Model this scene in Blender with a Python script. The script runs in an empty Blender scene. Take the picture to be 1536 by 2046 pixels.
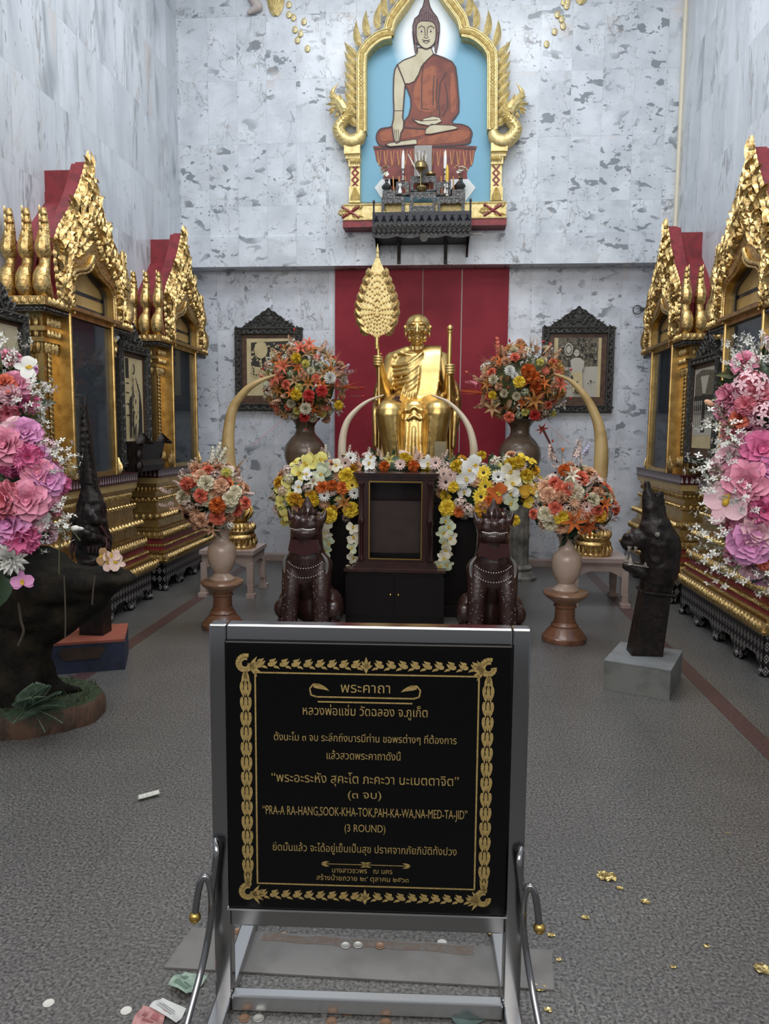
import bpy, bmesh, math, random
from mathutils import Vector as V, Matrix, noise
R = random.Random(7)
PI = math.pi
sc = bpy.context.scene
COL = sc.collection

# ------------------------------------------------------------------ camera
FPX, TH, PS, RO, CH = 1478.0, math.radians(6.22), math.radians(4.68), 0.0079, 1.45
cF = V((-math.sin(PS)*math.cos(TH), math.cos(PS)*math.cos(TH), -math.sin(TH)))
cR = V((math.cos(PS), math.sin(PS), 0)); cU = cR.cross(cF)
cR2 = (cR + cU*RO).normalized(); cU2 = (cU - cR*RO).normalized()
cam = bpy.data.cameras.new('camera'); camo = bpy.data.objects.new('camera', cam); COL.objects.link(camo)
cam.sensor_fit = 'VERTICAL'; cam.sensor_height = 24.0; cam.lens = FPX/2046*24.0
cam.clip_start = .05
camo.matrix_world = Matrix(((cR2.x, cU2.x, -cF.x, 0), (cR2.y, cU2.y, -cF.y, 0), (cR2.z, cU2.z, -cF.z, CH), (0, 0, 0, 1)))
sc.camera = camo
sc.view_settings.view_transform = 'Standard'; sc.view_settings.look = 'None'
sc.view_settings.gamma = 1.0; sc.view_settings.use_curve_mapping = False
sc.view_settings.exposure = 0.0

# ------------------------------------------------------------------ light
w = bpy.data.worlds.new('world'); sc.world = w; w.use_nodes = True
w.node_tree.nodes['Background'].inputs[0].default_value = (.92, .95, 1.0, 1)
w.node_tree.nodes['Background'].inputs[1].default_value = 0.34
def area(name, loc, rot, sx, sy, power, col):
    l = bpy.data.lights.new(name, 'AREA'); l.shape = 'RECTANGLE'; l.size = sx; l.size_y = sy; l.energy = power; l.color = col
    o = bpy.data.objects.new(name, l); o.location = loc; o.rotation_euler = rot; COL.objects.link(o); return o
area('ceiling_light', (-.29, 5.2, 6.7), (0, 0, 0), 3.6, 1.6, 175, (.95, .975, 1.0))
area('ceiling_light', (-.29, 2.4, 6.7), (0, 0, 0), 3.6, 1.6, 95, (.96, .98, 1.0))
area('entrance_light', (-.29, -1.3, 3.9), (math.radians(76), 0, 0), 4.4, 2.6, 190, (1.0, .95, .88))

def P(px, py, Y):
    """world point on the vertical plane y=Y seen at photo pixel px,py"""
    a, b = px-768, py-1023
    a, b = a+RO*b, b-RO*a
    d = cF*FPX + cR*a - cU*b
    return V((0, 0, CH)) + d*(Y/d.y)

# ------------------------------------------------------------------ materials
class NT:
    def __init__(s, name):
        s.m = bpy.data.materials.new(name); s.m.use_nodes = True
        s.t = s.m.node_tree; s.b = s.t.nodes['Principled BSDF']
    def n(s, typ, **k):
        nd = s.t.nodes.new('ShaderNode'+typ)
        for a, v in k.items():
            if a.startswith('i_'):
                key = a[2:]
                nd.inputs[int(key) if key.isdigit() else key.replace('_', ' ')].default_value = v
            else: setattr(nd, a, v)
        return nd
    def l(s, a, b): s.t.links.new(a, b)
    def math(s, op, a, b=None, c=None):
        nd = s.n('Math', operation=op)
        for i, v in enumerate((a, b, c)):
            if v is None: continue
            if isinstance(v, (int, float)): nd.inputs[i].default_value = v
            else: s.l(v, nd.inputs[i])
        return nd.outputs[0]
    def ramp(s, f, lo, hi, c0=(0, 0, 0, 1), c1=(1, 1, 1, 1)):
        nd = s.n('ValToRGB'); e = nd.color_ramp.elements
        e[0].position, e[1].position = lo, hi; e[0].color, e[1].color = c0, c1
        s.l(f, nd.inputs[0]); return nd.outputs[0]
    def mix(s, f, a, b, mode='MIX'):
        nd = s.n('Mix', data_type='RGBA', blend_type=mode)
        for i, v in ((0, f), (6, a), (7, b)):
            if isinstance(v, (int, float)): nd.inputs[i].default_value = v
            elif isinstance(v, tuple): nd.inputs[i].default_value = v if len(v) == 4 else (*v, 1)
            else: s.l(v, nd.inputs[i])
        return nd.outputs[2]
    def noise(s, vec, scale, detail=4, rough=.55, dist=0):
        nd = s.n('TexNoise'); nd.inputs['Scale'].default_value = scale; nd.inputs['Detail'].default_value = detail
        nd.inputs['Roughness'].default_value = rough; nd.inputs['Distortion'].default_value = dist
        if vec is not None: s.l(vec, nd.inputs['Vector'])
        return nd.outputs['Fac']
    def bump(s, h, strength, dist=.01):
        nd = s.n('Bump'); nd.inputs['Strength'].default_value = strength; nd.inputs['Distance'].default_value = dist
        s.l(h, nd.inputs['Height']); s.l(nd.outputs[0], s.b.inputs['Normal'])

MC = {}
def mk(name, col, rough=.5, metal=0., col2=None, nscale=20, lo=.45, hi=.62, bump=0, bscale=80, bdist=.01, vor=False, coat=0, spec=.5, sub=0, emit=0, stretch=None):
    if name in MC: return MC[name]
    t = NT(name); b = t.b
    b.inputs['Base Color'].default_value = (*col, 1); b.inputs['Roughness'].default_value = rough; b.inputs['Metallic'].default_value = metal
    b.inputs['Specular IOR Level'].default_value = spec; b.inputs['Coat Weight'].default_value = coat; b.inputs['Coat Roughness'].default_value = .12
    if sub:
        b.inputs['Subsurface Weight'].default_value = sub; b.inputs['Subsurface Radius'].default_value = (.02, .012, .008); b.inputs['Subsurface Scale'].default_value = .5
    tc = t.n('TexCoord').outputs['Object']
    if stretch:
        mp = t.n('Mapping'); mp.inputs['Scale'].default_value = stretch; t.l(tc, mp.inputs[0]); tc = mp.outputs[0]
    if col2 is not None:
        f = t.ramp(t.noise(tc, nscale), lo, hi); t.l(t.mix(f, col, col2), b.inputs['Base Color'])
    if bump:
        if vor:
            v = t.n('TexVoronoi'); v.inputs['Scale'].default_value = bscale; t.l(tc, v.inputs['Vector']); h = v.outputs['Distance']
        else: h = t.noise(tc, bscale, 3)
        t.bump(h, bump, bdist)
    MC[name] = t.m
    return t.m

def marble(name, tint, axis, tw=.312, thh=.63, ou=0., ov=-.03, dark=1.0, streak=False):
    t = NT(name); pos = t.n('NewGeometry').outputs['Position']
    sp = t.n('SeparateXYZ'); t.l(pos, sp.inputs[0])
    u = sp.outputs[axis]; v = sp.outputs[2]
    tu = t.math('DIVIDE', t.math('ADD', u, ou), tw); tv = t.math('DIVIDE', t.math('ADD', v, ov), thh)
    cu = t.math('FLOOR', tu); cv = t.math('FLOOR', tv)
    cb = t.n('CombineXYZ'); t.l(cu, cb.inputs[0]); t.l(cv, cb.inputs[1]); cb.inputs[2].default_value = axis*3.3+1
    wn = t.n('TexWhiteNoise'); t.l(cb.outputs[0], wn.inputs['Vector'])
    vm = t.n('VectorMath', operation='SCALE'); t.l(wn.outputs['Color'], vm.inputs[0]); vm.inputs['Scale'].default_value = 23.
    pa = t.n('VectorMath', operation='ADD'); t.l(pos, pa.inputs[0]); t.l(vm.outputs[0], pa.inputs[1]); p = pa.outputs[0]
    if streak:
        ms = t.n('Mapping'); ms.inputs['Rotation'].default_value = (.38, 0, 0); ms.inputs['Scale'].default_value = (1, 1.1, .30); t.l(p, ms.inputs[0]); p = ms.outputs[0]
    base = t.mix(t.ramp(t.noise(p, 3.2, 6), .33, .68), (.49*tint[0], .52*tint[1], .56*tint[2]), (.68*tint[0], .71*tint[1], .75*tint[2]))
    base = t.mix(t.math('MULTIPLY', wn.outputs['Value'], .16 if not streak else .34), base, (.42, .44, .47))
    # grey blotches, sharp edged, gathered in patches
    mp = t.n('Mapping'); mp.inputs['Rotation'].default_value = (.3, .7, .5); mp.inputs['Scale'].default_value = (1.0, 1.0, 1.7); t.l(p, mp.inputs[0])
    bl = t.ramp(t.noise(mp.outputs[0], 6.8 if not streak else 3., 2.5, .5, .3), .592 if not streak else .57, .612 if not streak else .70)
    patch = t.ramp(t.noise(p, 2.3, 2), .44, .56)
    bl2 = t.ramp(t.noise(mp.outputs[0], 24., 2, .5, .2), .655, .68)
    f = t.math('MULTIPLY', t.math('MAXIMUM', bl, bl2), t.math('MULTIPLY_ADD', patch, .70 if not streak else .55, .12 if not streak else .06))
    base = t.mix(f, base, (.15, .175, .20))
    # thin veins
    def vein(scale, wdt, rot, amt, col):
        nonlocal base
        m2 = t.n('Mapping'); m2.inputs['Rotation'].default_value = rot; m2.inputs['Scale'].default_value = (1, 1, .55); t.l(p, m2.inputs[0])
        nz = t.noise(m2.outputs[0], scale, 5, .62, .4)
        d = t.math('ABSOLUTE', t.math('SUBTRACT', nz, .5))
        k = t.ramp(d, 0., wdt, (1, 1, 1, 1), (0, 0, 0, 1))
        k = t.math('MULTIPLY', k, t.ramp(t.noise(p, 1.7, 2), .46, .6))
        base = t.mix(t.math('MULTIPLY', k, amt), base, col)
    vein(1.9, .012 if not streak else .02, (.4, .2, .6), .75, (.20, .22, .24))
    vein(3.1, .010, (1.1, .5, .2), .55, (.30, .24, .20))
    rst = t.math('MULTIPLY', t.ramp(t.noise(p, 2.0, 3), .66, .74), .35)
    base = t.mix(rst, base, (.50, .38, .30))
    # joints
    def jt(tt, size):
        fr = t.math('FRACT', tt); d = t.math('MINIMUM', fr, t.math('SUBTRACT', 1., fr))
        return t.math('LESS_THAN', d, .0016/size)
    j = t.math('MAXIMUM', jt(tu, tw), jt(tv, thh))
    base = t.mix(t.math('MULTIPLY', j, .45), base, (.30, .31, .33))
    if dark != 1: base = t.mix(1., base, (dark, dark, dark), 'MULTIPLY')
    t.l(base, t.b.inputs['Base Color']); t.b.inputs['Roughness'].default_value = .22
    t.b.inputs['Specular IOR Level'].default_value = .4
    return t.m

def granite(name):
    t = NT(name); pos = t.n('NewGeometry').outputs['Position']
    n1 = t.noise(pos, 110, 2, .6); n2 = t.noise(pos, 60, 2); n3 = t.noise(pos, 2.2, 3)
    c = t.mix(t.ramp(n1, .36, .64), (.018, .0175, .017), (.205, .199, .192))
    c = t.mix(t.math('MULTIPLY', t.ramp(n2, .4, .62), .5), c, (.09, .088, .086))
    c = t.mix(t.math('MULTIPLY', t.ramp(n3, .3, .7), .35), c, (.06, .059, .058))
    sp = t.n('SeparateXYZ'); t.l(pos, sp.inputs[0])
    def jt(a, size, off):
        fr = t.math('FRACT', t.math('DIVIDE', t.math('ADD', a, off), size)); d = t.math('MINIMUM', fr, t.math('SUBTRACT', 1., fr))
        return t.math('LESS_THAN', d, .0022/size)
    j = t.math('MAXIMUM', jt(sp.outputs[0], .43, -.57), jt(sp.outputs[1], .43, -1.856))
    c = t.mix(t.math('MULTIPLY', j, .35), c, (.03, .03, .03))
    t.l(c, t.b.inputs['Base Color']); t.b.inputs['Roughness'].default_value = .36; t.bump(n1, .08, .002)
    return t.m

def lattice(name, c0, c1, su, sv, thr=.30, oval=False, axu=0):
    """small diamond or oval inlay on a dark ground, repeated along one axis and up"""
    t = NT(name); tc = t.n('TexCoord').outputs['Object']; sp = t.n('SeparateXYZ'); t.l(tc, sp.inputs[0])
    uu = t.math('ADD', sp.outputs[0], sp.outputs[1])
    def cell(a, s): return t.math('ABSOLUTE', t.math('SUBTRACT', t.math('FRACT', t.math('DIVIDE', a, s)), .5))
    du, dv = cell(uu, su), cell(sp.outputs[2], sv)
    if oval: d = t.math('SQRT', t.math('ADD', t.math('MULTIPLY', du, du), t.math('MULTIPLY', t.math('MULTIPLY', dv, dv), .5)))
    else: d = t.math('ADD', du, dv)
    ring = t.math('MULTIPLY', t.math('LESS_THAN', d, .40), t.math('GREATER_THAN', d, thr))
    core = t.math('LESS_THAN', d, .13)
    f = t.math('MAXIMUM', ring, core) if not oval else t.math('GREATER_THAN', d, .40)
    t.l(t.mix(f, c0, c1), t.b.inputs['Base Color']); t.b.inputs['Roughness'].default_value = .3
    return t.m

GOLD = mk('gilding', (.60, .42, .165), .34, 1., (.42, .275, .10), 14, .4, .65, .35, 140, .004)
GOLDC = mk('carved_gilding', (.70, .525, .235), .36, 1., (.40, .245, .09), 45, .42, .62, .5, 90, .008)
GOLDS = mk('statue_gold', (.74, .54, .22), .36, 1., (.62, .42, .15), 9, .4, .62, .10, 60, .004)
GOLDP = mk('painted_gold', (.72, .60, .30), .45, .55, (.55, .43, .18), 30, .4, .62, .3, 120, .004)
OCHRE = mk('ochre_panel', (.50, .36, .15), .45, .2, (.42, .29, .115), 6)
REDP = mk('red_paint', (.23, .022, .030), .45, 0, (.15, .015, .020), 12)
REDB = mk('red_board', (.25, .020, .034), .5, 0, (.21, .016, .028), 3, spec=.16)
MAROON = mk('maroon_lacquer', (.040, .008, .009), .32, 0, spec=.35)
NAVY = mk('dark_backing', (.018, .024, .034), .35)
BLKL = mk('black_lacquer', (.004, .0028, .0028), .42, 0, spec=.22)
MAHO = mk('dark_mahogany', (.032, .010, .009), .28, 0, (.018, .006, .006), 10, coat=.2, spec=.35, stretch=(1, 1, .2))
CARVED = mk('black_carving', (.020, .020, .019), .5, 0, (.085, .085, .075), 55, .52, .66, .6, 110, .008)
EBONY = mk('dark_carved_wood', (.007, .005, .0045), .42, 0, (.018, .011, .009), 25, bump=.35, bscale=45, bdist=.01, spec=.3)
LIONM = mk('lion_lacquer', (.028, .012, .011), .26, 0, (.042, .018, .015), 40, coat=.22, bump=.15, bscale=70)
BEAD = mk('mirror_bead', (.75, .72, .68), .15, .8)
IVORY = mk('ivory', (.62, .52, .40), .35, 0, (.52, .41, .28), 5, coat=.2)
IVORYD = mk('yellowed_ivory', (.50, .36, .16), .38, 0, (.40, .27, .11), 5, coat=.2)
MARBV = mk('cream_marble', (.44, .33, .265), .3, 0, (.36, .25, .19), 5, coat=.2)
MARBB = mk('brown_marble', (.17, .075, .042), .28, 0, (.10, .04, .024), 6, coat=.3)
VASEB = mk('banded_brown_stone', (.115, .080, .056), .3, 0, (.16, .115, .085), 3, coat=.3, stretch=(1, 1, 4))
COLM = mk('grey_marble_column', (.20, .19, .17), .35, 0, (.10, .10, .09), 9)
PINKM = mk('pink_marble', (.42, .33, .30), .35, 0, (.34, .25, .22), 5)
STEEL = mk('stainless_steel', (.28, .28, .285), .15, 1.)
STEELB = mk('brushed_steel', (.52, .53, .55), .28, 1.)
BRASS = mk('brass', (.55, .36, .10), .22, 1.)
BLKG = mk('black_granite', (.002, .002, .0022), .10, 0, spec=.22)
ENGR = mk('engraved_gold', (.40, .285, .105), .5, .3, (.27, .19, .065), 160, .4, .62)
CONC = mk('grey_concrete', (.15, .155, .145), .75, 0, (.085, .09, .08), 7, .5, .72, .3, 60, .004)
CONCT = mk('concrete_top', (.185, .195, .20), .6, 0, (.15, .155, .16), 6, spec=.3)
TERR = mk('orange_red_paint', (.30, .085, .055), .55, 0, (.25, .07, .045), 8)
NAVYP = mk('navy_paint', (.020, .028, .058), .6, 0, (.012, .016, .032), 12)
WOODB = mk('bark_wood', (.085, .045, .027), .8, 0, (.035, .02, .014), 14, bump=.8, bscale=40, bdist=.02, stretch=(1, 1, .3))
DRIFT = mk('dark_driftwood', (.006, .0055, .0045), .8, 0, (.017, .013, .008), 8, bump=.6, bscale=22, bdist=.02, spec=.15)
MOSS = mk('moss', (.035, .055, .022), .95, 0, (.02, .03, .014), 40, bump=1., bscale=90)
WHITE = mk('white_paint', (.72, .72, .70), .5)
CREAM = mk('cream_paint', (.62, .58, .46), .5)
SEPIA = mk('sepia_paper', (.52, .44, .26), .6, 0, (.44, .36, .20), 5)
SEPG = mk('grey_photo_paper', (.42, .40, .35), .6)
INK = mk('photo_ink', (.020, .018, .015), .6)
INKM = mk('photo_midtone', (.16, .14, .10), .6, 0, (.06, .05, .035), 45, .4, .62)
LINER = mk('brown_liner', (.085, .042, .022), .5, 0, (.05, .024, .014), 20)
BLUEP = mk('blue_panel_side', (.20, .38, .50), .6)
def glassmat():
    t = NT('reflection_tinted_glass'); t.b.inputs['Base Color'].default_value = (.06, .075, .09, 1)  # grey-blue body colour stands in for dim reflections on the panes
    t.b.inputs['Roughness'].default_value = .03; t.b.inputs['Alpha'].default_value = .42; t.b.inputs['Specular IOR Level'].default_value = .6
    return t.m
GLASS = glassmat()
def glass2():
    t = NT('case_glass'); t.b.inputs['Base Color'].default_value = (.01, .01, .012, 1)
    t.b.inputs['Roughness'].default_value = .05; t.b.inputs['Alpha'].default_value = .14; t.b.inputs['Specular IOR Level'].default_value = .3
    return t.m
GLASS2 = glass2()
SKIRT = lattice('inlaid_skirt', (.008, .007, .008), (.30, .29, .28), .052, .075, .27)
SILLM = lattice('inlaid_sill', (.050, .010, .013), (.34, .30, .32), .040, .058, oval=True)

# ------------------------------------------------------------------ geometry
class G:
    def __init__(s): s.b = bmesh.new(); s.mi = 0
    def f(s, vs):
        try: fc = s.b.faces.new(vs); fc.material_index = s.mi; return fc
        except ValueError: return None
    def v(s, p): return s.b.verts.new(p)
    def box(s, c, sz, rz=0, M=None):
        hx, hy, hz = sz[0]/2, sz[1]/2, sz[2]/2
        m = Matrix.Translation(V(c)) @ Matrix.Rotation(rz, 4, 'Z')
        if M is not None: m = M @ m
        q = [s.v(m @ V((x*hx, y*hy, z*hz))) for x in (-1, 1) for y in (-1, 1) for z in (-1, 1)]
        for a in ((0, 1, 3, 2), (4, 6, 7, 5), (0, 4, 5, 1), (2, 3, 7, 6), (0, 2, 6, 4), (1, 5, 7, 3)): s.f([q[i] for i in a])
    def bx(s, x0, x1, y0, y1, z0, z1): s.box(((x0+x1)/2, (y0+y1)/2, (z0+z1)/2), (abs(x1-x0), abs(y1-y0), abs(z1-z0)))
    def tube(s, pts, rad, n=10, caps=True, flat=None):
        pts = [V(p) for p in pts]
        if not isinstance(rad, (list, tuple)): rad = [rad]*len(pts)
        rings = []; up = None
        for i, p in enumerate(pts):
            d = (pts[min(i+1, len(pts)-1)] - pts[max(i-1, 0)])
            d = d.normalized() if d.length > 1e-9 else V((0, 0, 1))
            if up is None:
                up = d.orthogonal().normalized()
                if flat is not None: up = (V(flat) - d*V(flat).dot(d)).normalized()
            else: up = (up - d*up.dot(d)).normalized() if (up - d*up.dot(d)).length > 1e-6 else d.orthogonal().normalized()
            sd = d.cross(up)
            rings.append([s.v(p + (up*math.cos(2*PI*k/n) + sd*math.sin(2*PI*k/n))*max(rad[i], 1e-5)) for k in range(n)])
        for a, b in zip(rings, rings[1:]):
            for k in range(n): s.f([a[k], a[(k+1) % n], b[(k+1) % n], b[k]])
        if caps: s.f(rings[0][::-1]); s.f(rings[-1])
    def cyl(s, p0, p1, r0, r1=None, n=16): s.tube([p0, p1], [r0, r0 if r1 is None else r1], n)
    def sph(s, c, r, M=None, seg=12, rings=8):
        if not isinstance(r, (tuple, list)): r = (r, r, r)
        m = Matrix.Translation(V(c)) @ (M.to_4x4() if M is not None else Matrix()) @ Matrix.Diagonal((*r, 1))
        rw = []
        for i in range(1, rings):
            a = PI*i/rings
            rw.append([s.v(m @ V((math.sin(a)*math.cos(2*PI*k/seg), math.sin(a)*math.sin(2*PI*k/seg), math.cos(a)))) for k in range(seg)])
        t, bt = s.v(m @ V((0, 0, 1))), s.v(m @ V((0, 0, -1)))
        for k in range(seg):
            s.f([t, rw[0][k], rw[0][(k+1) % seg]]); s.f([bt, rw[-1][(k+1) % seg], rw[-1][k]])
        for a, b in zip(rw, rw[1:]):
            for k in range(seg): s.f([a[k], b[k], b[(k+1) % seg], a[(k+1) % seg]])
    def cap(s, p0, r0, p1, r1, seg=14):
        s.sph(p0, r0, seg=seg); s.sph(p1, r1, seg=seg); s.cyl(p0, p1, r0, r1, seg)
    def chain(s, pts, rs, seg=14):
        for (a, b, ra, rb) in zip(pts, pts[1:], rs, rs[1:]): s.cap(a, ra, b, rb, seg)
    def lathe(s, c, prof, n=32, flute=0, fdepth=0):
        c = V(c); rw = []
        for r, z in prof:
            rw.append([s.v(c + V((math.cos(2*PI*k/n)*r*(1-(fdepth if flute and k % 2 else 0)), math.sin(2*PI*k/n)*r*(1-(fdepth if flute and k % 2 else 0)), z))) for k in range(n)])
        for a, b in zip(rw, rw[1:]):
            for k in range(n): s.f([a[k], a[(k+1) % n], b[(k+1) % n], b[k]])
        s.f(rw[0][::-1]); s.f(rw[-1])
    def prism(s, poly, dv):
        dv = V(dv); a = [s.v(V(p)) for p in poly]; b = [s.v(V(p)+dv) for p in poly]
        s.f(a); s.f(b[::-1]); n = len(a)
        for i in range(n): s.f([a[i], b[i], b[(i+1) % n], a[(i+1) % n]])
    def poly(s, pts): s.f([s.v(V(p)) for p in pts])
    def patch(s, fn, nu, nv):
        g = [[s.v(V(fn(i/nu, j/nv))) for j in range(nv+1)] for i in range(nu+1)]
        for i in range(nu):
            for j in range(nv): s.f([g[i][j], g[i+1][j], g[i+1][j+1], g[i][j+1]])
    def leaf(s, M, o, ang, L, W, curl=0., H=.3, n=6, taper=1.0):
        """raised flame-shaped leaf; M(u,v,h) maps the plane to space"""
        x, y = o; a = ang; st = L/n; rows = []
        for i in range(n+1):
            t = i/n; wd = W*math.sin(PI*min(1, .12+t*.88)**.8)*(1-.15*t) if i < n else 0
            nx, ny = -math.sin(a), math.cos(a); h = W*H*math.sin(PI*min(.96, .15+t*.8))
            rows.append((s.v(M(x+nx*wd/2, y+ny*wd/2, 0)), s.v(M(x, y, h)), s.v(M(x-nx*wd/2, y-ny*wd/2, 0))))
            x += math.cos(a)*st; y += math.sin(a)*st; a += curl/n
        for p, q in zip(rows, rows[1:]):
            s.f([p[0], p[1], q[1], q[0]]); s.f([p[1], p[2], q[2], q[1]])
    def spiral(s, M, o, r, a0, turns, rad, hand=1, n=14):
        pts = []
        for i in range(n+1):
            t = i/n; a = a0+hand*turns*2*PI*t; q = r*(1-.8*t)
            pts.append(M(o[0]+math.cos(a)*q, o[1]+math.sin(a)*q, rad*.4))
        s.tube(pts, [rad*(1-.4*i/n) for i in range(n+1)], 5)
    def mesh(s, name, mats, smooth=True, ang=40, recalc=True):
        if recalc: bmesh.ops.recalc_face_normals(s.b, faces=s.b.faces)
        me = bpy.data.meshes.new(name); s.b.to_mesh(me); s.b.free()
        for m in (mats if isinstance(mats, (list, tuple)) else [mats]): me.materials.append(m)
        if smooth:
            me.polygons.foreach_set('use_smooth', [True]*len(me.polygons)); me.set_sharp_from_angle(angle=math.radians(ang))
        return me
    def build(s, name, mats, parent=None, local=False, **k):
        me = s.mesh(name, mats, **k)
        return put(name, me, parent, local)

def put(name, me, parent=None, local=False):
    o = bpy.data.objects.new(name, me); COL.objects.link(o)
    if parent is not None:
        if not local: me.transform((Matrix.Translation(root_loc(parent)) @ root_rot(parent)).inverted())
        o.parent = parent
    return o
def root_loc(p):
    while p.parent: p = p.parent
    return p.location
def root_rot(p):
    while p.parent: p = p.parent
    return p.rotation_euler.to_matrix().to_4x4()
def tag(o, label, cat, group=None, kind=None):
    o['label'] = label; o['category'] = cat
    if group: o['group'] = group
    if kind: o['kind'] = kind
    return o
def thing(name, label, cat, loc=(0, 0, 0), rz=0, group=None):
    o = bpy.data.objects.new(name, None); COL.objects.link(o); o.empty_display_size = .05
    o.location = loc; o.rotation_euler = (0, 0, rz)
    return tag(o, label, cat, group)
def struct(name, g, m, **k):
    o = g.build(name, m, **k); o['kind'] = 'structure'; return o
def dup(root, loc, label, rz=None, group=None):
    r = root.copy(); COL.objects.link(r); r.location = loc; r['label'] = label
    if rz is not None: r.rotation_euler = (0, 0, rz)
    if group: r['group'] = group
    for ch in list(root.children):
        c = ch.copy(); COL.objects.link(c); c.parent = r
        for gch in list(ch.children):
            d = gch.copy(); COL.objects.link(d); d.parent = c
    return r
def blob(g, vox=.01, smooth=3, fac=.5, adapt=0.):
    """unite overlapping closed shapes into one continuous skin"""
    bmesh.ops.recalc_face_normals(g.b, faces=g.b.faces)
    me = bpy.data.meshes.new('tmp'); g.b.to_mesh(me); g.b.free()
    o = bpy.data.objects.new('tmp', me); COL.objects.link(o)
    md = o.modifiers.new('r', 'REMESH'); md.mode = 'VOXEL'; md.voxel_size = vox; md.adaptivity = adapt
    dg = bpy.context.evaluated_depsgraph_get(); dg.update()
    ev = bpy.data.meshes.new_from_object(o.evaluated_get(dg))
    bpy.data.objects.remove(o); bpy.data.meshes.remove(me)
    q = G(); q.b.from_mesh(ev); bpy.data.meshes.remove(ev)
    for _ in range(smooth): bmesh.ops.smooth_vert(q.b, verts=q.b.verts, factor=fac, use_axis_x=True, use_axis_y=True, use_axis_z=True)
    return q
def curve(pts, n=8):
    """Catmull-Rom through the points"""
    pts = [V(p) for p in pts]; out = []
    for i in range(len(pts)-1):
        p0, p1, p2, p3 = pts[max(i-1, 0)], pts[i], pts[i+1], pts[min(i+2, len(pts)-1)]
        for k in range(n):
            t = k/n
            out.append(.5*((2*p1)+(p2-p0)*t+(2*p0-5*p1+4*p2-p3)*t*t+(3*p1-p0-3*p2+p3)*t**3))
    return out+[pts[-1]]
def lerps(vals, n):
    out = []
    m = len(vals)-1
    for i in range(n):
        t = i/(n-1)*m; k = min(int(t), m-1); out.append(vals[k]+(vals[k+1]-vals[k])*(t-k))
    return out
AX = -.29                                   # the room's middle line
# ------------------------------------------------------------------ the room
XL, XR, YB, YU, ZC = -2.87, 2.29, 8.2, 8.0, 6.9
MB = marble('back_wall_marble', (.965, .99, 1.02), 0, ou=.05)
ML = marble('side_wall_marble', (.95, .98, 1.01), 1, ou=.11, streak=True)
MLOW = marble('lower_wall_marble', (.96, .97, 1.02), 0, ou=.05)
g = G(); g.bx(XL-.2, XR+.2, -1.6, YB+.2, -.12, 0); struct('floor', g, granite('granite_floor'))
for x in (-2.115, 1.51):
    g = G(); g.bx(x-.05, x+.05, -1.6, YB-.15, .0, .0015); struct('trim_1', g, mk('red_granite_strip', (.085, .045, .045), .4, 0, (.05, .03, .03), 60))
g = G(); g.bx(XL-.2, XL, -1.6, YB+.2, 0, ZC); struct('wall_left', g, ML)
g = G(); g.bx(XR, XR+.2, -1.6, YB+.2, 0, ZC); struct('wall_right', g, ML)
g = G(); g.bx(XL, XR, YB, YB+.2, 0, 3.19); struct('wall_back', g, MLOW)
g = G(); g.bx(XL, XR, YU, YB+.2, 3.495, ZC); struct('wall_back_upper', g, MB)
g = G(); g.bx(XL, XR, YU-.02, YB+.2, 3.185, 3.495); struct('trim_2', g, MB)
g = G(); g.bx(XL-.2, XR+.2, -1.6, YB+.2, ZC, ZC+.1); struct('ceiling', g, WHITE)
g = G(); g.bx(XL+.32, XR-.32, YB-.14, YB, 0, .065); struct('baseboard_back', g, PINKM)

# red panelling behind the statue: three boards, white strips in the gaps imitate light leaking through
t = thing('red_backdrop', 'red board backdrop on the back wall behind the golden seated statue', 'backdrop', (AX, YB-.05, 0))
x0, xa, xb, x1 = -1.225, -.275, .142, .640
for a, b in ((x0, xa-.004), (xa+.004, xb-.004), (xb+.007, x1)):
    g = G(); g.bx(a, b, YB-.045, YB-.02, .07, 3.18); g.build('board', REDB, t)
g = G(); g.bx(xa-.03, xa+.03, YB-.02, YB-.003, .07, 3.18); g.bx(xb-.03, xb+.03, YB-.02, YB-.003, .07, 3.18); o = g.build('light_leak_strip', WHITE, t)

# white conduit in the right corner, socket in the left gap, ring hook
g = G(); g.tube([(XR-.012, YU-.03, 3.5), (XR-.012, YU-.03, ZC)], .024, 8); tag(g.build('conduit_pipe', CREAM), 'cream conduit pipe running up the right corner of the marble wall', 'pipe')
g = G(); g.bx(XL, XL+.02, 6.28, 6.40, .62, .78); tag(g.build('wall_socket', WHITE), 'white wall socket low in the gap between the gilded cabinets', 'socket')
g = G(); c = P(1273, 619, YB-.02)
g.tube([c+V((math.cos(a)*.045, 0, math.sin(a)*.045)) for a in [i*2*PI/20 for i in range(21)]], .005, 6); g.box(c+V((.055, .008, .012)), (.05, .02, .02))
tag(g.build('ring_hook', CARVED), 'small metal ring hook on the wall above the right framed photograph', 'hook')
g = G(); c = P(953, 468, YU-.02); g.box(c, (.10, .04, .018)); tag(g.build('cable_cover', WHITE), 'small white cover at the right end under the black shelf', 'cover')

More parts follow.
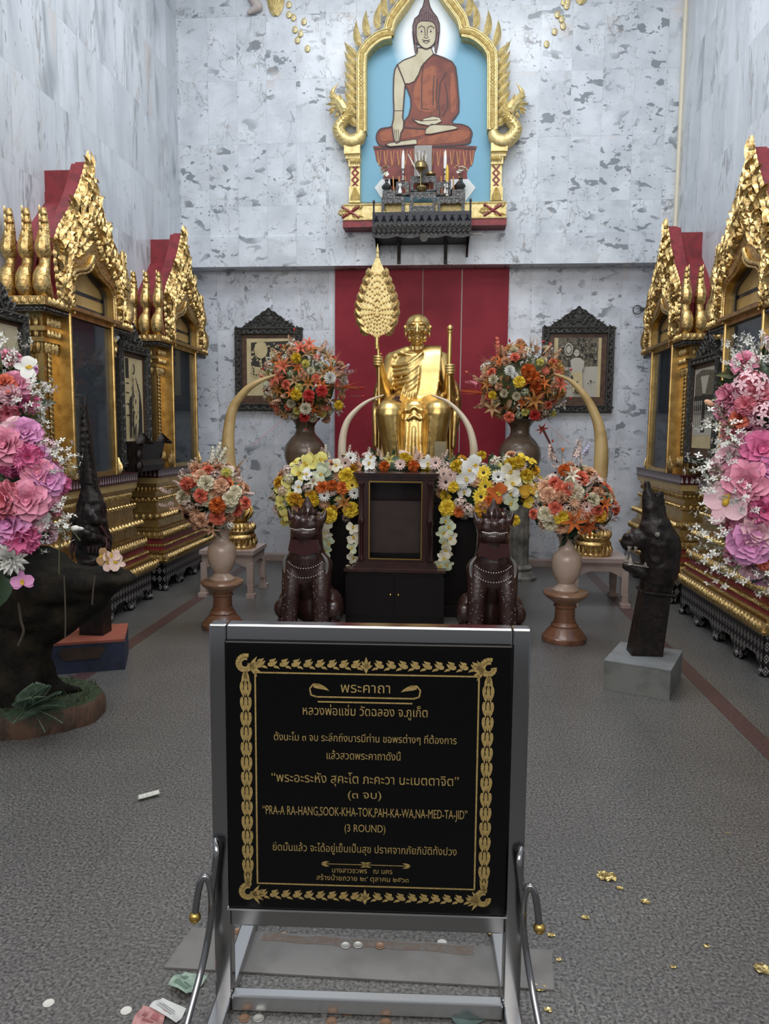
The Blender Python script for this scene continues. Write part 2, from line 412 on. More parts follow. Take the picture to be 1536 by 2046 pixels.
# ------------------------------------------------------------------ gilded relief at the top of the wall
def disc(px, py, lab):
    c = P(px, py, YU-.012); g = G()
    g.sph(c, (.028, .008, .034), seg=14); g.mi = 1; g.sph(c-V((0, .006, 0)), (.013, .006, .016), seg=10)
    tag(g.build('gold_petal', [GOLDP, CREAM]), lab, 'ornament', 'gilded falling petals on the wall')
for i, (px, py) in enumerate([(577, 9), (577, 29), (586, 35), (607, 43), (589, 59), (600, 67), (594, 80), (614, 97)]):
    disc(px, py, 'small gilded petal left of the arch, '+['topmost under the scallop', 'beside its neighbour below the scallop', 'lower one of the close pair', 'the one set apart to the right', 'above the white glint', 'right of the white glint', 'below the white glint', 'lowest of the left trail'][i])
for i, (px, py) in enumerate([(1134, 2), (1132, 12), (1126, 4), (1114, 29), (1122, 38), (1125, 52), (1108, 63), (1092, 88)]):
    disc(px, py, 'small gilded petal right of the arch, '+['topmost at the picture edge', 'second from the top', 'just left of the top one', 'upper of the middle trail', 'the next below it', 'furthest right of the lower trail', 'second lowest', 'lowest of the right trail'][i])
def scallop(px, py, L, W, lab, lean=0):
    o = P(px, py, YU-.01); g = G()
    M = lambda u, v, h: o+V((u, -h, v))
    for k in range(-2, 3): g.leaf(M, (0, 0), PI/2+k*.22+lean, L*(1-.06*abs(k)), W*.42, 0, .35)
    g.sph(o+V((0, 0, L*.55)), (W*.45, .02, L*.5), seg=14)
    tag(g.build('gilded_scallop', GOLDP), lab, 'ornament')
scallop(551, 31, .26, .20, 'gilded scalloped relief at the top of the wall left of the arch')
scallop(1161, 8, .22, .16, 'gilded scalloped relief at the top of the wall right of the arch')
g = G(); a = P(503, -6, YU-.02); b = P(516, 14, YU-.03); c2 = P(497, 25, YU-.03)
g.chain([a, b, c2], [.05, .045, .022]); tag(blob(g, .008, 2).build('relief_foot', mk('pale_relief', (.45, .40, .38), .6)), 'pale painted relief foot at the top of the wall beside the left scallop', 'ornament')

# ------------------------------------------------------------------ the painting and its gilded arch
YP = 7.955
t = thing('seated_buddha_painting', 'painting of a seated Buddha in a red robe on blue inside the gilded arch', 'painting', (AX, YP, 3.8))
def zz(pts): return [(740+x/6.395, y/6.395) for x, y in pts]
def paintmat():
    t_ = NT('painted_sky_blue'); pos = t_.n('NewGeometry').outputs['Position']; c = P(850, 62, YP)
    sb = t_.n('VectorMath', operation='SUBTRACT'); t_.l(pos, sb.inputs[0]); sb.inputs[1].default_value = c
    ml = t_.n('VectorMath', operation='MULTIPLY'); t_.l(sb.outputs[0], ml.inputs[0]); ml.inputs[1].default_value = (1.0, 0, .70)
    ln = t_.n('VectorMath', operation='LENGTH'); t_.l(ml.outputs[0], ln.inputs[0])
    f = t_.ramp(ln.outputs['Value'], .20, .36, (.82, .90, .95, 1), (.155, .36, .50, 1))
    t_.l(f, t_.b.inputs['Base Color']); t_.b.inputs['Roughness'].default_value = .55; return t_.m
g = G()
inner = [(718, 402), (722, 290), (728, 262), (732, 240), (732, 118), (737, 100), (752, 84), (780, 75), (781, 62), (789, 40), (800, 22), (818, 2), (836, -30), (850, -62), (864, -30), (884, 0), (902, 20), (914, 40), (923, 60), (924, 70), (950, 82), (966, 100), (971, 118), (972, 240), (976, 262), (980, 290), (983, 402)]
ext = [(713, 404), (713, 100), (740, 70), (770, 60), (800, 0), (850, -80), (900, 0), (935, 60), (965, 75), (988, 100), (988, 404)]
g.prism([P(x, y, YP+.03) for x, y in ext], (0, .012, 0)); g.build('blue_ground', paintmat(), t)
SK = mk('painted_skin', (.50, .46, .33), .6, 0, (.43, .38, .26), 5); RB = mk('painted_robe', (.185, .048, .030), .6, 0, (.13, .032, .022), 9)
RL = mk('painted_robe_light', (.285, .085, .038), .6, 0, (.21, .058, .030), 14); DK = mk('painted_outline', (.050, .022, .022), .6)
HR = mk('painted_hair', (.16, .10, .105), .6, 0, (.10, .06, .07), 60); PD = mk('painted_pedestal', (.20, .045, .038), .6, 0, (.13, .03, .028), 12)
PG = mk('painted_gold_line', (.50, .24, .07), .6); PW = mk('painted_white', (.66, .70, .72), .6)
MATS = [SK, RB, RL, DK, HR, PD, PG, PW]
lay = [0]
def ppoly(g, pts, mi, layer):
    g.mi = mi; g.poly([P(x, y, YP+.026-layer*.0012) for x, y in pts])
def pstroke(g, pts, wd, layer, mi=3, closed=False):
    if closed: pts = list(pts)+[pts[0]]
    q = [P(x, y, YP+.026-layer*.0012) for x, y in pts]; g.mi = mi
    L, Rr = [], []
    for i, p in enumerate(q):
        d = q[min(i+1, len(q)-1)]-q[max(i-1, 0)]; d.y = 0; d = d.normalized(); nn = V((-d.z, 0, d.x))*wd/2
        L.append(p+nn); Rr.append(p-nn)
    for i in range(len(q)-1): g.poly([L[i], L[i+1], Rr[i+1], Rr[i]])
def sm(pts, n=5):
    return [(p.x, p.y) for p in curve([V((x, y, 0)) for x, y in list(pts)+[pts[0]]], n)][:-1]
g = G()
ped = [(745, 292), (860, 288), (953, 292), (948, 305), (945, 325), (938, 334), (932, 345), (934, 362), (765, 364), (766, 345), (760, 332), (752, 322), (749, 306)]
ppoly(g, ped, 5, 0); ppoly(g, [(778, 350), (925, 350), (922, 392), (782, 392)], 5, 1)
for i in range(15):
    x = 757+i*13.2
    if 828 < x < 862: continue
    pstroke(g, [(x-3, 302), (x-1.5, 318), (x, 332)], .008, 2, 6); pstroke(g, [(x+4, 300), (x+2.5, 314), (x, 332)], .005, 2, 6)
pstroke(g, [(747, 297), (852, 293), (951, 297)], .018, 2, 3)
for i in range(12): pstroke(g, [(785+i*12, 352), (787+i*12, 390)], .012, 2, 6)
ppoly(g, [(748, 375), (762, 358), (795, 358), (795, 402), (766, 402)], 7, 1); ppoly(g, [(950, 375), (936, 358), (900, 358), (900, 402), (930, 402)], 7, 1)
legs = sm(zz([(230, 1630), (130, 1650), (80, 1720), (90, 1810), (180, 1868), (600, 1872), (1200, 1845), (1282, 1765), (1290, 1680), (1220, 1610), (1040, 1585), (430, 1595)]))
robe = zz([(800, 690), (870, 715), (940, 740), (1040, 790), (1085, 860), (1105, 1000), (1115, 1150), (1130, 1300), (1125, 1430), (1080, 1500), (1040, 1540), (1060, 1590), (1000, 1640), (700, 1650), (430, 1630), (440, 1540), (490, 1480), (520, 1360), (515, 1250), (470, 1130), (440, 1080), (490, 1070), (560, 1040), (590, 990), (610, 960), (650, 850), (720, 770)])
chest = zz([(600, 610), (600, 670), (570, 710), (420, 770), (340, 830), (355, 900), (430, 1065), (490, 1072), (560, 1040), (590, 990), (615, 950), (650, 850), (720, 770), (805, 690), (775, 610)])
arm = zz([(345, 825), (310, 890), (297, 1000), (293, 1200), (300, 1400), (295, 1520), (275, 1600), (280, 1650), (300, 1790), (330, 1832), (370, 1815), (388, 1700), (420, 1640), (425, 1560), (410, 1500), (428, 1250), (442, 1080), (410, 990), (368, 890)])
ppoly(g, legs, 1, 2); pstroke(g, legs, .016, 3, 3, True)
ppoly(g, sm(zz([(120, 1700), (250, 1650), (680, 1640), (690, 1720), (250, 1800), (140, 1790)])), 2, 4)
ppoly(g, sm(zz([(610, 1790), (900, 1700), (1180, 1660), (1270, 1700), (1190, 1800), (900, 1835), (620, 1845)])), 2, 4)
ppoly(g, robe, 1, 5); pstroke(g, robe, .016, 6, 3, True)
ppoly(g, sm(zz([(660, 900), (820, 850), (840, 1100), (830, 1400), (650, 1420), (560, 1300), (560, 1120)])), 2, 6)
ppoly(g, sm(zz([(1020, 950), (1060, 950), (1090, 1200), (1090, 1400), (1030, 1430), (1020, 1200)])), 2, 6)
for ln in ([(680, 800), (655, 1000), (655, 1390), (740, 1395)], [(815, 960), (800, 1150), (800, 1350)], [(970, 920), (890, 1060), (870, 1300), (885, 1480)], [(950, 1050), (980, 1200), (985, 1380), (920, 1490)], [(850, 1000), (840, 1200), (850, 1400)]):
    pstroke(g, zz(ln), .011, 7, 3)
ppoly(g, chest, 0, 7); pstroke(g, chest, .012, 8, 3, True)
ppoly(g, arm, 0, 9); pstroke(g, arm, .014, 10, 3, True)
for ln in ([(305, 1650), (318, 1800)], [(328, 1655), (338, 1815)], [(355, 1655), (360, 1800)], [(300, 1415), (420, 1415)]): pstroke(g, zz(ln), .006, 11, 3)
hand = zz([(530, 1520), (660, 1545), (680, 1512), (800, 1485), (880, 1500), (912, 1550), (840, 1585), (740, 1605), (610, 1580)])
ppoly(g, hand, 0, 9); pstroke(g, hand, .009, 10, 3, True); pstroke(g, zz([(650, 1545), (860, 1530)]), .007, 10, 3)
for ft in (zz([(190, 1850), (240, 1825), (560, 1778), (592, 1785), (590, 1842), (250, 1872)]), zz([(705, 1650), (775, 1588), (1050, 1600), (1122, 1630), (1080, 1652), (770, 1712), (700, 1712)])):
    ppoly(g, ft, 0, 9); pstroke(g, ft, .009, 10, 3, True)
hair = zz([(545, 420), (540, 330), (565, 240), (620, 190), (640, 125), (668, 90), (690, 0), (692, -60), (735, -60), (740, 0), (762, 90), (795, 150), (850, 220), (880, 300), (882, 400), (860, 560), (830, 560), (590, 560), (560, 560)])
face = sm(zz([(600, 300), (640, 270), (710, 268), (780, 275), (830, 330), (836, 470), (805, 565), (715, 622), (630, 575), (590, 480), (586, 350)]))
ppoly(g, hair, 4, 11); pstroke(g, hair, .010, 12, 3, True)
for e in ([(535, 400), (565, 430), (595, 520), (592, 640), (572, 682), (558, 590)], [(884, 400), (852, 430), (822, 520), (822, 650), (838, 682), (862, 580)]):
    ppoly(g, zz(e), 4, 12); pstroke(g, zz(e), .007, 13, 3, True)
ppoly(g, face, 0, 14); pstroke(g, face, .011, 15, 3, True)
for ln, wd in (([(615, 360), (650, 328), (690, 350)], .008), ([(730, 350), (770, 328), (815, 360)], .008), ([(690, 350), (700, 460), (680, 478), (712, 490), (740, 478), (722, 460), (730, 350)], .007), ([(655, 505), (712, 520), (765, 505)], .006), ([(672, 528), (712, 520), (752, 528)], .007), ([(668, 528), (712, 556), (756, 528)], .006)):
    pstroke(g, zz(ln), wd, 16, 3)
for cx in (652, 770):
    ppoly(g, zz([(cx-34, 400), (cx, 386), (cx+32, 400), (cx, 412)]), 7, 16); ppoly(g, zz([(cx-15, 400), (cx, 384), (cx+15, 400), (cx, 415)]), 3, 17)
for k in range(9): pstroke(g, zz([(600+k*28, 260-4*(4-abs(k-4))), (606+k*26, 200-14*(4-abs(k-4)))]), .006, 12, 3)
g.build('painted_figure', MATS, t, smooth=False, recalc=False)

t = thing('gilded_arch_frame', 'tall gilded arch frame with flame edge and naga ends around the painting', 'frame', (AX, YU, 3.6))
def band(g, pts, hw, Y, dep, mi=0):
    """ribbon of given half width along pixel points, with depth"""
    q = [P(x, y, Y) for x, y in pts]; n = len(q); A, B = [], []
    for i, p in enumerate(q):
        d = q[min(i+1, n-1)]-q[max(i-1, 0)]; d.y = 0; d.normalize(); nn = V((-d.z, 0, d.x))*hw
        A.append(p+nn); B.append(p-nn)
    g.mi = mi
    for i in range(n-1):
        c = [A[i], A[i+1], B[i+1], B[i]]; dv = V((0, dep, 0))
        f0 = [g.v(x) for x in c]; f1 = [g.v(x+dv) for x in c]
        g.f(f0); g.f([f0[0], f1[0], f1[1], f0[1]]); g.f([f0[3], f0[2], f1[2], f1[3]])
        if i == 0: g.f([f0[0], f0[3], f1[3], f1[0]])
        if i == n-2: g.f([f0[1], f1[1], f1[2], f0[2]])
    return q
def sm2(pts, n=6): return [(p.x, p.y) for p in curve([V((x, y, 0)) for x, y in pts], n)]
def mirror(pts): return [(1699-x if False else 850+(850-x)*1.0, y) for x, y in pts]
leftp = sm2([(722, 262), (722, 200), (722, 120), (727, 101), (741, 84), (760, 71), (781, 66)])+sm2([(776, 60), (782, 38), (795, 18), (812, -6), (832, -42), (850, -90)])
cut = 37
for side in (0, 1):
    pts = leftp if not side else [(851+(850-x)*1.02+2, y-(4 if y > 60 else 3)) for x, y in leftp]
    g = G()
    for seg in (pts[:cut], pts[cut:]):
        band(g, seg, .050, 7.86, .13); band(g, seg, .034, 7.845, .02)
        cs = [P(x, y, 7.842) for x, y in seg]
        for i in range(len(cs)-1):                                    # small chevron leaves along the band
            for k in range(2):
                p = cs[i].lerp(cs[i+1], k/2); d = (cs[i+1]-cs[i]); an = math.atan2(d.z, d.x)
                M = lambda u, v, h, p=p: p+V((u, -h, v))
                for s in (-1, 1): g.leaf(M, (0, 0), an+s*.55, .05, .022, 0, .5, 4)
        for s in (-1, 1):
            q = []
            for i, p in enumerate(cs):
                d = cs[min(i+1, len(cs)-1)]-cs[max(i-1, 0)]; d.y = 0; d.normalize(); q.append(p+V((-d.z, 0, d.x))*.045*s)
            g.tube(q, .008, 6)
    g.build('arch_band', GOLDP, t)
    # flame leaves on the outer edge
    g = G(); sgn = -1 if not side else 1
    for i in range(13):
        if i < 8: px, py, an = (713, 250-i*19.5, 2.48)
        else: px, py, an = [(718, 92, 1.95), (735, 72, 1.9), (755, 58, 1.75), (770, 32, 1.85), (785, 8, 1.8)][i-8]
        if side: px = 851+(850-px)*1.02+2
        o = P(px, py, 7.88); M = lambda u, v, h, o=o: o+V((sgn*-u*1.0, -h, v))
        L = .20 if i < 8 else .25
        M2 = lambda u, v, h, o=o, sg=sgn: o+V((u*(-sg), -h, v))
        g.leaf(M2, (0, 0), an, L, .078, -.45 if i < 8 else -.6, .35, 8)
        g.leaf(M2, (.012, .0), an+.35, L*.6, .05, -.6, .5, 6)
    g.build('flame_edge', GOLDP, t)
    # naga at the foot
    def mx(x): return x if not side else 851+(850-x)*1.02+2
    path = sm2([(722, 262), (716, 278), (700, 284), (684, 274), (676, 258), (686, 242), (696, 232), (694, 222), (684, 216), (673, 222)], 5)
    q = [P(mx(x), y, 7.88) for x, y in path]
    g = G(); g.tube(q, lerps([.045, .07, .075, .07, .066, .062, .056, .052, .046, .03, .018], len(q)), 10)
    for i in range(4, len(q)-10, 2):
        d = q[i+1]-q[i]; an = math.atan2(d.z, d.x); M = lambda u, v, h, p=q[i]: p+V((u, -.05-h, v))
        for s in (-1, 1): g.leaf(M, (0, 0), an+s*.7, .07, .035, 0, .5, 4)
    g.build('naga_body', GOLDP, t)
    g = G(); cp = [P(mx(x), y, 7.87) for x, y in sm2([(690, 226), (680, 208), (668, 196), (664, 184), (670, 174), (676, 166)], 4)]
    g.tube(cp, lerps([.05, .055, .05, .035, .02, .008, .002], len(cp)), 8)
    for k, (x, y, a, L) in enumerate([(672, 214, 3.4, .10), (668, 220, 3.7, .07), (680, 205, 1.5, .09), (672, 200, 2.6, .09), (668, 208, 3.0, .09), (676, 226, 3.9, .06)]):
        o = P(mx(x), y, 7.84); s_ = 1 if not side else -1
        M = lambda u, v, h, o=o, s_=s_: o+V((u*s_, -h, v)); g.leaf(M, (0, 0), a, L, .04, .4, .5, 6)
    g.build('naga_head', GOLDP, t)
    # pillar under the naga
    g = G(); xa, xb = (690, 719) if not side else (981, 1011)
    def blk(x0, x1, y0, y1, Y0, mi=0):
        a = P(x0, y0, Y0); b = P(x1, y1, Y0); g.mi = mi; g.bx(a.x, b.x, Y0, YU, b.z, a.z)
    ya = 290 if not side else 285
    in0 = (xa+10, xb) if not side else (xa, xb-10)
    xo = (xa-3, xb) if not side else (xa, xb+3)
    blk(xo[0], xo[1], ya, ya+16, 7.84); blk(xa, xb, ya+16, ya+26, 7.87)
    blk(in0[0]-4 if not side else in0[0], in0[1] if not side else in0[1]+4, ya+26, ya+42, 7.88)
    blk(in0[0], in0[1], ya+42, 404 if not side else 400, 7.90)
    blk(in0[0]-3 if not side else in0[0], in0[1] if not side else in0[1]+3, 372, 404 if not side else 400, 7.885)
    cx = (in0[0]+in0[1])/2
    for yy in (338, 352, 366):
        for s in (-1, 1):
            a = P(cx-s*7, yy-8, 7.896); b = P(cx+s*7, yy+8, 7.896); g.mi = 1; g.tube([a, b], .009, 4)
    g.mi = 0
    for k in range(5):
        M = lambda u, v, h, o=P(cx-8+k*4, 400, 7.885): o+V((u, -h, v)); g.leaf(M, (0, 0), PI/2+(k-2)*.12, .13, .035, 0, .6, 5)
        M = lambda u, v, h, o=P(cx-9+k*4.5, ya+26, 7.868): o+V((u, -h, v)); g.leaf(M, (0, 0), -PI/2, .06, .03, 0, .6, 4)
    g.build('pillar', [GOLDP, REDP], t)
g = G(); a = P(686, 408, 7.80); b = P(1011, 432, 7.80); g.bx(a.x, b.x, 7.80, YU, b.z-.02, a.z); g.mi = 1; g.bx(a.x-.006, b.x+.006, 7.80, YU, b.z-.085, b.z-.02)
g.mi = 0
for s in (-1, 1):
    cx = AX+s*.72; zc = (a.z+b.z)/2-.01
    for q in (-1, 1): g.mi = 1; g.tube([(cx-.09, 7.797, zc-q*.055), (cx+.09, 7.797, zc+q*.055)], .014, 5)
    g.mi = 0
    for k in range(6):
        for q in (0, 1):
            M = lambda u, v, h, o=V((cx+(k-2.5)*.034, 7.799, zc+(.03 if q else -.03))): o+V((u, -h, v)); g.leaf(M, (0, 0), (0 if k > 2 else PI)+(.5 if q else -.5), .06, .03, .5, .6, 4)
for z in (a.z-.008, b.z-.012): g.tube([(a.x, 7.796, z), (b.x, 7.796, z)], .009, 6)
g.build('base_board', [GOLDP, REDP], t)
# ------------------------------------------------------------------ framed photographs
def picture(name, label, loc, rz, W, H, kind, crest=.2, liner=.055, fr=.075):
    """carved black frame with pierced crest; local x right, z up from the frame's bottom, front towards -y"""
    t = thing(name, label, 'framed photograph', loc, rz)
    g = G()
    for a, b, c, d in ((-W/2, W/2, 0, fr), (-W/2, W/2, H-fr, H), (-W/2, -W/2+fr, fr, H-fr), (W/2-fr, W/2, fr, H-fr)):
        g.bx(a, b, -.045, 0, c, d)
    for s in (-1, 1):
        for x in (W/2-.012, W/2-fr+.01): g.tube([(s*x, -.047, .012), (s*x, -.047, H-.012)], .010, 6)
        g.tube([(-W/2+.01, -.047, .012 if s < 0 else fr-.01), (W/2-.01, -.047, .012 if s < 0 else fr-.01)], .009, 6)
        g.tube([(-W/2+.01, -.047, H-.012 if s < 0 else H-fr+.01), (W/2-.01, -.047, H-.012 if s < 0 else H-fr+.01)], .009, 6)
    n = int(H/.045)
    for i in range(n):
        for s in (-1, 1):
            M = lambda u, v, h, o=V((s*(W/2-fr/2), -.044, (i+.5)*H/n)): o+V((u, -h, v)); g.leaf(M, (0, 0), PI/2+(.6 if i % 2 else -.6), .05, .03, 0, .5, 4)
    n = int(W/.045)
    for i in range(n):
        for z in (fr/2, H-fr/2):
            M = lambda u, v, h, o=V(((i+.5)*W/n-W/2, -.044, z)): o+V((u, -h, v)); g.leaf(M, (0, 0), (.5 if i % 2 else -.5), .05, .03, 0, .5, 4)
    g.build('carved_frame', CARVED, t, local=True)
    g = G(); CW = W*.385
    top = [(-1, 0), (-.93, .10), (-.80, .12), (-.72, .30), (-.58, .38), (-.50, .55), (-.34, .66), (-.24, .82), (-.10, .88), (0, 1.05)]
    out = [(x*CW, z*crest) for x, z in top]+[(-x*CW, z*crest) for x, z in top[::-1][1:]]
    g.prism([V((x, -.012, H+z)) for x, z in out], (0, .01, 0))
    M = lambda u, v, h: V((u, -.013-h, H+v))
    for s in (-1, 1):
        for (x, z, r, a, hd) in ((.72, .13, .13, 0, 1), (.48, .20, .19, 1, -1), (.40, .42, .12, 2, 1), (.22, .30, .2, 1, 1), (.86, .06, .05, 0, 1)):
            g.spiral(M, (s*x*CW, z*crest), r*crest*1.2, a if s > 0 else PI-a, 1.3, .009, hd*s)
        for k in range(6): g.leaf(M, (s*(.05+.15*k)*CW, (.62-.11*k)*crest), PI/2-s*.5, crest*.3, crest*.13, -s*.6, .6, 5)
        g.tube([V((s*abs(x)*CW, -.014, H+z*crest)) for x, z in top], .010, 6)
        g.tube([(s*.05, -.02, H+.14*crest), (s*.09, -.02, H+.5*crest), (s*.05, -.02, H+.78*crest), (0, -.02, H+.62*crest)], .010, 6)
    g.sph((0, -.014, H+.45*crest), (.05, .012, .05))
    g.build('crest', CARVED, t, local=True)
    a, b = W/2-fr, H-fr
    g = G(); g.bx(-a, a, -.02, -.008, fr, b); g.build('liner', LINER, t, local=True)
    l = liner; x0, x1, z0, z1 = -a+l, a-l, fr+l*(1.6 if kind != 'tall' else 1.3), b-l*.8
    g = G(); g.mi = 0; g.bx(x0, x1, -.0235, -.021, z0, z1); w_, h_ = x1-x0, z1-z0
    lay = [0]
    def pp(pts, mi):
        lay[0] += 1; g.mi = mi; g.poly([V((x0+u*w_, -.0240-lay[0]*.0003, z0+v*h_)) for u, v in pts])
    def ell(cu, cv, ru, rv, mi, n=18): pp([(cu+ru*math.cos(2*PI*k/n), cv+rv*math.sin(2*PI*k/n)) for k in range(n)], mi)
    rr = random.Random(int(W*1000+H*77+len(kind)))
    def splat(n, u0, u1, v0, v1, s, mi):
        for _ in range(n):
            u, v = rr.uniform(u0, u1), rr.uniform(v0, v1); k = rr.uniform(.4, 1)*s
            pp([(u+k*math.cos(q)*rr.uniform(.5, 1.2), v+k*math.sin(q)*rr.uniform(.5, 1.2)) for q in (0, 1.1, 2.2, 3.3, 4.2, 5.3)], mi)
    if kind == 'fan':                      # robed sitter beside a pale round fan
        pp([(.10, .52), (.10, .93), (.98, .96), (.98, .42), (.45, .40), (.30, .5)], 1); splat(26, .1, .5, .5, .95, .035, 0); splat(20, .5, .98, .7, .96, .03, 0)
        ell(.33, .80, .15, .15, 0); pp([(.32, .66), (.34, .66), (.36, .40), (.34, .40)], 0)
        ell(.60, .70, .075, .085, 0); pp([(.45, .56), (.55, .62), (.67, .62), (.80, .55), (.84, .34), (.42, .30)], 0)
        pp([(.55, .60), (.62, .60), (.66, .34), (.60, .34)], 2); ell(.60, .665, .03, .008, 1); ell(.57, .71, .012, .008, 1); ell(.63, .71, .012, .008, 1)
        splat(14, .1, .38, .36, .50, .022, 1)
    elif kind == 'seat':                   # pale edge strips, trees, a sitter beside a leaf fan
        pp([(.08, 0), (.08, 1), (.93, 1), (.93, 0)], 3); pp([(.08, .50), (.08, 1), (.93, 1), (.93, .52)], 2)
        splat(60, .1, .9, .55, .98, .04, 1); splat(30, .1, .9, .55, .95, .02, 3)
        ell(.30, .80, .09, .11, 3); ell(.30, .80, .07, .09, 2); ell(.30, .80, .05, .06, 3); pp([(.295, .7), (.305, .7), (.31, .45), (.30, .45)], 1)
        ell(.47, .74, .055, .06, 3); ell(.45, .75, .010, .008, 1); ell(.49, .75, .010, .008, 1)
        pp([(.34, .62), (.42, .66), (.54, .66), (.64, .60), (.63, .50), (.58, .40), (.38, .40)], 3); pp([(.36, .42), (.6, .42), (.62, .10), (.42, .08)], 0)
        pp([(.10, .40), (.3, .46), (.36, .40), (.12, .34)], 2); splat(12, .1, .4, .30, .42, .03, 1); splat(10, .45, .6, .05, .3, .025, 1); splat(8, .66, .88, .22, .27, .015, 1)
    elif kind == 'tall':                   # standing robed figure with a long dark shadow
        pp([(.08, .78), (.08, .99), (.26, .99), (.26, .78)], 1)
        for v in (.72, .62, .50, .38): pp([(.10, v), (.10, v+.012), (.26, v+.012), (.26, v)], 1)
        pp([(.50, .74), (.62, .80), (.84, .64), (.92, .45), (.92, .08), (.62, .08), (.58, .3)], 1)
        pp([(.40, .84), (.58, .80), (.78, .62), (.72, .30), (.60, .10), (.36, .12), (.32, .50)], 0)
        ell(.50, .885, .075, .055, 1); ell(.46, .885, .05, .045, 0)
        pp([(.38, .60), (.46, .78), (.50, .60), (.44, .50)], 2); splat(22, .36, .74, .2, .78, .035, 1)
        pp([(.30, .36), (.36, .52), (.34, .60), (.24, .58), (.20, .48)], 1); pp([(.28, .14), (.34, .45), (.22, .44), (.20, .16)], 1); pp([(.40, .14), (.44, .45), (.38, .44), (.36, .14)], 1)
        pp([(.44, .02), (.48, .30), (.56, .30), (.56, .02)], 2)
    elif kind == 'house':                  # a timber house with a stair and its dark roof
        pp([(0, .16), (0, 1), (1, 1), (1, .16)], 3); pp([(.05, .60), (.05, .93), (.35, .98), (.95, .95), (.95, .62)], 2); pp([(.30, .90), (.70, .90), (.50, .60)], 3)
        pp([(.02, .60), (.02, .66), (.98, .66), (.98, .60)], 1); pp([(.44, .68), (.56, .68), (.60, .20), (.42, .20)], 1)
        for k in range(9): pp([(.05+.1*k, .48), (.05+.1*k, .60), (.09+.1*k, .60), (.09+.1*k, .48)], 1); pp([(.06+.1*k, .25), (.06+.1*k, .44), (.075+.1*k, .44), (.075+.1*k, .25)], 2)
        for k in range(6): pp([(.04, .43+.02*k), (.04, .437+.02*k), (.96, .437+.02*k), (.96, .43+.02*k)], 1)
    else:                                  # pale landscape with a small spire
        pp([(0, 0), (0, .45), (.3, .40), (.6, .46), (1, .42), (1, 0)], 3); pp([(.72, .3), (.78, .42), (.80, .56), (.82, .42), (.88, .3)], 1); splat(18, .5, 1, .2, .42, .035, 2)
    g.build('photograph', [SEPIA if kind in ('fan', 'tall') else (mk('pale_sepia', (.42, .37, .25), .6) if kind == 'spire' else SEPIA), INK, INKM, SEPG], t, local=True, smooth=False)
    return t
zb = P(485, 820, YB-.02).z
picture('framed_photograph', 'black carved frame on the back wall with a robed sitter beside a blank round fan', (-1.965, YB-.003, zb), 0, .755, .905, 'fan')
picture('framed_photograph', 'black carved frame on the back wall with a grey photograph of a sitter among trees', (1.385, YB-.003, zb), 0, .755, .905, 'seat')

# ------------------------------------------------------------------ gilded cabinets
L2, D = .72, .29
def sweep3(g, prof, mats):
    """mouldings round front and both ends; prof = (z, offset)"""
    rows = []
    for z, o in prof:
        x, y = L2+o, D+o
        rows.append([g.v(V((-x, 0, z))), g.v(V((-x, y, z))), g.v(V((x, y, z))), g.v(V((x, 0, z)))])
    for i, (a, b) in enumerate(zip(rows, rows[1:])):
        g.mi = mats[i] if isinstance(mats, (list, tuple)) else mats
        for k in range(3): g.f([a[k], a[k+1], b[k+1], b[k]])
    g.f(rows[-1])
def petals(g, z, off, step, hgt, dep, up=True, wf=.8):
    n = int(2*(L2+off)/step)
    def one(o, tx, nx):
        M = lambda u, v, h: o+tx*u+V((0, 0, v))+nx*h
        g.leaf(M, (0, 0), PI/2 if up else -PI/2, hgt, step*wf, 0, dep, 4)
    for i in range(n): one(V((-(L2+off)+(i+.5)*2*(L2+off)/n, D+off+.003, z)), V((1, 0, 0)), V((0, 1, 0)))
    m = max(2, int((D+off)/step))
    for s in (-1, 1):
        for i in range(m): one(V((s*(L2+off+.003), (i+.5)*(D+off)/m, z)), V((0, 1, 0)), V((s, 0, 0)))
def beads(g, z, off, step, r):
    n = int(2*(L2+off)/step)
    for i in range(n): g.sph((-(L2+off)+(i+.5)*2*(L2+off)/n, D+off, z), r, seg=6, rings=4)
    m = max(2, int((D+off)/step))
    for s in (-1, 1):
        for i in range(m): g.sph((s*(L2+off), (i+.5)*(D+off)/m, z), r, seg=6, rings=4)

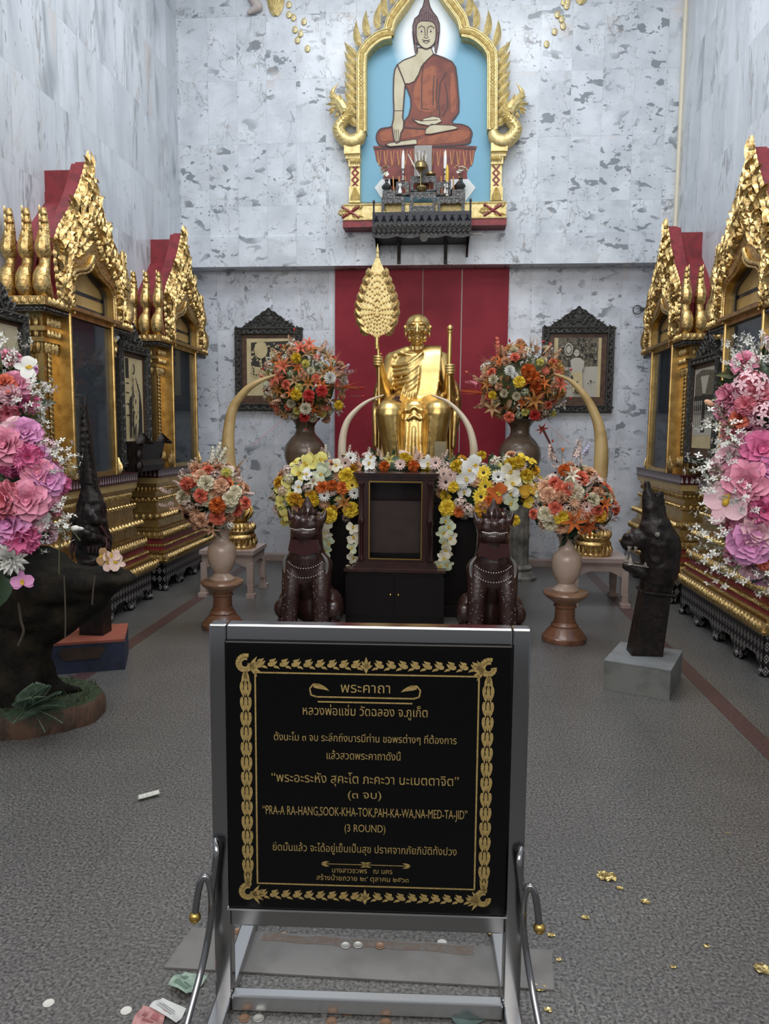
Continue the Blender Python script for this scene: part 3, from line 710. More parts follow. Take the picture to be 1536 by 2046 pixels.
def make_cabinet(label, loc, rz):
    t = thing('gilded_cabinet', label, 'display cabinet', loc, rz, 'gilded display cabinets along the side walls')
    # scalloped inlaid skirt with feet
    g = G(); o = .08; X, Y = L2+o, D+o
    def edge(n, x0, x1):
        pts = []
        for i in range(n):
            a, b = x0+(x1-x0)*i/n, x0+(x1-x0)*(i+1)/n; w_ = b-a
            pts += [(a, .0 if i == 0 else .02), (a+.10*w_, .0), (a+.16*w_, .06), (a+.24*w_, .075), (a+.34*w_, .11), (a+.66*w_, .11), (a+.76*w_, .075), (a+.84*w_, .06), (a+.90*w_, .0)]
        return pts+[(x1, .0)]
    e = edge(4, -X, X)
    g.prism([V((x, Y, z)) for x, z in e]+[V((X, Y, .27)), V((-X, Y, .27))], (0, -.03, 0))
    for s in (-1, 1):
        e = edge(1, 0, Y); g.prism([V((s*X, y, z)) for y, z in e]+[V((s*X, Y, .27)), V((s*X, 0, .27))], (-s*.03, 0, 0))
    g.build('inlaid_skirt', SKIRT, t, local=True, smooth=False)
    for x in (-X+.03, -X*.48, 0, X*.48, X-.03):
        g = G(); g.box((x, Y-.035, .03), (.05, .05, .06)); g.sph((x, Y-.01, .025), (.035, .03, .025), seg=8, rings=6); g.build('foot', SKIRT, t, local=True)
    # gilded stepped base
    g = G()
    sweep3(g, [(.265, .115), (.285, .125), (.29, .12), (.335, .075), (.345, .085), (.36, .085), (.37, .06), (.40, .055), (.41, .065), (.425, .065), (.43, .04), (.47, .035), (.475, .055), (.53, .02), (.54, .03), (.56, .03), (.57, .0), (.64, -.01), (.645, .02), (.67, .035), (.695, .02), (.70, -.02), (.79, -.03), (.795, -.01), (.83, -.01), (.84, -.04), (.93, -.045), (.935, -.02), (.96, -.02), (.965, .0), (1.02, .005)],
           [0, 0, 0, 0, 1, 0, 2, 0, 1, 0, 2, 0, 0, 0, 1, 0, 0, 0, 0, 0, 0, 0, 0, 0, 0, 0, 0, 0, 0, 3])
    g.build('gilded_base', [GOLD, GOLDC, REDP, OCHRE], t, local=True, ang=20)
    g = G(); petals(g, .289, .118, .052, .055, .55); g.build('lotus_row', GOLDC, t, local=True)
    for args in ((.474, .052, .045, .065, .5), (.40, .058, .024, .022, .6), (.646, .03, .06, .05, .5), (.93, -.035, .036, .05, .5, False), (.815, -.01, .05, .025, .4)):
        g = G(); petals(g, *args); g.build('lotus_row', GOLDC, t, local=True)
    for args in ((.418, .066, .026, .006), (.812, -.008, .03, .008)):
        g = G(); beads(g, *args); g.build('bead_row', GOLDC, t, local=True)
    g = G(); g.bx(-L2-.01, L2+.01, 0, D+.01, 1.03, 1.085); g.build('inlaid_sill', SILLM, t, local=True, smooth=False)
    g = G(); g.bx(-L2-.018, L2+.018, 0, D+.018, 1.085, 1.098); g.bx(-L2-.014, L2+.014, 0, D+.014, 1.02, 1.032); g.build('sill_lip', MAROON, t, local=True)
    # showcase
    WX, Z0, Z1, YF = .335, 1.098, 2.25, D+.015
    g = G(); f = .034
    g.bx(-WX, -WX+f, .01, YF, Z0, Z1); g.bx(WX-f, WX, .01, YF, Z0, Z1); g.bx(-WX, WX, .01, YF, Z0, Z0+f); g.bx(-WX, WX, .01, YF, Z1-f, Z1)
    for s in (-1, 1): g.tube([(s*(WX-.012), YF, Z0), (s*(WX-.012), YF, Z1)], .012, 8)
    g.build('window_frame', GOLD, t, local=True)
    g = G(); g.bx(-WX+f, WX-f, .004, .012, Z0+f, Z1-f)
    for s in (-1, 1): g.bx(s*(WX-f), s*(WX-f-.004), .012, YF-.035, Z0+f, Z1-f); g.bx(-WX+f, WX-f, .012, YF-.035, (Z0+f if s < 0 else Z1-f-.004), (Z0+f+.004 if s < 0 else Z1-f))
    g.build('dark_backing', NAVY, t, local=True)
    g = G(); g.bx(-WX+f, WX-f, YF-.03, YF-.026, Z0+f, Z1-f); g.build('glass_pane', GLASS, t, local=True)
    # pilasters with rope moulding and capital
    for s in (-1, 1):
        g = G(); x0, x1 = s*WX, s*.515; yf = D-.075
        g.bx(min(x0, x1), max(x0, x1), 0, yf, Z0, 2.20)
        g.bx(min(x0, s*.535), max(x0, s*.535), 0, yf+.02, 2.02, 2.05); g.bx(min(x0, s*.545), max(x0, s*.545), 0, yf+.03, 2.09, 2.12)
        g.bx(min(x0, s*.53), max(x0, s*.53), 0, yf+.015, Z0, Z0+.05)
        g.mi = 1
        for k in range(22):
            z = Z0+.16+k*.034
            for (o_, nx) in ((V((s*.465, yf+.004, z)), V((0, 1, 0))),):
                M = lambda u, v, h, o_=o_: o_+V((u*s, 0, v))+nx*h; g.leaf(M, (-.02, 0), .95, .055, .028, .3, .7, 4)
            o_ = V((s*.519, yf-.05, z)); M = lambda u, v, h, o_=o_: o_+V((0, u, v))+V((s*h, 0, 0)); g.leaf(M, (-.02, 0), .95, .055, .028, .3, .7, 4)
        for k in range(4):
            for z, hgt, dn in ((Z0+.05, .10, 1), (2.02, .08, -1), (2.12, .07, 1), (2.05, .05, 1)):
                o_ = V((s*(WX+.03+k*.045), yf+(.03 if z > 2.03 else .008), z)); M = lambda u, v, h, o_=o_: o_+V((u, h, v)); g.leaf(M, (0, 0), PI/2*dn, hgt, .036, 0, .42, 5)
                o_ = V((s*(.54 if z > 2.03 else .522), .03+k*.05, z)); M = lambda u, v, h, o_=o_: o_+V((s*h, u, v)); g.leaf(M, (0, 0), PI/2*dn, hgt, .036, 0, .42, 5)
        g.build('pilaster', [GOLD, GOLDC], t, local=True)
    # bead course and gilded shelf that carries the finials
    for s in (-1, 1):
        g = G(); x0, x1 = s*WX, s*.64
        g.bx(min(x0, x1), max(x0, x1), 0, D+.01, 2.20, 2.235)
        for k in range(9): g.sph((s*(WX+.02+k*.035), D+.012, 2.218), .013, seg=6, rings=5)
        for k in range(9): g.sph((s*.642, .02+k*.033, 2.218), .013, seg=6, rings=5)
        g.build('bead_course', mk('dark_silver_beads', (.10, .095, .09), .3, .5, (.02, .02, .02), 60), t, local=True)
    for s in (-1, 1):
        g = G()
        x0, x1 = s*.30, s*.67; g.bx(min(x0, x1), max(x0, x1), 0, D+.035, 2.235, 2.29)
        for k in range(6):
            M = lambda u, v, h, o_=V((s*(.37+k*.05), D+.036, 2.24)): o_+V((u, h, v)); g.leaf(M, (0, 0), PI/2, .05, .045, 0, .4, 4)
            M = lambda u, v, h, o_=V((s*.672, .03+k*.05, 2.24)): o_+V((s*h, u, v)); g.leaf(M, (0, 0), PI/2, .05, .045, 0, .4, 4)
        g.build('finial_shelf', GOLDC, t, local=True)
    # gable
    half = [(.47, 2.26), (.50, 2.44), (.51, 2.58), (.46, 2.70), (.37, 2.80), (.275, 2.90), (.19, 3.01), (.115, 3.12), (.058, 3.22), (.0, 3.33)]
    arch = [(.335, 2.25), (.335, 2.41), (.325, 2.47), (.28, 2.52), (.20, 2.545), (.12, 2.57), (.05, 2.615), (.0, 2.68)]
    hh = [(p.x, p.y) for p in curve([V((x, z, 0)) for x, z in half], 4)]; aa = [(p.x, p.y) for p in curve([V((x, z, 0)) for x, z in arch], 4)]
    n = max(len(hh), len(aa))
    def resample(p, n):
        ds = [0]
        for q, r in zip(p, p[1:]): ds.append(ds[-1]+math.hypot(r[0]-q[0], r[1]-q[1]))
        out = []
        for i in range(n):
            d = ds[-1]*i/(n-1); k = max(j for j in range(len(ds)) if ds[j] <= d+1e-9); k = min(k, len(p)-2)
            f_ = (d-ds[k])/max(ds[k+1]-ds[k], 1e-9); out.append((p[k][0]+(p[k+1][0]-p[k][0])*f_, p[k][1]+(p[k+1][1]-p[k][1])*f_))
        return out
    A, H_ = resample(aa, 26), resample(hh, 26)
    YG = D+.03
    g = G()
    for s in (-1, 1):
        ri, ro, bi, bo, mid = [], [], [], [], []
        for (ax, az), (hx, hz) in zip(A, H_):
            ri.append(g.v(V((s*ax, YG, az)))); ro.append(g.v(V((s*hx, YG-.01, hz)))); bi.append(g.v(V((s*ax, YG-.10, az)))); bo.append(g.v(V((s*hx, YG-.10, hz))))
            mid.append(g.v(V((s*(ax+hx)/2, YG+.03, (az+hz)/2))))
        for i in range(25):
            g.mi = 1; g.f([ri[i], ri[i+1], mid[i+1], mid[i]]); g.f([mid[i], mid[i+1], ro[i+1], ro[i]])
            g.mi = 0; g.f([ri[i], bi[i], bi[i+1], ri[i+1]]); g.mi = 2; g.f([ro[i], ro[i+1], bo[i+1], bo[i]]); g.f([bi[i], bo[i], bo[i+1], bi[i+1]])
    g.build('gable_board', [GOLD, GOLDC, REDP], t, local=True, ang=60)
    g = G()
    rr = random.Random(3)
    for s in (-1, 1):
        for i in range(1, 26):
            (ax, az), (hx, hz) = A[i], H_[i]; wd = math.hypot(hx-ax, hz-az)
            for k in range(5):
                f_ = .26+.16*k; x, z = ax+(hx-ax)*f_, az+(hz-az)*f_; yy = YG+.03*(1-abs(f_-.5)*2)
                M = lambda u, v, h, o_=V((s*x, yy, z)): o_+V((s*u, h, v))
                g.leaf(M, (0, 0), 1.9+rr.uniform(-.7, .7), .075+.02*k, .034, rr.choice((-1.6, 1.6)), .75, 6)
            M = lambda u, v, h, o_=V((s*hx, YG-.01, hz)): o_+V((s*u, h, v)); g.leaf(M, (-.01, 0), 1.15, .07, .036, 1.0, .6, 5)
            if i % 4 == 2:
                M = lambda u, v, h, o_=V((s*(ax+hx)/2, YG+.03, (az+hz)/2)): o_+V((s*u, h, v)); g.spiral(M, (0, 0), .045, 0, 1.4, .010, 1, 10)
    c = V((0, YG+.025, 2.96))
    for r_ in (.075, .055): g.tube([c+V((math.cos(2*PI*k/20)*r_*.75, .01, math.sin(2*PI*k/20)*r_)) for k in range(21)], .008, 6)
    for k in range(8): g.tube([c, c+V((math.cos(PI*k/4)*.04, .012, math.sin(PI*k/4)*.055))], .006, 5)
    for s in (-1, 1):
        for dx, rr_ in ((.0, .014), (-.03, .009)): g.tube([V((s*max(ax+dx, 0), YG+.012, az+dx*.6)) for ax, az in A], rr_, 8)
        for dz in range(6):                                         # wavy foot ornament beside the arch
            M = lambda u, v, h, o_=V((s*.40, YG+.02, 2.27+dz*.045)): o_+V((s*u, h, v)); g.leaf(M, (0, 0), PI/2-.35, .10, .05, .9, .6, 6)
    g.build('carved_relief', GOLDC, t, local=True)
    g = G()                                                         # dark board put in as shade inside the arch, then tympanum steps
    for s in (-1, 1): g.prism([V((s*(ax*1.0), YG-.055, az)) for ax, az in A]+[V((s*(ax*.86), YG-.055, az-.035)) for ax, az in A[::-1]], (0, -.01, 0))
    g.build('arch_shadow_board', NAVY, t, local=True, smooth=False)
    g = G()
    cl = [V((s_*min(ax, .31), YG-.075, az-.03)) for s_ in (-1, 1) for ax, az in (A if s_ < 0 else A[::-1])]
    g.prism(cl, (0, -.02, 0))
    g.mi = 1
    for z in (2.30, 2.40): g.bx(-.30, .30, YG-.078, YG-.072, z, z+.025)
    g.build('tympanum', [OCHRE, NAVY], t, local=True, smooth=False)
    g = G(); g.bx(-.36, .36, .01, YG+.035, 2.25, 2.275); g.build('window_cornice', GOLD, t, local=True)
    g = G()                                                         # red painted back of the gable, ridge and roof
    g.prism([V((s_*x*.97, YG-.10, z-.01)) for s_, pts in ((-1, half), (1, half[::-1][1:])) for x, z in pts], (0, -.03, 0))
    g.bx(-.022, .022, .0, YG-.10, 2.9, 3.27); g.bx(-.030, .030, .0, YG-.12, 2.7, 3.12)
    for s in (-1, 1):
        g.prism([V((s*.03, .0, 3.05)), V((s*.46, .0, 2.62)), V((s*.60, .0, 2.30)), V((s*.03, .0, 2.30))], (0, YG-.14, 0))
    g.build('red_roof', REDP, t, local=True, smooth=False)
    # naga finials, three at each end
    def fin(s, y, x=.585):
        g = G(); b = V((s*x, y, 2.29))
        pts = [b+V(q) for q in ((s*.0, 0, .0), (s*.045, 0, .06), (s*.05, 0, .13), (s*.01, 0, .20), (s*.0, 0, .26))]
        q = curve(pts, 5); g.tube(q, lerps([.045, .058, .052, .034, .036], len(q)), 10)
        q2 = curve([b+V(v) for v in ((0, 0, .26), (s*.02, 0, .31), (s*.005, 0, .38), (-s*.01, 0, .46), (-s*.005, 0, .56))], 5)
        g.tube(q2, lerps([.044, .050, .040, .028, .016], len(q2)), 8)
        for z, r_ in ((.27, .044), (.34, .042), (.40, .036), (.46, .030), (.51, .024)): g.lathe(b+V((-s*.002, 0, z)), [(r_*.8, 0), (r_, .008), (r_, .018), (r_*.8, .026)], 10)
        for k in range(5):
            M = lambda u, v, h, o_=b+V((s*.03, 0, .30+k*.05)): o_+V((s*u, h, v)); g.leaf(M, (0, 0), .9, .07, .03, 1., .4, 5)
            M = lambda u, v, h, o_=b+V((s*.055, 0, .02+k*.03)): o_+V((s*h, u, v)); g.leaf(M, (0, 0), PI/2, .05, .05, 0, .4, 4)
        return g.mesh('naga_finial', GOLDC)
    for s in (-1, 1):
        me = fin(s, 0)
        for y in (.06, .175, .29):
            o = put('naga_finial', me, t, local=True); o.location = (0, y, 0)
    # gilded leaf brackets at the foot of the window
    for s in (-1, 1):
        g = G(); M = lambda u, v, h: V((s*(WX+.005+u), YF-.02+h, Z0+v))
        for k in range(3): g.leaf(M, (.03*k, 0), PI/2-.1*k, .17-.035*k, .05, -.4, .6, 6)
        g.build('leaf_bracket', GOLDC, t, local=True)
    return t
cabA = make_cabinet('gilded cabinet on the left, nearest, behind the dark naga post', (XL, 5.28, 0), -PI/2)
cabB = dup(cabA, (XL, 7.18, 0), 'gilded cabinet on the left, in the far corner beside the back wall', -PI/2)
cabC = dup(cabA, (XR, 7.18, 0), 'gilded cabinet on the right, in the far corner beside the back wall', PI/2)
cabD = dup(cabA, (XR, 5.28, 0), 'gilded cabinet on the right, nearest, behind the pink flowers', PI/2)

# pictures in the gaps between and before the cabinets
picture('framed_photograph', 'dark framed photograph of a standing robed figure between the two left cabinets', (-2.69, 6.20, 1.13), PI/2, .62, 1.03, 'tall', .22, .05, .07)
picture('framed_photograph', 'dark framed pale photograph at the left picture edge before the nearest cabinet', (-2.69, 4.25, 1.10), PI/2, .66, 1.06, 'spire', .24, .03, .06)
picture('framed_photograph', 'dark framed photograph of a timber house between the two right cabinets', (2.11, 6.28, 1.20), -PI/2, .70, .88, 'house', .2, .045, .06)

# figures inside the two left showcases
def figurine(label, loc, s=1.0):
    t = thing('gilded_figurine', label, 'statuette', loc, -PI/2+.3, 'gilded figurines in the left showcases')
    g = G()
    g.sph((0, 0, .045*s), (.085*s, .06*s, .045*s)); g.sph((0, 0, .13*s), (.045*s, .035*s, .07*s)); g.sph((0, 0, .235*s), (.026*s, .028*s, .034*s)); g.chain([V((-.045*s, 0, .175*s)), V((-.07*s, .01, .11*s)), V((-.03*s, .05*s, .075*s))], [.018*s, .015*s, .012*s])
    g.chain([V((.045*s, 0, .175*s)), V((.07*s, .01, .11*s)), V((.03*s, .05*s, .075*s))], [.018*s, .015*s, .012*s]); g.cap((0, 0, .19*s), .016*s, (0, 0, .22*s), .016*s); g.cap((0, 0, .26*s), .012*s, (0, 0, .30*s), .003*s)
    blob(g, .008*s, 2).build('figure', GOLDS, t, local=True)
    g = G(); g.lathe((0, 0, -.10*s), [(.085*s, 0), (.09*s, .02*s), (.07*s, .035*s), (.075*s, .07*s), (.09*s, .09*s), (.085*s, .10*s)], 16); g.build('pedestal', GOLDC, t, local=True)
    return t
def inshelf(yc, z, lab):
    g = G(); g.bx(XL+.013, XL+.24, yc-.29, yc+.29, z-.012, z); tag(g.build('glass_shelf', GLASS), lab, 'shelf')
f1 = figurine('small gilded seated figurine low inside the nearest left showcase', (-2.72, 5.13, 1.132+.10), 1.)
inshelf(5.28, 1.60, 'glass shelf at mid height in the nearest left showcase'); inshelf(5.28, 1.95, 'glass shelf high in the nearest left showcase'); inshelf(7.18, 1.60, 'glass shelf at mid height in the far left showcase')
dup(f1, (-2.72, 5.20, 1.70), 'small gilded seated figurine at mid height inside the nearest left showcase')
dup(f1, (-2.72, 5.14, 2.05), 'small gilded seated figurine at the top inside the nearest left showcase')
dup(f1, (-2.72, 7.02, 1.70), 'small gilded seated figurine inside the far left showcase')

# dark carved censer on the sills in the left gap
t = thing('carved_planter', 'dark carved planter with scroll corners before the standing figure photograph', 'planter', (-2.60, 6.22, 1.10))
g = G()
g.prism([V((-2.66+x, 5.98, 1.10+z)) for x, z in ((0, 0), (.14, 0), (.16, .05), (.13, .10), (.16, .22), (.17, .25), (-.03, .25), (-.02, .22), (.01, .10), (-.02, .05))], (0, .46, 0)); g.build('body', EBONY, t, smooth=False)
for yy in (6.0, 6.42):
    g = G()
    for k in range(7):
        M = lambda u, v, h, o_=V((-2.53+h_ if False else -2.53, yy+(k-3)*.03, 1.33)): o_+V((h+.01*k, u, v)); g.leaf(M, (0, 0), PI/2+(k-3)*.35, .10, .04, .8, .6, 5)
    g.sph((-2.55, yy, 1.14), (.04, .045, .05), seg=8); g.sph((-2.55, yy, 1.24), (.035, .035, .06), seg=8); g.build('scroll_corner', EBONY, t)
# ------------------------------------------------------------------ black altar shelf under the painting
sx0, sx1 = P(744, 420, 7.6).x, P(942, 420, 7.6).x; scx = (sx0+sx1)/2
zt = P(742, 420, 7.6).z-.02
t = thing('altar_shelf', 'black carved altar shelf on iron brackets below the Buddha painting', 'shelf', (scx, YU, zt-.25))
g = G(); g.bx(sx0+.02, sx1-.02, 7.62, YU-.03, zt-.10, zt-.06); g.build('shelf_board', BLKL, t)
g = G(); g.bx(sx0, sx1, 7.60, 7.625, zt-.115, zt+.0); 
for s in (sx0, sx1-.02): g.bx(s, s+.02, 7.6, YU-.03, zt-.115, zt)
M = lambda u, v, h: V((u, 7.598-h, v))
for i in range(26):
    x = sx0+.02+i*(sx1-sx0-.04)/25
    g.leaf(M, (x, zt-.09), PI/2+(.5 if i % 2 else -.5), .07, .025, 0, .6, 4)
g.build('gallery_rail', mk('blue_black_carving', (.010, .012, .020), .45, 0, (.05, .05, .055), 60, .55, .66, .5, 100), t)
g = G()
pts = [(sx0, zt-.11), (sx1, zt-.11)]+[(sx1-(sx1-sx0)*i/24, zt-.235-.022*abs(math.sin(i*PI/6))) for i in range(25)]
g.prism([V((x, 7.590, z)) for x, z in pts], (0, .02, 0)); M = lambda u, v, h: V((u, 7.588-h, v))
for i in range(20):
    x = sx0+.03+i*(sx1-sx0-.06)/19; sg = 1 if x < scx else -1
    g.spiral(M, (x, zt-.175), .035, PI/2, 1.2, .007, sg, 10); g.leaf(M, (x, zt-.215), PI/2-sg*.6, .085, .028, sg*1.2, .6, 5); g.leaf(M, (x+.02, zt-.12), -PI/2+sg*.5, .05, .02, sg, .6, 4)
g.build('carved_apron', CARVED, t)
for s in (-1, 1):
    x = scx+s*(sx1-sx0)*.5
    g = G(); g.tube([(x-s*.012, 7.61, zt-.10), (x-s*.012, 7.61, zt+.09)], .010, 6); g.sph((x-s*.012, 7.61, zt+.10), (.014, .014, .022), seg=8); g.build('corner_post', CARVED, t)
    g = G(); g.prism([V((x-s*.02, 7.61, zt-.12)), V((x-s*.02, YU-.03, zt-.12)), V((x-s*.02, YU-.03, zt-.36)), V((x-s*.02, 7.72, zt-.28))], (-s*.02, 0, 0)); g.build('side_bracket', BLKL, t)
for px in (797, 890):
    x = P(px, 500, YU-.03).x; z0 = P(px, 527, YU-.03).z
    g = G(); g.bx(x-.018, x+.018, YU-.045, YU-.022, z0, zt-.1); g.tube([(x, YU-.05, zt-.38), (x, 7.7, zt-.10)], .012, 6)
    for z in (z0+.08, z0+.24): g.sph((x, YU-.05, z), (.014, .01, .014), seg=8)
    g.build('iron_bracket', CARVED, t)
g = G(); g.bx(sx0+.01, sx1-.01, 7.612, YU-.03, zt-.23, zt-.10); g.build('lower_box', BLKL, t)
c = P(847, 468, 7.62)
t = thing('spotlight', 'black tubular spotlight hanging under the altar shelf', 'lamp', c+V((0, .05, .12)))
g = G(); g.tube([c+V((0, -.03, -.04)), c+V((0, .10, .03))], .035, 14); g.build('barrel', CARVED, t)
g = G(); g.tube([c+V((0, -.035, -.0425)), c+V((0, -.028, -.039))], [.040, .036], 14); g.build('lens_ring', mk('grey_metal', (.3, .3, .3), .3, .8), t)
g = G(); g.tube([c+V((0, .06, .03)), c+V((0, .06, .13))], .018, 8); g.build('mount', CARVED, t)

# stepped mother-of-pearl tables on the shelf
MOP = mk('pearl_inlaid_black', (.030, .030, .032), .3, 0, (.24, .24, .25), 70, .53, .64, .3, 90)
zs = zt-.06
def mini_table(px0, px1, pyt, pyb, Y0, Y1, lab):
    a, b = P(px0, pyt, Y0), P(px1, pyb, Y0); z0 = zs if pyb > 405 else b.z
    t = thing('pearl_inlaid_table', lab, 'altar table', ((a.x+b.x)/2, (Y0+Y1)/2, z0))
    h = a.z-z0; g = G(); g.bx(a.x, b.x, Y0, Y1, a.z-.018, a.z); g.build('table_top', MOP, t)
    g = G(); n = 12; wd = b.x-a.x
    pts = [(a.x, a.z-.018), (b.x, a.z-.018)]+[(b.x-wd*i/n, a.z-.05-.018*abs(math.sin(i*PI/3))) for i in range(n+1)]
    g.prism([V((x, Y0+.004, z)) for x, z in pts], (0, .012, 0)); g.build('apron', MOP, t)
    for x in (a.x, b.x-.03):
        for y in (Y0, Y1-.03):
            g = G(); g.bx(x, x+.03, y, y+.03, z0, a.z-.018); g.build('leg', MOP, t)
    g = G(); g.bx(a.x+.005, b.x-.005, Y0+.02, Y1, z0, z0+.014); g.build('stretcher', MOP, t)
    return a.z
zA = mini_table(817, 870, 411, 425, 7.655, 7.72, 'lowest small inlaid table at the middle front of the altar shelf')
zB = mini_table(819, 870, 384, 408, 7.73, 7.80, 'second inlaid table up in the middle stack on the altar shelf')
zC = mini_table(820, 872, 352, 380, 7.81, 7.885, 'topmost inlaid table of the middle stack on the altar shelf')
zD = mini_table(762, 808, 393, 412, 7.69, 7.77, 'low inlaid table at the left end of the altar shelf')
zE = mini_table(791, 817, 363, 388, 7.80, 7.88, 'tall narrow inlaid table left of the middle stack on the shelf')
zF = mini_table(874, 928, 393, 412, 7.69, 7.77, 'low inlaid table at the right end of the altar shelf')
zG = mini_table(873, 900, 363, 388, 7.80, 7.88, 'tall narrow inlaid table right of the middle stack on the shelf')
mini_table(764, 790, 381, 400, 7.80, 7.88, 'small inlaid table behind the low left one, carrying a vase'); mini_table(903, 929, 379, 400, 7.80, 7.88, 'small inlaid table behind the low right one, carrying a vase')
def wcandle(px, pyt, pym, pyb, lab, col, Y=7.84, grp=None, stand=True):
    a, m, b = P(px, pyt, Y), P(px, pym, Y), P(px, pyb, Y)
    t = thing('altar_candle', lab, 'candle', b)
    g = G(); g.lathe(m, [(.016, 0), (.017, .01), (.0165, (a.z-m.z)*.65), (.014, (a.z-m.z)*.7), (.010, (a.z-m.z)*.88), (.001, a.z-m.z)], 12); g.build('candle', col, t)
    if stand:
        h = m.z-b.z; g = G(); g.lathe(b, [(.022, 0), (.024, h*.08), (.010, h*.2), (.008, h*.45), (.018, h*.55), (.010, h*.65), (.012, h*.85), (.022, h*.95), (.022, h)], 12); g.build('candlestick', mk('silver_metal', (.5, .5, .48), .25, .9), t)
wcandle(805, 299, 337, 361, 'white candle on a silver stick left of the middle tables on the shelf', WHITE)
wcandle(889, 299, 337, 361, 'white candle on a silver stick right of the middle tables on the shelf', WHITE)
wcandle(893, 328, 363, 392, 'yellow candle with a white tip in front of the right white candle', mk('yellow_wax', (.62, .40, .04), .5), 7.74)
# standing photo behind the middle stack
a, b = P(828, 291, 7.92), P(862, 351, 7.92)
t = thing('altar_photo', 'small grey photograph of a dark seated image standing behind the middle tables', 'photograph', ((a.x+b.x)/2, 7.92, b.z))
g = G(); g.bx(a.x, b.x, 7.918, 7.926, b.z-.07, a.z); g.build('mount', mk('grey_card', (.26, .25, .24), .5), t)
g = G(); M = lambda u, v, h: V(((a.x+b.x)/2+u, 7.9165-h*.05, b.z+v)); 
def flat(pts): g.poly([M(u, v, 0) for u, v in pts])
flat([(-.06, .03), (-.05, .10), (-.02, .13), (-.018, .17), (0, .20), (.018, .17), (.02, .13), (.05, .10), (.06, .03), (.03, .0), (-.03, 0)]); g.build('image', INK, t, smooth=False)
# vases with white flowers
def shelf_vase(px, pyt, pyb, Y, lab):
    a, b = P(px, pyt, Y), P(px, pyb, Y); h = a.z-b.z
    t = thing('small_vase', lab, 'vase', b)
    g = G(); g.lathe(b, [(.03*1.1, 0), (.045, h*.12), (.052, h*.32), (.035, h*.55), (.014, h*.75), (.016, h*.92), (.026, h)], 16); g.build('body', mk('dark_glazed_vase', (.035, .04, .042), .25, 0, coat=.3), t)
    return a
shelf_vases = [shelf_vase(772, 360, 380, 7.84, 'small dark vase with white flowers at the left end of the shelf'), shelf_vase(920, 357, 378, 7.84, 'small dark vase with white flowers at the right end of the shelf')]
# bowls, tray, joss sticks
BR = mk('aged_brass', (.42, .33, .16), .32, 1.)
b = P(842, 404, 7.765)
t = thing('incense_bowl', 'brass joss stick bowl on the second middle table of the shelf', 'bowl', (b.x, 7.765, zB))
g = G(); g.lathe((b.x, 7.765, zB), [(.022, 0), (.026, .01), (.05, .03), (.056, .05), (.050, .062), (.040, .066)], 18); g.build('bowl', BR, t)
b = P(840, 372, 7.74)
t = thing('incense_burner', 'tall brass incense burner on a thin stem before the top middle table', 'incense burner', (b.x, 7.74, zB))
g = G(); g.lathe((b.x, 7.74, zB+.02), [(.03, 0), (.012, .02), (.005, .05), (.005, .16), (.02, .19), (.055, .21), (.062, .25), (.05, .27), (.04, .265)], 18); g.build('bowl', BR, t)
for k in range(7):
    g = G(); x0 = (k-3)*.013; g.tube([(b.x+x0, 7.74, zB+.27), (b.x+x0*1.4, 7.735, zB+.36+.02*(k % 3))], .004, 5); g.build('joss_stick', BR if k % 2 else WHITE, t)
g = G(); a_ = P(815, 308, 7.76); b_ = P(838, 352, 7.76); g.tube([a_, b_], [.004, .009], 6); tag(g.build('taper_candle', WHITE), 'thin leaning white taper beside the incense burner', 'candle')
t = thing('brass_dish', 'small stack of gilt dishes on the topmost middle table', 'dish', (P(860, 350, 7.85).x, 7.85, zC)); g = G()
g.lathe((P(860, 350, 7.85).x, 7.85, zC), [(.03, 0), (.05, .01), (.045, .018), (.055, .022), (.05, .035)], 16); g.build('dishes', BR, t)
for px, lab in ((799, 'white lidded cup in the niche of the left narrow table'), (890, 'white lidded cup in front of the right narrow table')):
    b = P(px, 387, 7.78); g = G(); g.lathe((b.x, 7.78, b.z), [(.018, 0), (.022, .02), (.012, .045), (.010, .06), (.020, .07), (.022, .085), (.012, .095), (.004, .10)], 14); o = tag(g.build('lidded_cup', WHITE), lab, 'cup')
b = P(907, 411, 7.65); g = G()
for k in range(6): g.sph((b.x-.05+k*.02, 7.645, zs+.025+.008*(k % 3)), (.016, .016, .014), seg=8)
tag(blob(g, .006, 1).build('silver_garland', mk('silver_foil', (.7, .7, .72), .2, .9)), 'crumpled silver garland on the shelf before the right low table', 'garland')
b = P(773, 410, 7.65); g = G(); g.sph((b.x, 7.648, zs+.035), (.05, .02, .035), seg=10); g.cap((b.x-.02, 7.648, zs+.05), .02, (b.x-.03, 7.646, zs+.085), .006)
tag(blob(g, .006, 1).build('brass_figurine', BR), 'small brass reclining figurine on the shelf before the left low table', 'statuette')

# ------------------------------------------------------------------ the gilded seated statue
MX, MY = -.285, 6.95
t = thing('seated_monk_statue', 'large golden statue of a seated shaven monk in robes at the middle of the altar', 'statue', (MX, MY, 1.0))
def Q(px, py, Y): return P(px, py, Y)
g = G()
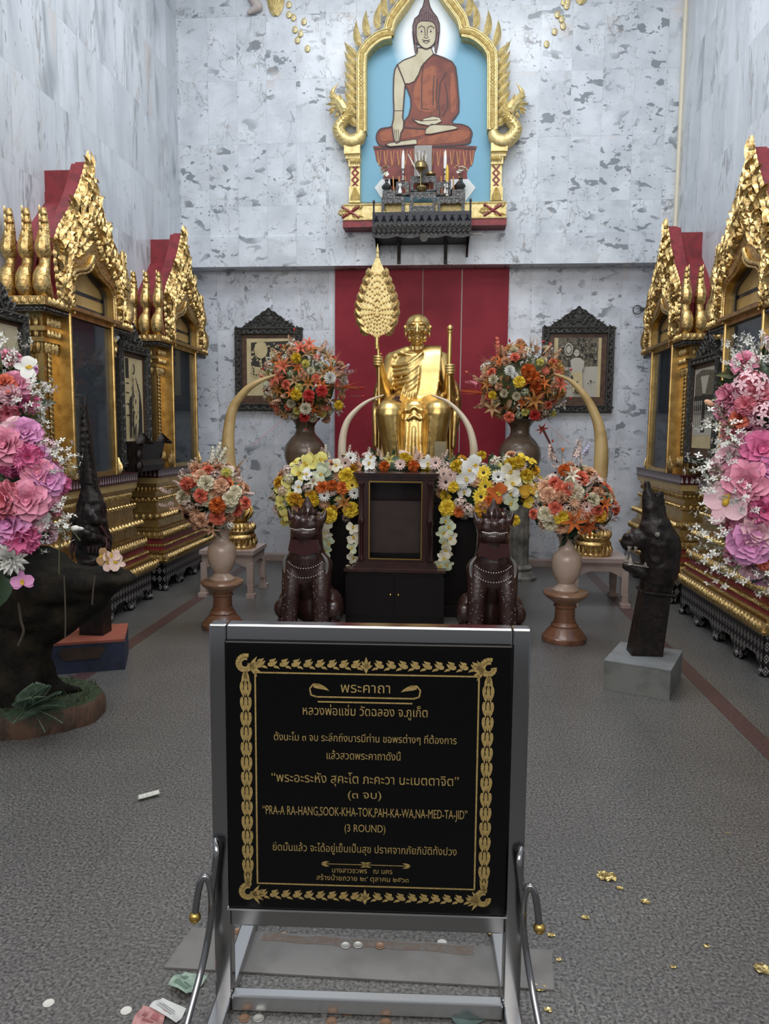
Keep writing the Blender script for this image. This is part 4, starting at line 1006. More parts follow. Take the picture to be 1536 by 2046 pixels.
# legs under cloth, torso, arms
hipL, hipR = V((MX-.15, 7.0, 1.66)), V((MX+.14, 7.0, 1.66))
knL, knR = V((MX-.215, 6.56, 1.60)), V((MX+.205, 6.56, 1.61))
ftL, ftR = V((MX-.15, 6.58, 1.02)), V((MX+.15, 6.58, 1.02))
g.chain([hipL, hipL.lerp(knL, .5), knL, knL.lerp(ftL, .5), ftL], [.155, .150, .128, .095, .075]); g.chain([hipR, hipR.lerp(knR, .5), knR, knR.lerp(ftR, .5), ftR], [.155, .150, .125, .095, .075])
for f_ in (ftL, ftR): g.cap(f_+V((0, 0, -.0)), .055, f_+V((0, -.16, -.035)), .035)
g.sph((MX, 7.02, 1.70), (.25, .18, .15)); g.sph((MX, 7.02, 1.86), (.215, .155, .20)); g.sph((MX, 7.03, 2.03), (.235, .15, .17)); g.sph((MX, 7.03, 2.12), (.20, .13, .10))
shL, shR = V((MX-.225, 7.03, 2.115)), V((MX+.225, 7.03, 2.12))
g.cap(shL, .075, (MX-.08, 7.03, 2.18), .07); g.cap(shR, .075, (MX+.08, 7.03, 2.18), .07)
haL, haR = Q(757, 722, 6.72), Q(897, 739, 6.72)
elL, elR = V((MX-.29, 6.96, 1.80)), V((MX+.31, 6.96, 1.80))
g.chain([shL, shL.lerp(elL, .5), elL, elL.lerp(haL, .6), haL], [.078, .076, .066, .046, .036]); g.chain([shR, shR.lerp(elR, .5), elR, elR.lerp(haR, .6), haR], [.078, .076, .068, .050, .038])
g.cap((MX+.005, 7.03, 2.17), .065, (MX+.005, 7.01, 2.27), .060)
# hanging cloth between and beside the knees
g.sph((MX, 6.70, 1.44), (.16, .11, .30)); g.sph((MX, 6.64, 1.25), (.17, .08, .26)); g.sph((MX, 6.80, 1.62), (.27, .22, .10))
for i in range(9):
    x = MX-.115+.029*i; q = curve([(x*1, 6.60+.0, 1.60), (x, 6.575-.012*(i % 2), 1.42), (x+(i-4)*.006, 6.56-.014*(i % 2), 1.2), (x+(i-4)*.012, 6.56, 1.02)], 4); g.tube(q, lerps([.012, .017, .018, .02], len(q)), 7)
for z, wd in ((1.50, .14), (1.58, .17), (1.655, .19)):              # swagged hem rows on the lap
    q = curve([(MX-wd*.7, 6.63, z+.02), (MX-wd*.3, 6.585, z-.02), (MX, 6.58, z+.012), (MX+wd*.35, 6.585, z-.018), (MX+wd*.8, 6.62, z+.015)], 5); g.tube(q, .017, 7)
for s, kn, ft in ((-1, knL, ftL), (1, knR, ftR)):                   # folds down the shins
    for k in range(4):
        a_ = kn+V((s*(-.06+.04*k), -.10+.01*k, -.03)); q = curve([a_, a_.lerp(ft+V((s*(-.04+.03*k), -.07, 0)), .5), ft+V((s*(-.05+.035*k), -.075, .03))], 5); g.tube(q, .013, 6)
# pleats of the robe across the chest, towards the shoulder at the right
for k in range(9):
    f_ = k/8
    a_ = V((MX-.235+.05*f_, 6.955-.03*f_, 2.05-.34*f_)); b_ = V((MX+.06+.0*f_, 6.90, 2.17-.30*f_)); m_ = a_.lerp(b_, .55)+V((0, -.045-.015*math.sin(f_*PI), -.045))
    g.tube(curve([a_, m_, b_], 7), .0125 if k % 2 else .016, 7)
for k in range(5):
    x = MX-.12+.04*k; g.tube(curve([(x+.03, 6.885, 1.92-.02*k), (x, 6.865, 1.82), (x-.03+.01*k, 6.84, 1.72)], 5), .013, 6)
# folded shoulder cloth
q = curve([(MX+.13, 7.10, 2.20), (MX+.135, 7.02, 2.235), (MX+.14, 6.94, 2.17), (MX+.135, 6.875, 2.02), (MX+.12, 6.85, 1.86), (MX+.10, 6.835, 1.76), (MX+.10, 6.76, 1.70)], 5)
for a_, b_ in zip(q, q[1:]):
    d = (b_-a_).normalized(); n_ = V((1, 0, 0)).cross(d).normalized()
    m = Matrix((( 1, n_.x, d.x, (a_.x+b_.x)/2), (0, n_.y, d.y, (a_.y+b_.y)/2), (0, n_.z, d.z, (a_.z+b_.z)/2), (0, 0, 0, 1)))
    g.box((0, 0, 0), (.185, .030, (b_-a_).length*1.25), M=m)
for k in range(5): g.tube(curve([(MX+.24, 6.98-.02*k, 2.05-.06*k), (MX+.28, 6.93, 1.98-.07*k), (MX+.31, 6.96, 1.95-.07*k)], 4), .014, 6)
for k in range(6): g.tube(curve([(MX+.30, 6.80, 1.83-.02*k), (MX+.33, 6.88, 1.72-.03*k), (MX+.30, 6.98, 1.62-.03*k)], 4), .018, 6)
g.tube(curve([(MX-.20, 6.98, 2.17), (MX-.12, 6.93, 2.165), (MX-.03, 6.915, 2.145)], 5), .010, 6); g.sph((MX-.205, 6.975, 2.145), .030)
for s in (-1, 1): g.tube(curve([(MX+s*.012, 6.965, 2.15), (MX+s*.045, 6.965, 2.24)], 3), .012, 6)
# head
hc = V((MX+.008, 6.975, 2.385))
body = blob(g, .0085, 3, .5); body.build('body', GOLDS, t)
g = G()
g.cap((MX+.005, 7.01, 2.20), .060, (MX+.005, 7.0, 2.30), .060)
g.sph(hc+V((0, .022, .045)), (.112, .132, .100), seg=24, rings=16); g.sph(hc+V((0, -.008, .005)), (.104, .118, .090), seg=24, rings=16)
g.sph(hc+V((0, -.010, -.040)), (.086, .100, .080), seg=20, rings=14); g.sph(hc+V((0, -.036, -.092)), (.062, .070, .050), seg=18, rings=12); g.sph(hc+V((0, -.078, -.120)), (.030, .026, .022))
for s in (-1, 1):
    g.sph(hc+V((s*.066, -.072, -.022)), (.030, .028, .020)); g.sph(hc+V((s*.070, -.02, -.085)), (.022, .05, .03))
    g.tube(curve([hc+V((s*.010, -.116, .030)), hc+V((s*.045, -.117, .040)), hc+V((s*.084, -.082, .026))], 5), lerps([.008, .0105, .007], 11), 8)
    g.sph(hc+V((s*.042, -.1005, .008)), (.026, .013, .015)); g.sph(hc+V((s*.021, -.126, -.040)), .014)
    g.tube(curve([hc+V((s*.026, -.122, -.042)), hc+V((s*.046, -.104, -.066)), hc+V((s*.050, -.086, -.100))], 5), .0065, 6)
    g.tube(curve([hc+V((s*.020, -.106, -.010)), hc+V((s*.044, -.110, -.018)), hc+V((s*.066, -.094, -.008))], 5), .0065, 6)
    g.sph(hc+V((s*.112, .014, .002)), (.013, .030, .045)); g.sph(hc+V((s*.119, .004, .022)), (.015, .024, .022)); g.sph(hc+V((s*.108, .006, -.044)), (.012, .017, .028))
g.chain([hc+V((0, -.110, .026)), hc+V((0, -.126, -.005)), hc+V((0, -.142, -.036))], [.012, .013, .0175])
for z, r_ in ((-.080, .0095), (-.097, .0105)): g.tube(curve([hc+V((-.040, -.086, z-.006)), hc+V((0, -.112, z)), hc+V((.040, -.086, z-.006))], 5), lerps([.004, r_, .004], 11), 8)
for z, y, wd in ((.062, -.108, .066), (.080, -.100, .062), (.098, -.090, .054)): g.tube(curve([hc+V((-wd, y+.030, z-.006)), hc+V((-wd*.4, y, z+.002)), hc+V((0, y-.006, z-.003)), hc+V((wd*.4, y, z+.002)), hc+V((wd, y+.030, z-.006))], 4), .0055, 6)
blob(g, .0042, 3, .5).build('head', GOLDS, t)
g = G()
for s in (-1, 1): g.tube(curve([hc+V((s*.022, -.110, .002)), hc+V((s*.043, -.1125, .0)), hc+V((s*.064, -.097, .002))], 5), .0022, 5)
g.tube(curve([hc+V((-.036, -.092, -.092)), hc+V((0, -.118, -.0885)), hc+V((.036, -.092, -.092))], 5), .0020, 5)
g.build('eye_and_lip_line', mk('dark_gold_line', (.20, .12, .04), .5, .8), t)
def grip(h, staff, lab, s):
    """closed hand round a staff: palm, four bent fingers and thumb"""
    g = G(); g.sph(h+V((s*.028, .015, -.005)), (.026, .036, .052))
    for i, (dz, L) in enumerate(((.040, .94), (.016, 1.), (-.008, .96), (-.031, .82))):
        q = curve([h+V((s*.040, .010, dz)), h+V((s*.034, -.030, dz-.002)), h+V((s*.004, -.044, dz-.004)), h+V((-s*.028*L, -.030, dz-.006)), h+V((-s*.032*L, -.004, dz-.006))], 4)
        g.tube(q, lerps([.013, .0135, .0125, .0115, .009], len(q)), 8); g.sph(q[-1], .009, seg=8)
    q = curve([h+V((s*.034, .028, .02)), h+V((s*.014, .034, .052)), h+V((-s*.016, .012, .066))], 4); g.tube(q, lerps([.015, .0135, .010], len(q)), 8); g.sph(q[-1], .0105, seg=8)
    blob(g, .005, 2).build('hand', GOLDS, t)
grip(haL, None, '', -1); grip(haR, None, '', 1)
g = G()                                                             # chair back and arms
q = curve([(MX-.30, 7.16, 1.30), (MX-.385, 7.16, 1.55), (MX-.385, 7.16, 1.82), (MX-.31, 7.16, 1.98), (MX-.20, 7.17, 2.02)], 6); g.tube(q, .035, 10)
q = curve([(MX+.30, 7.16, 1.30), (MX+.385, 7.16, 1.55), (MX+.385, 7.16, 1.82), (MX+.31, 7.16, 1.95), (MX+.20, 7.17, 2.0)], 6); g.tube(q, .035, 10)
g.bx(MX-.33, MX+.33, 7.14, 7.20, 1.1, 1.95); g.bx(MX-.36, MX+.36, 6.76, 7.2, 1.0, 1.50)
for s in (-1, 1): g.tube(curve([(MX+s*.36, 7.15, 1.72), (MX+s*.375, 6.95, 1.70), (MX+s*.36, 6.75, 1.60), (MX+s*.35, 6.72, 1.3)], 5), .032, 10)
blob(g, .014, 3).build('chair', GOLD, t)
g = G(); g.bx(MX-.42, MX+.42, 6.36, 7.25, .96, 1.0); g.build('plinth', GOLD, t)
# dark flower spray on the lap
c = Q(790, 806, 6.60); g = G()
for k in range(6):
    a_ = k*1.05; g.sph(c+V((math.cos(a_)*.028, -.01*k*.3, math.sin(a_)*.022+.01)), (.024, .014, .018), seg=8)
g.tube(curve([c+V((.02, 0, .03)), c+V((0, 0, -.02)), c+V((.03, -.01, -.05))], 4), .006, 5); g.sph(c+V((-.06, 0, -.005)), (.03, .012, .013), seg=8); g.sph(c+V((.015, 0, .05)), (.026, .014, .02), seg=8)
tag(g.build('dark_flower_spray', mk('dried_brown_petal', (.05, .015, .010), .7)), 'dark brown flower spray lying on the golden statue\'s lap', 'flower')

# ceremonial fan and staff held by the statue
fy = 6.72
t = thing('ceremonial_fan', 'golden leaf-shaped ceremonial fan on a pole in the statue\'s hand', 'fan', (haL.x, fy, 1.0))
fa, fb = P(752, 502, fy), P(753, 676, fy); fh = fa.z-fb.z
outl = [(0, 0), (.05, .05), (.115, .14), (.150, .27), (.148, .38), (.122, .52), (.09, .65), (.055, .78), (.03, .86), (.012, .93), (0, 1.0)]
sc_ = 1.16
g = G(); cc = [(p.x, p.y) for p in curve([V((x*sc_, z*fh, 0)) for x, z in outl], 4)]
g.prism([V((fb.x+x, fy+.012, fb.z+z)) for x, z in cc]+[V((fb.x-x, fy+.012, fb.z+z)) for x, z in cc[::-1][1:-1]], (0, -.016, 0)); g.build('blade', GOLDP, t, ang=30)
g = G(); M = lambda u, v, h: V((fb.x+u, fy-.006-h, fb.z+v))
for s in (-1, 1):
    for k in range(8):                                              # edge tabs
        z = .08+.095*k; i = min(range(len(cc)), key=lambda j: abs(cc[j][1]/fh-z)); x = cc[i][0]
        g.leaf(M, (s*x*.78, (z-.03)*fh), PI/2-s*(1.15-.08*k), .118-.005*k, .075, s*.95, .26, 6); g.spiral(M, (s*x*.92, (z+.01)*fh), .014, 0, 1.2, .006, s, 8)
for r in range(1, 7):                                               # concentric rows of eyes
    n_ = 6+r*4
    for k in range(n_):
        a_ = 2*PI*k/n_; rx, rz = .022*r*sc_, .038*r
        x = math.sin(a_)*rx*(1-.25*max(0, math.cos(a_))); z = .30*fh-math.cos(a_+PI)*rz*(1.45 if math.cos(a_+PI) < 0 else .9)
        g.sph((fb.x+x, fy-.006, fb.z+z), (.010, .007, .014), seg=6, rings=5)
g.build('relief', GOLDC, t)
g = G(); top = P(752, 494, fy); q = [V((fb.x, fy, fb.z+fh*.93)), V((fb.x, fy, top.z+.03))]; g.tube([q[0], q[0].lerp(q[1], .3), q[0].lerp(q[1], .35), q[1]], [.018, .012, .016, .002], 8); g.build('spire', GOLDP, t)
g = G(); pb = P(757, 905, fy); g.tube([V((fb.x, fy, fb.z+.02)), V((haL.x, fy, haL.z)), V((pb.x, fy, 1.0))], .0125, 10)
g.lathe((fb.x, fy, fb.z-.10), [(.013, 0), (.020, .01), (.016, .03), (.022, .05), (.016, .07), (.020, .09), (.014, .12)], 12); g.build('pole', GOLDS, t)
t = thing('walking_staff', 'golden walking staff in the statue\'s other hand', 'staff', (haR.x, fy, 1.0))
g = G(); st = P(899, 652, fy); g.tube([st, V((haR.x, fy, haR.z)), V((P(900, 905, fy).x, fy, 1.0))], [.020, .020, .013], 12); g.build('shaft', GOLDS, t)
g = G(); g.lathe(st-V((0, 0, .06)), [(.021, 0), (.024, .01), (.021, .02), (.026, .03), (.027, .05), (.018, .065), (.006, .075)], 14); g.build('knob', GOLDS, t)

# ------------------------------------------------------------------ altar, cabinet and glass case
t = thing('altar_platform', 'long black lacquer altar table behind the flower garland', 'altar', (AX, 6.5, 0))
g = G(); g.bx(-1.0, .42, 5.75, 7.35, .90, .96); g.build('top', BLKL, t)
g = G(); g.bx(-.97, .39, 5.80, 7.3, .10, .90); g.build('body', BLKL, t)
g = G(); g.bx(-1.02, .44, 5.72, 7.35, 0, .10); g.build('base', BLKL, t)
for i in range(4):
    x0 = -.95+i*.335; g = G(); g.bx(x0, x0+.315, 5.79, 5.80, .16, .84); g.bx(x0+.03, x0+.285, 5.783, 5.79, .2, .8); g.build('panel', BLKL, t)
cx0, cx1, cY = P(716, 1000, 5.5).x, P(866, 1000, 5.5).x, 5.5
czt, czb = P(790, 945, 5.5).z, P(790, 1135, 5.5).z
t = thing('low_cabinet', 'low black two-door cabinet beneath the glass display case', 'cabinet', ((cx0+cx1)/2, 5.62, 0))
g = G(); g.bx(cx0-.08, cx1+.08, 5.44, 5.74, .05, czb-.02); g.build('body', BLKL, t)
g = G(); g.bx(cx0-.10, cx1+.10, 5.42, 5.75, czb-.02, czb); g.build('top', MAHO, t)
for s in (-1, 1):
    m_ = (cx0+cx1)/2; g = G(); a_, b_ = (m_-.37, m_-.004) if s < 0 else (m_+.004, m_+.37); g.bx(a_, b_, 5.432, 5.44, .07, czb-.05); d = g.build('door', BLKL, t)
    g = G(); g.sph((m_+s*.03, 5.425, czb*.55), .010, seg=8); k_ = g.build('knob', BRASS, d)
g = G(); g.bx(cx0-.09, cx1+.09, 5.45, 5.73, 0, .05); g.build('base', BLKL, t)
t = thing('display_case', 'dark mahogany glass-fronted case with turned columns in front of the garland', 'display case', ((cx0+cx1)/2, 5.62, czb))
cB = 5.75
g = G(); g.bx(cx0, cx0+.07, cY, cB, czb+.05, czt-.05); g.bx(cx1-.07, cx1, cY, cB, czb+.05, czt-.05); g.bx(cx0, cx1, cB-.02, cB, czb+.05, czt-.05); g.build('carcass', MAHO, t, smooth=False)
g = G()
for z0, z1, o in ((0, .018, .035), (.018, .036, .024), (.036, .055, .010)): g.bx(cx0-o, cx1+o, cY-o, cB+.01, czb+z0, czb+z1)
g.build('base_moulding', MAHO, t, smooth=False)
g = G()
for z0, z1, o in ((-.075, -.05, .006), (-.05, -.03, .016), (-.03, -.012, .03), (-.012, 0, .042)): g.bx(cx0-o, cx1+o, cY-o, cB+.01, czt+z0, czt+z1)
g.build('cornice', MAHO, t, smooth=False)
da, db = P(738, 962, cY-.01), P(841, 1118, cY-.01)
g = G(); e = .018
for a_, b_, c_, d_ in ((cx0+.055, da.x, czb+.055, czt-.075), (db.x, cx1-.055, czb+.055, czt-.075), (da.x, db.x, da.z, czt-.075), (da.x, db.x, czb+.055, db.z)): g.bx(a_, b_, cY-.012, cY+.012, c_, d_)
d = g.build('door', MAHO, t, smooth=False)
g = G(); l = .004
for a_, b_, c_, d_ in ((da.x-l, da.x+l, db.z, da.z), (db.x-l, db.x+l, db.z, da.z), (da.x-l, db.x+l, da.z-l, da.z+l), (da.x-l, db.x+l, db.z-l, db.z+l)): g.bx(a_, b_, cY-.016, cY-.012, c_, d_)
g.build('gilt_line', BRASS, d, smooth=False)
g = G(); g.bx(da.x, db.x, cY-.003, cY+.001, db.z, da.z); g.build('glass_pane', GLASS2, d, smooth=False)
for x in (cx0+.022, cx1-.022):
    g = G(); H_ = czt-.075-(czb+.055); r_ = .017
    g.lathe((x, cY-.016, czb+.055), [(r_*1.3, 0), (r_*1.4, .012), (r_*.9, .03), (r_*.8, .05), (r_*.85, H_*.47), (r_*1.4, H_*.49), (r_*1.4, H_*.53), (r_*.85, H_*.55), (r_*.8, H_-.05), (r_*.9, H_-.03), (r_*1.4, H_-.012), (r_*1.3, H_)], 16, 1, .12)
    g.build('turned_column', MAHO, t)
g = G(); g.bx(cx0+.07, cx1-.07, 5.60, 5.612, czb+.10, czb+.50); tag(g.build('donation_board', mk('dull_brown_card', (.060, .034, .030), .5, 0, (.045, .025, .022), 8)), 'dull brown board standing inside the dark glass-fronted case', 'board')
g = G(); a_ = P(868, 882, 6.35); b_ = P(890, 935, 6.35); g.bx(a_.x, b_.x, 6.35, 6.362, b_.z-.1, a_.z); tag(g.build('standing_plaque', mk('tan_plaque', (.24, .19, .10), .4, 0, (.2, .16, .09), 9)), 'plain tan plaque standing behind the garland beside the staff', 'plaque')

# ------------------------------------------------------------------ tusks, stands, tables
def tusk(pts, Y, r0, lab, m, lean=0):
    q = curve([P(x, y, Y+lean*i) for i, (x, y) in enumerate(pts)], 8); g = G()
    n_ = len(q); g.tube(q, [r0*(1-.92*(i/(n_-1))**1.6)+.002 for i in range(n_)], 16)
    tag(g.build('tusk', m), lab, 'tusk')
tusk([(687, 985), (684, 945), (683, 910), (685, 873), (694, 842), (712, 819), (736, 801), (767, 789)], 6.3, .040, 'white ivory tusk curving from the left before the golden statue', IVORY)
tusk([(946, 988), (948, 948), (947, 918), (945, 885), (936, 853), (918, 825), (893, 802), (861, 789)], 6.3, .040, 'white ivory tusk curving from the right before the golden statue', IVORY)
tusk([(470, 1000), (460, 950), (456, 905), (457, 860), (466, 815), (492, 779), (520, 761), (551, 749)], 6.42, .064, 'yellowed ivory tusk on the left gilded stand', IVORYD)
tusk([(1186, 1010), (1198, 950), (1201, 905), (1199, 868), (1191, 835), (1172, 797), (1142, 763), (1108, 747)], 6.42, .064, 'yellowed ivory tusk on the right gilded stand', IVORYD)
def stand(px, lab, tlab):
    b = P(px, 1100, 6.42); z0 = .41
    t = thing('tusk_stand', lab, 'tusk stand', (b.x, 6.42, z0))
    g = G(); g.lathe((b.x, 6.42, z0), [(.155, 0), (.158, .02), (.150, .03), (.150, .09), (.158, .10), (.152, .115), (.140, .125), (.142, .15), (.152, .16), (.145, .175), (.125, .20), (.105, .225), (.075, .235)], 36, 1, .03); g.build('drum', GOLDC, t)
    for r_, z, n_, L in ((.152, .02, 22, .07), (.146, .165, 26, .06)):
        g = G()
        for k in range(n_):
            a_ = 2*PI*k/n_; nx = V((math.cos(a_), math.sin(a_), 0)); tx = V((-nx.y, nx.x, 0)); o_ = V((b.x, 6.42, z0+z))+nx*r_
            M = lambda u, v, h: o_+tx*u+V((0, 0, v))+nx*(h-.25*v*(z > .1)); g.leaf(M, (0, 0), PI/2, L, .035, 0, .5, 4)
        g.build('leaf_band', GOLDC, t)
    g = G(); g.lathe((b.x, 6.42, z0+.235), [(.07, 0), (.105, .03), (.122, .075), (.115, .12), (.090, .16), (.07, .185), (.062, .21)], 28); g.build('bulb', GOLDC, t)
    g = G()
    for k in range(12):
        a_ = 2*PI*k/12; q = []
        for j in range(7):
            f_ = j/6; rr = .072+.055*math.sin(PI*min(1, f_*1.1)**.9); aa = a_+f_*1.1; q.append(V((b.x+math.cos(aa)*rr, 6.42+math.sin(aa)*rr, z0+.24+f_*.19)))
        g.tube(q, lerps([.006, .013, .006], 7), 6)
    g.build('swirl_leaves', GOLDC, t)
    # marble table
    tx = b.x+(-.05 if px < 800 else .03); t = thing('marble_table', tlab, 'table', (tx, 6.44, 0))
    g = G(); g.bx(tx-.24, tx+.24, 6.20, 6.68, .375, .41); g.bx(tx-.225, tx+.225, 6.215, 6.665, .355, .375); g.build('table_top', PINKM, t, smooth=False)
    g = G(); 
    for y in (6.225, 6.64):
        pts = [(-.21, .355), (.21, .355), (.21, .24), (.15, .27), (.08, .30), (-.08, .30), (-.15, .27), (-.21, .24)]; g.prism([V((tx+x, y, z)) for x, z in pts], (0, .02, 0))
    for s in (-1, 1):
        pts = [(-.21, .355), (.21, .355), (.21, .24), (.15, .27), (.08, .30), (-.08, .30), (-.15, .27), (-.21, .24)]; g.prism([V((tx+s*.205, 6.44+y, z)) for y, z in pts], (s*.02, 0, 0))
    g.build('apron', PINKM, t, smooth=False)
    for sx in (-1, 1):
        for sy in (-1, 1):
            g = G(); c = V((tx+sx*.205, 6.44+sy*.205, 0))
            for z0_, z1_, o, s_ in ((.10, .30, 0, .055), (.03, .11, .012, .05), (0, .035, .02, .075)): g.box(c+V((sx*o*.4, sy*o, (z0_+z1_)/2)), (s_, s_, z1_-z0_))
            g.build('leg', PINKM, t, smooth=False)
stand(477, 'gilded bulb-topped stand of the left yellowed tusk', 'pinkish marble table under the left gilded tusk stand')
stand(1183, 'gilded bulb-topped stand of the right yellowed tusk', 'pinkish marble table under the right gilded tusk stand')

# ------------------------------------------------------------------ vases
def pedestal_vase(px, py, lab, vlab):
    a_, b_ = px, py; d = Matrix
    c = V((px, py, 0))
    t = thing('marble_pedestal', lab, 'pedestal', c)
    g = G(); g.lathe(c, [(.150, 0), (.155, .012), (.152, .035), (.140, .045), (.125, .07), (.10, .095), (.095, .105)], 36); g.build('base', MARBB, t)
    g = G(); g.lathe(c, [(.093, .105), (.096, .115), (.080, .13), (.076, .14), (.078, .15), (.070, .155), (.068, .235), (.080, .245), (.080, .255), (.07, .262)], 32); g.build('shaft', MARBB, t)
    g = G(); g.lathe(c, [(.07, .262), (.085, .275), (.12, .30), (.150, .325), (.156, .337), (.152, .35), (.14, .356), (.02, .354)], 36); g.build('dish', mk('light_brown_marble', (.27, .155, .095), .3, 0, (.18, .09, .055), 6, coat=.3), t)
    c2 = c+V((0, 0, .354))
    t = thing('marble_vase', vlab, 'vase', c2)
    g = G(); g.lathe(c2, [(.088, 0), (.092, .012), (.075, .03), (.060, .045), (.055, .055), (.072, .08), (.094, .12), (.103, .17), (.104, .21), (.098, .25), (.078, .272), (.060, .285), (.052, .31), (.053, .34), (.060, .37), (.074, .392), (.076, .40), (.06, .40), (.045, .37)], 36); g.build('body', MARBV, t)
pl = (-1.622, 5.24); pr = (.850, 5.16)
pedestal_vase(*pl, 'brown turned marble pedestal on the left before the altar', 'cream marble vase on the left brown pedestal')
pedestal_vase(*pr, 'brown turned marble pedestal on the right before the altar', 'cream marble vase on the right brown pedestal')
def back_vase(px, lab, clab):
    c = V((P(px, 960, 7.35).x, 7.35, 0))
    t = thing('marble_column', clab, 'pedestal', c)
    g = G(); g.lathe(c, [(.20, 0), (.20, .03), (.17, .05), (.16, .08), (.15, .09), (.155, .12), (.125, .15)], 28); g.build('base', COLM, t)
    g = G(); g.lathe(c, [(.125, .15), (.12, .20), (.118, .40), (.13, .44), (.118, .48), (.12, .76), (.13, .80)], 32, 1, .06); g.build('shaft', COLM, t)
    g = G(); g.lathe(c, [(.13, .80), (.16, .84), (.17, .86), (.17, .88)], 28); g.build('capital', COLM, t)
    z = .88; c2 = c+V((0, 0, z)); t = thing('stone_vase', lab, 'vase', c2)
    g = G(); g.lathe(c2, [(.11, 0), (.12, .02), (.13, .06), (.17, .18), (.205, .30), (.21, .36), (.195, .43), (.15, .49), (.105, .535), (.092, .57), (.095, .62), (.12, .66), (.15, .685), (.152, .70), (.12, .70), (.09, .66)], 40); g.build('body', VASEB, t)
    return c2+V((0, 0, .70))
bvL = back_vase(610, 'large brown stone vase on a column left of the statue', 'grey marble column under the left brown stone vase')
bvR = back_vase(1036, 'large brown stone vase on a column right of the statue', 'grey marble column under the right brown stone vase')

# ------------------------------------------------------------------ guardian lions
def lion(cx, cy, lab):
    t = thing('guardian_lion', lab, 'statue', (cx, cy, 0))
    g = G()
    g.chain([V((cx, cy+.20, .30)), V((cx, cy+.08, .45)), V((cx, cy+.02, .56))], [.155, .15, .135]); g.sph((cx, cy+.22, .20), (.17, .17, .18))
    for s in (-1, 1):
        g.chain([V((cx+s*.095, cy+.02, .50)), V((cx+s*.108, cy-.05, .30)), V((cx+s*.112, cy-.07, .08))], [.088, .064, .056]); g.cap((cx+s*.112, cy-.07, .045), .052, (cx+s*.115, cy-.13, .04), .048)
        g.sph((cx+s*.17, cy+.14, .16), (.075, .16, .14)); g.cap((cx+s*.185, cy+.04, .05), .055, (cx+s*.20, cy-.03, .045), .05); g.sph((cx+s*.19, cy+.02, .18), (.055, .07, .07))
    g.chain([V((cx, cy+.03, .56)), V((cx, cy, .66)), V((cx, cy-.02, .74))], [.125, .118, .115])
    g.sph((cx, cy-.01, .79), (.125, .12, .085)); g.sph((cx, cy-.09, .745), (.10, .075, .05)); g.sph((cx, cy-.085, .80), (.095, .07, .035))
    g.sph((cx, cy-.13, .83), (.035, .035, .028))
    for s in (-1, 1): g.sph((cx+s*.055, cy-.085, .845), (.034, .03, .028)); g.cap((cx+s*.11, cy+.02, .83), .03, (cx+s*.135, cy+.02, .895), .012)
    g.cap((cx, cy+.02, .83), .085, (cx, cy+.03, .90), .05); g.cap((cx, cy+.03, .90), .05, (cx, cy+.03, .995), .008)
    blob(g, .010, 3).build('body', LIONM, t)
    g = G()
    for k in range(3):
        n_ = 15+2*k; zz_, rr_ = ((.61, .128), (.535, .15), (.47, .155))[k]
        for i in range(n_):
            a_ = -PI/2+(i-(n_-1)/2)*.12; g.sph((cx+math.cos(a_)*rr_*.98, cy+.03-k*.005+math.sin(a_)*(rr_+.005), zz_-.035*math.cos((i-(n_-1)/2)*.2)), .0045, seg=6, rings=4)
    rr = random.Random(5)
    for s in (-1, 1):
        for i in range(26):
            z = .05+.38*i/26; a_ = -PI/2+rr.uniform(-.9, .9); g.sph((cx+s*.110+math.cos(a_)*.060, cy-.062+math.sin(a_)*.060, z), .0038, seg=5, rings=4)
    g.build('bead_inlay', BEAD, t); t.children[-1]['kind'] = 'stuff' if False else 'thing'
    g = G(); g.prism([V((cx-.095, cy-.118, .70)), V((cx+.095, cy-.118, .70)), V((cx+.11, cy-.118, .62)), V((cx, cy-.128, .585)), V((cx-.11, cy-.118, .62))], (0, .10, 0)); g.build('red_bib', MAROON, t)
    g = G(); q = curve([(cx-.085, cy-.150, .782), (cx-.04, cy-.168, .776), (cx, cy-.171, .782), (cx+.04, cy-.168, .776), (cx+.085, cy-.150, .782)], 4); g.tube(q, .0035, 6)
    for i in range(9): g.sph((cx-.06+.015*i, cy-.166+.35*(.06-.015*i)**2*5, .768), .0042, seg=6, rings=4)
    g.build('teeth', mk('dull_silver', (.34, .32, .30), .35, .4), t)
    for s in (-1, 1):
        g = G(); M = lambda u, v, h: V((cx+s*(.128+u), cy-.03+h, .50+v)); q = curve([(cx+s*.115, cy-.06, .60), (cx+s*.150, cy-.05, .54), (cx+s*.145, cy-.05, .46), (cx+s*.105, cy-.09, .42)], 5); g.tube(q, lerps([.004, .014, .012, .004], len(q)), 6); g.build('silver_strap', mk('silver_inlay', (.30, .29, .28), .3, .6), t)
    g = G()
    for k in range(5): M = lambda u, v, h: V((cx+(k-2)*.028+u, cy-.055-h, .845+v)); g.leaf(M, (0, 0), PI/2+(2-k)*.2, .10-.012*abs(k-2), .035, 0, .5, 5)
    g.build('mane_crest', LIONM, t)
    return t
lion(P(609, 1100, 5.05).x, 5.12, 'dark lacquer guardian lion seated left of the glass case'); lion(P(986, 1100, 5.05).x, 5.12, 'dark lacquer guardian lion seated right of the glass case')
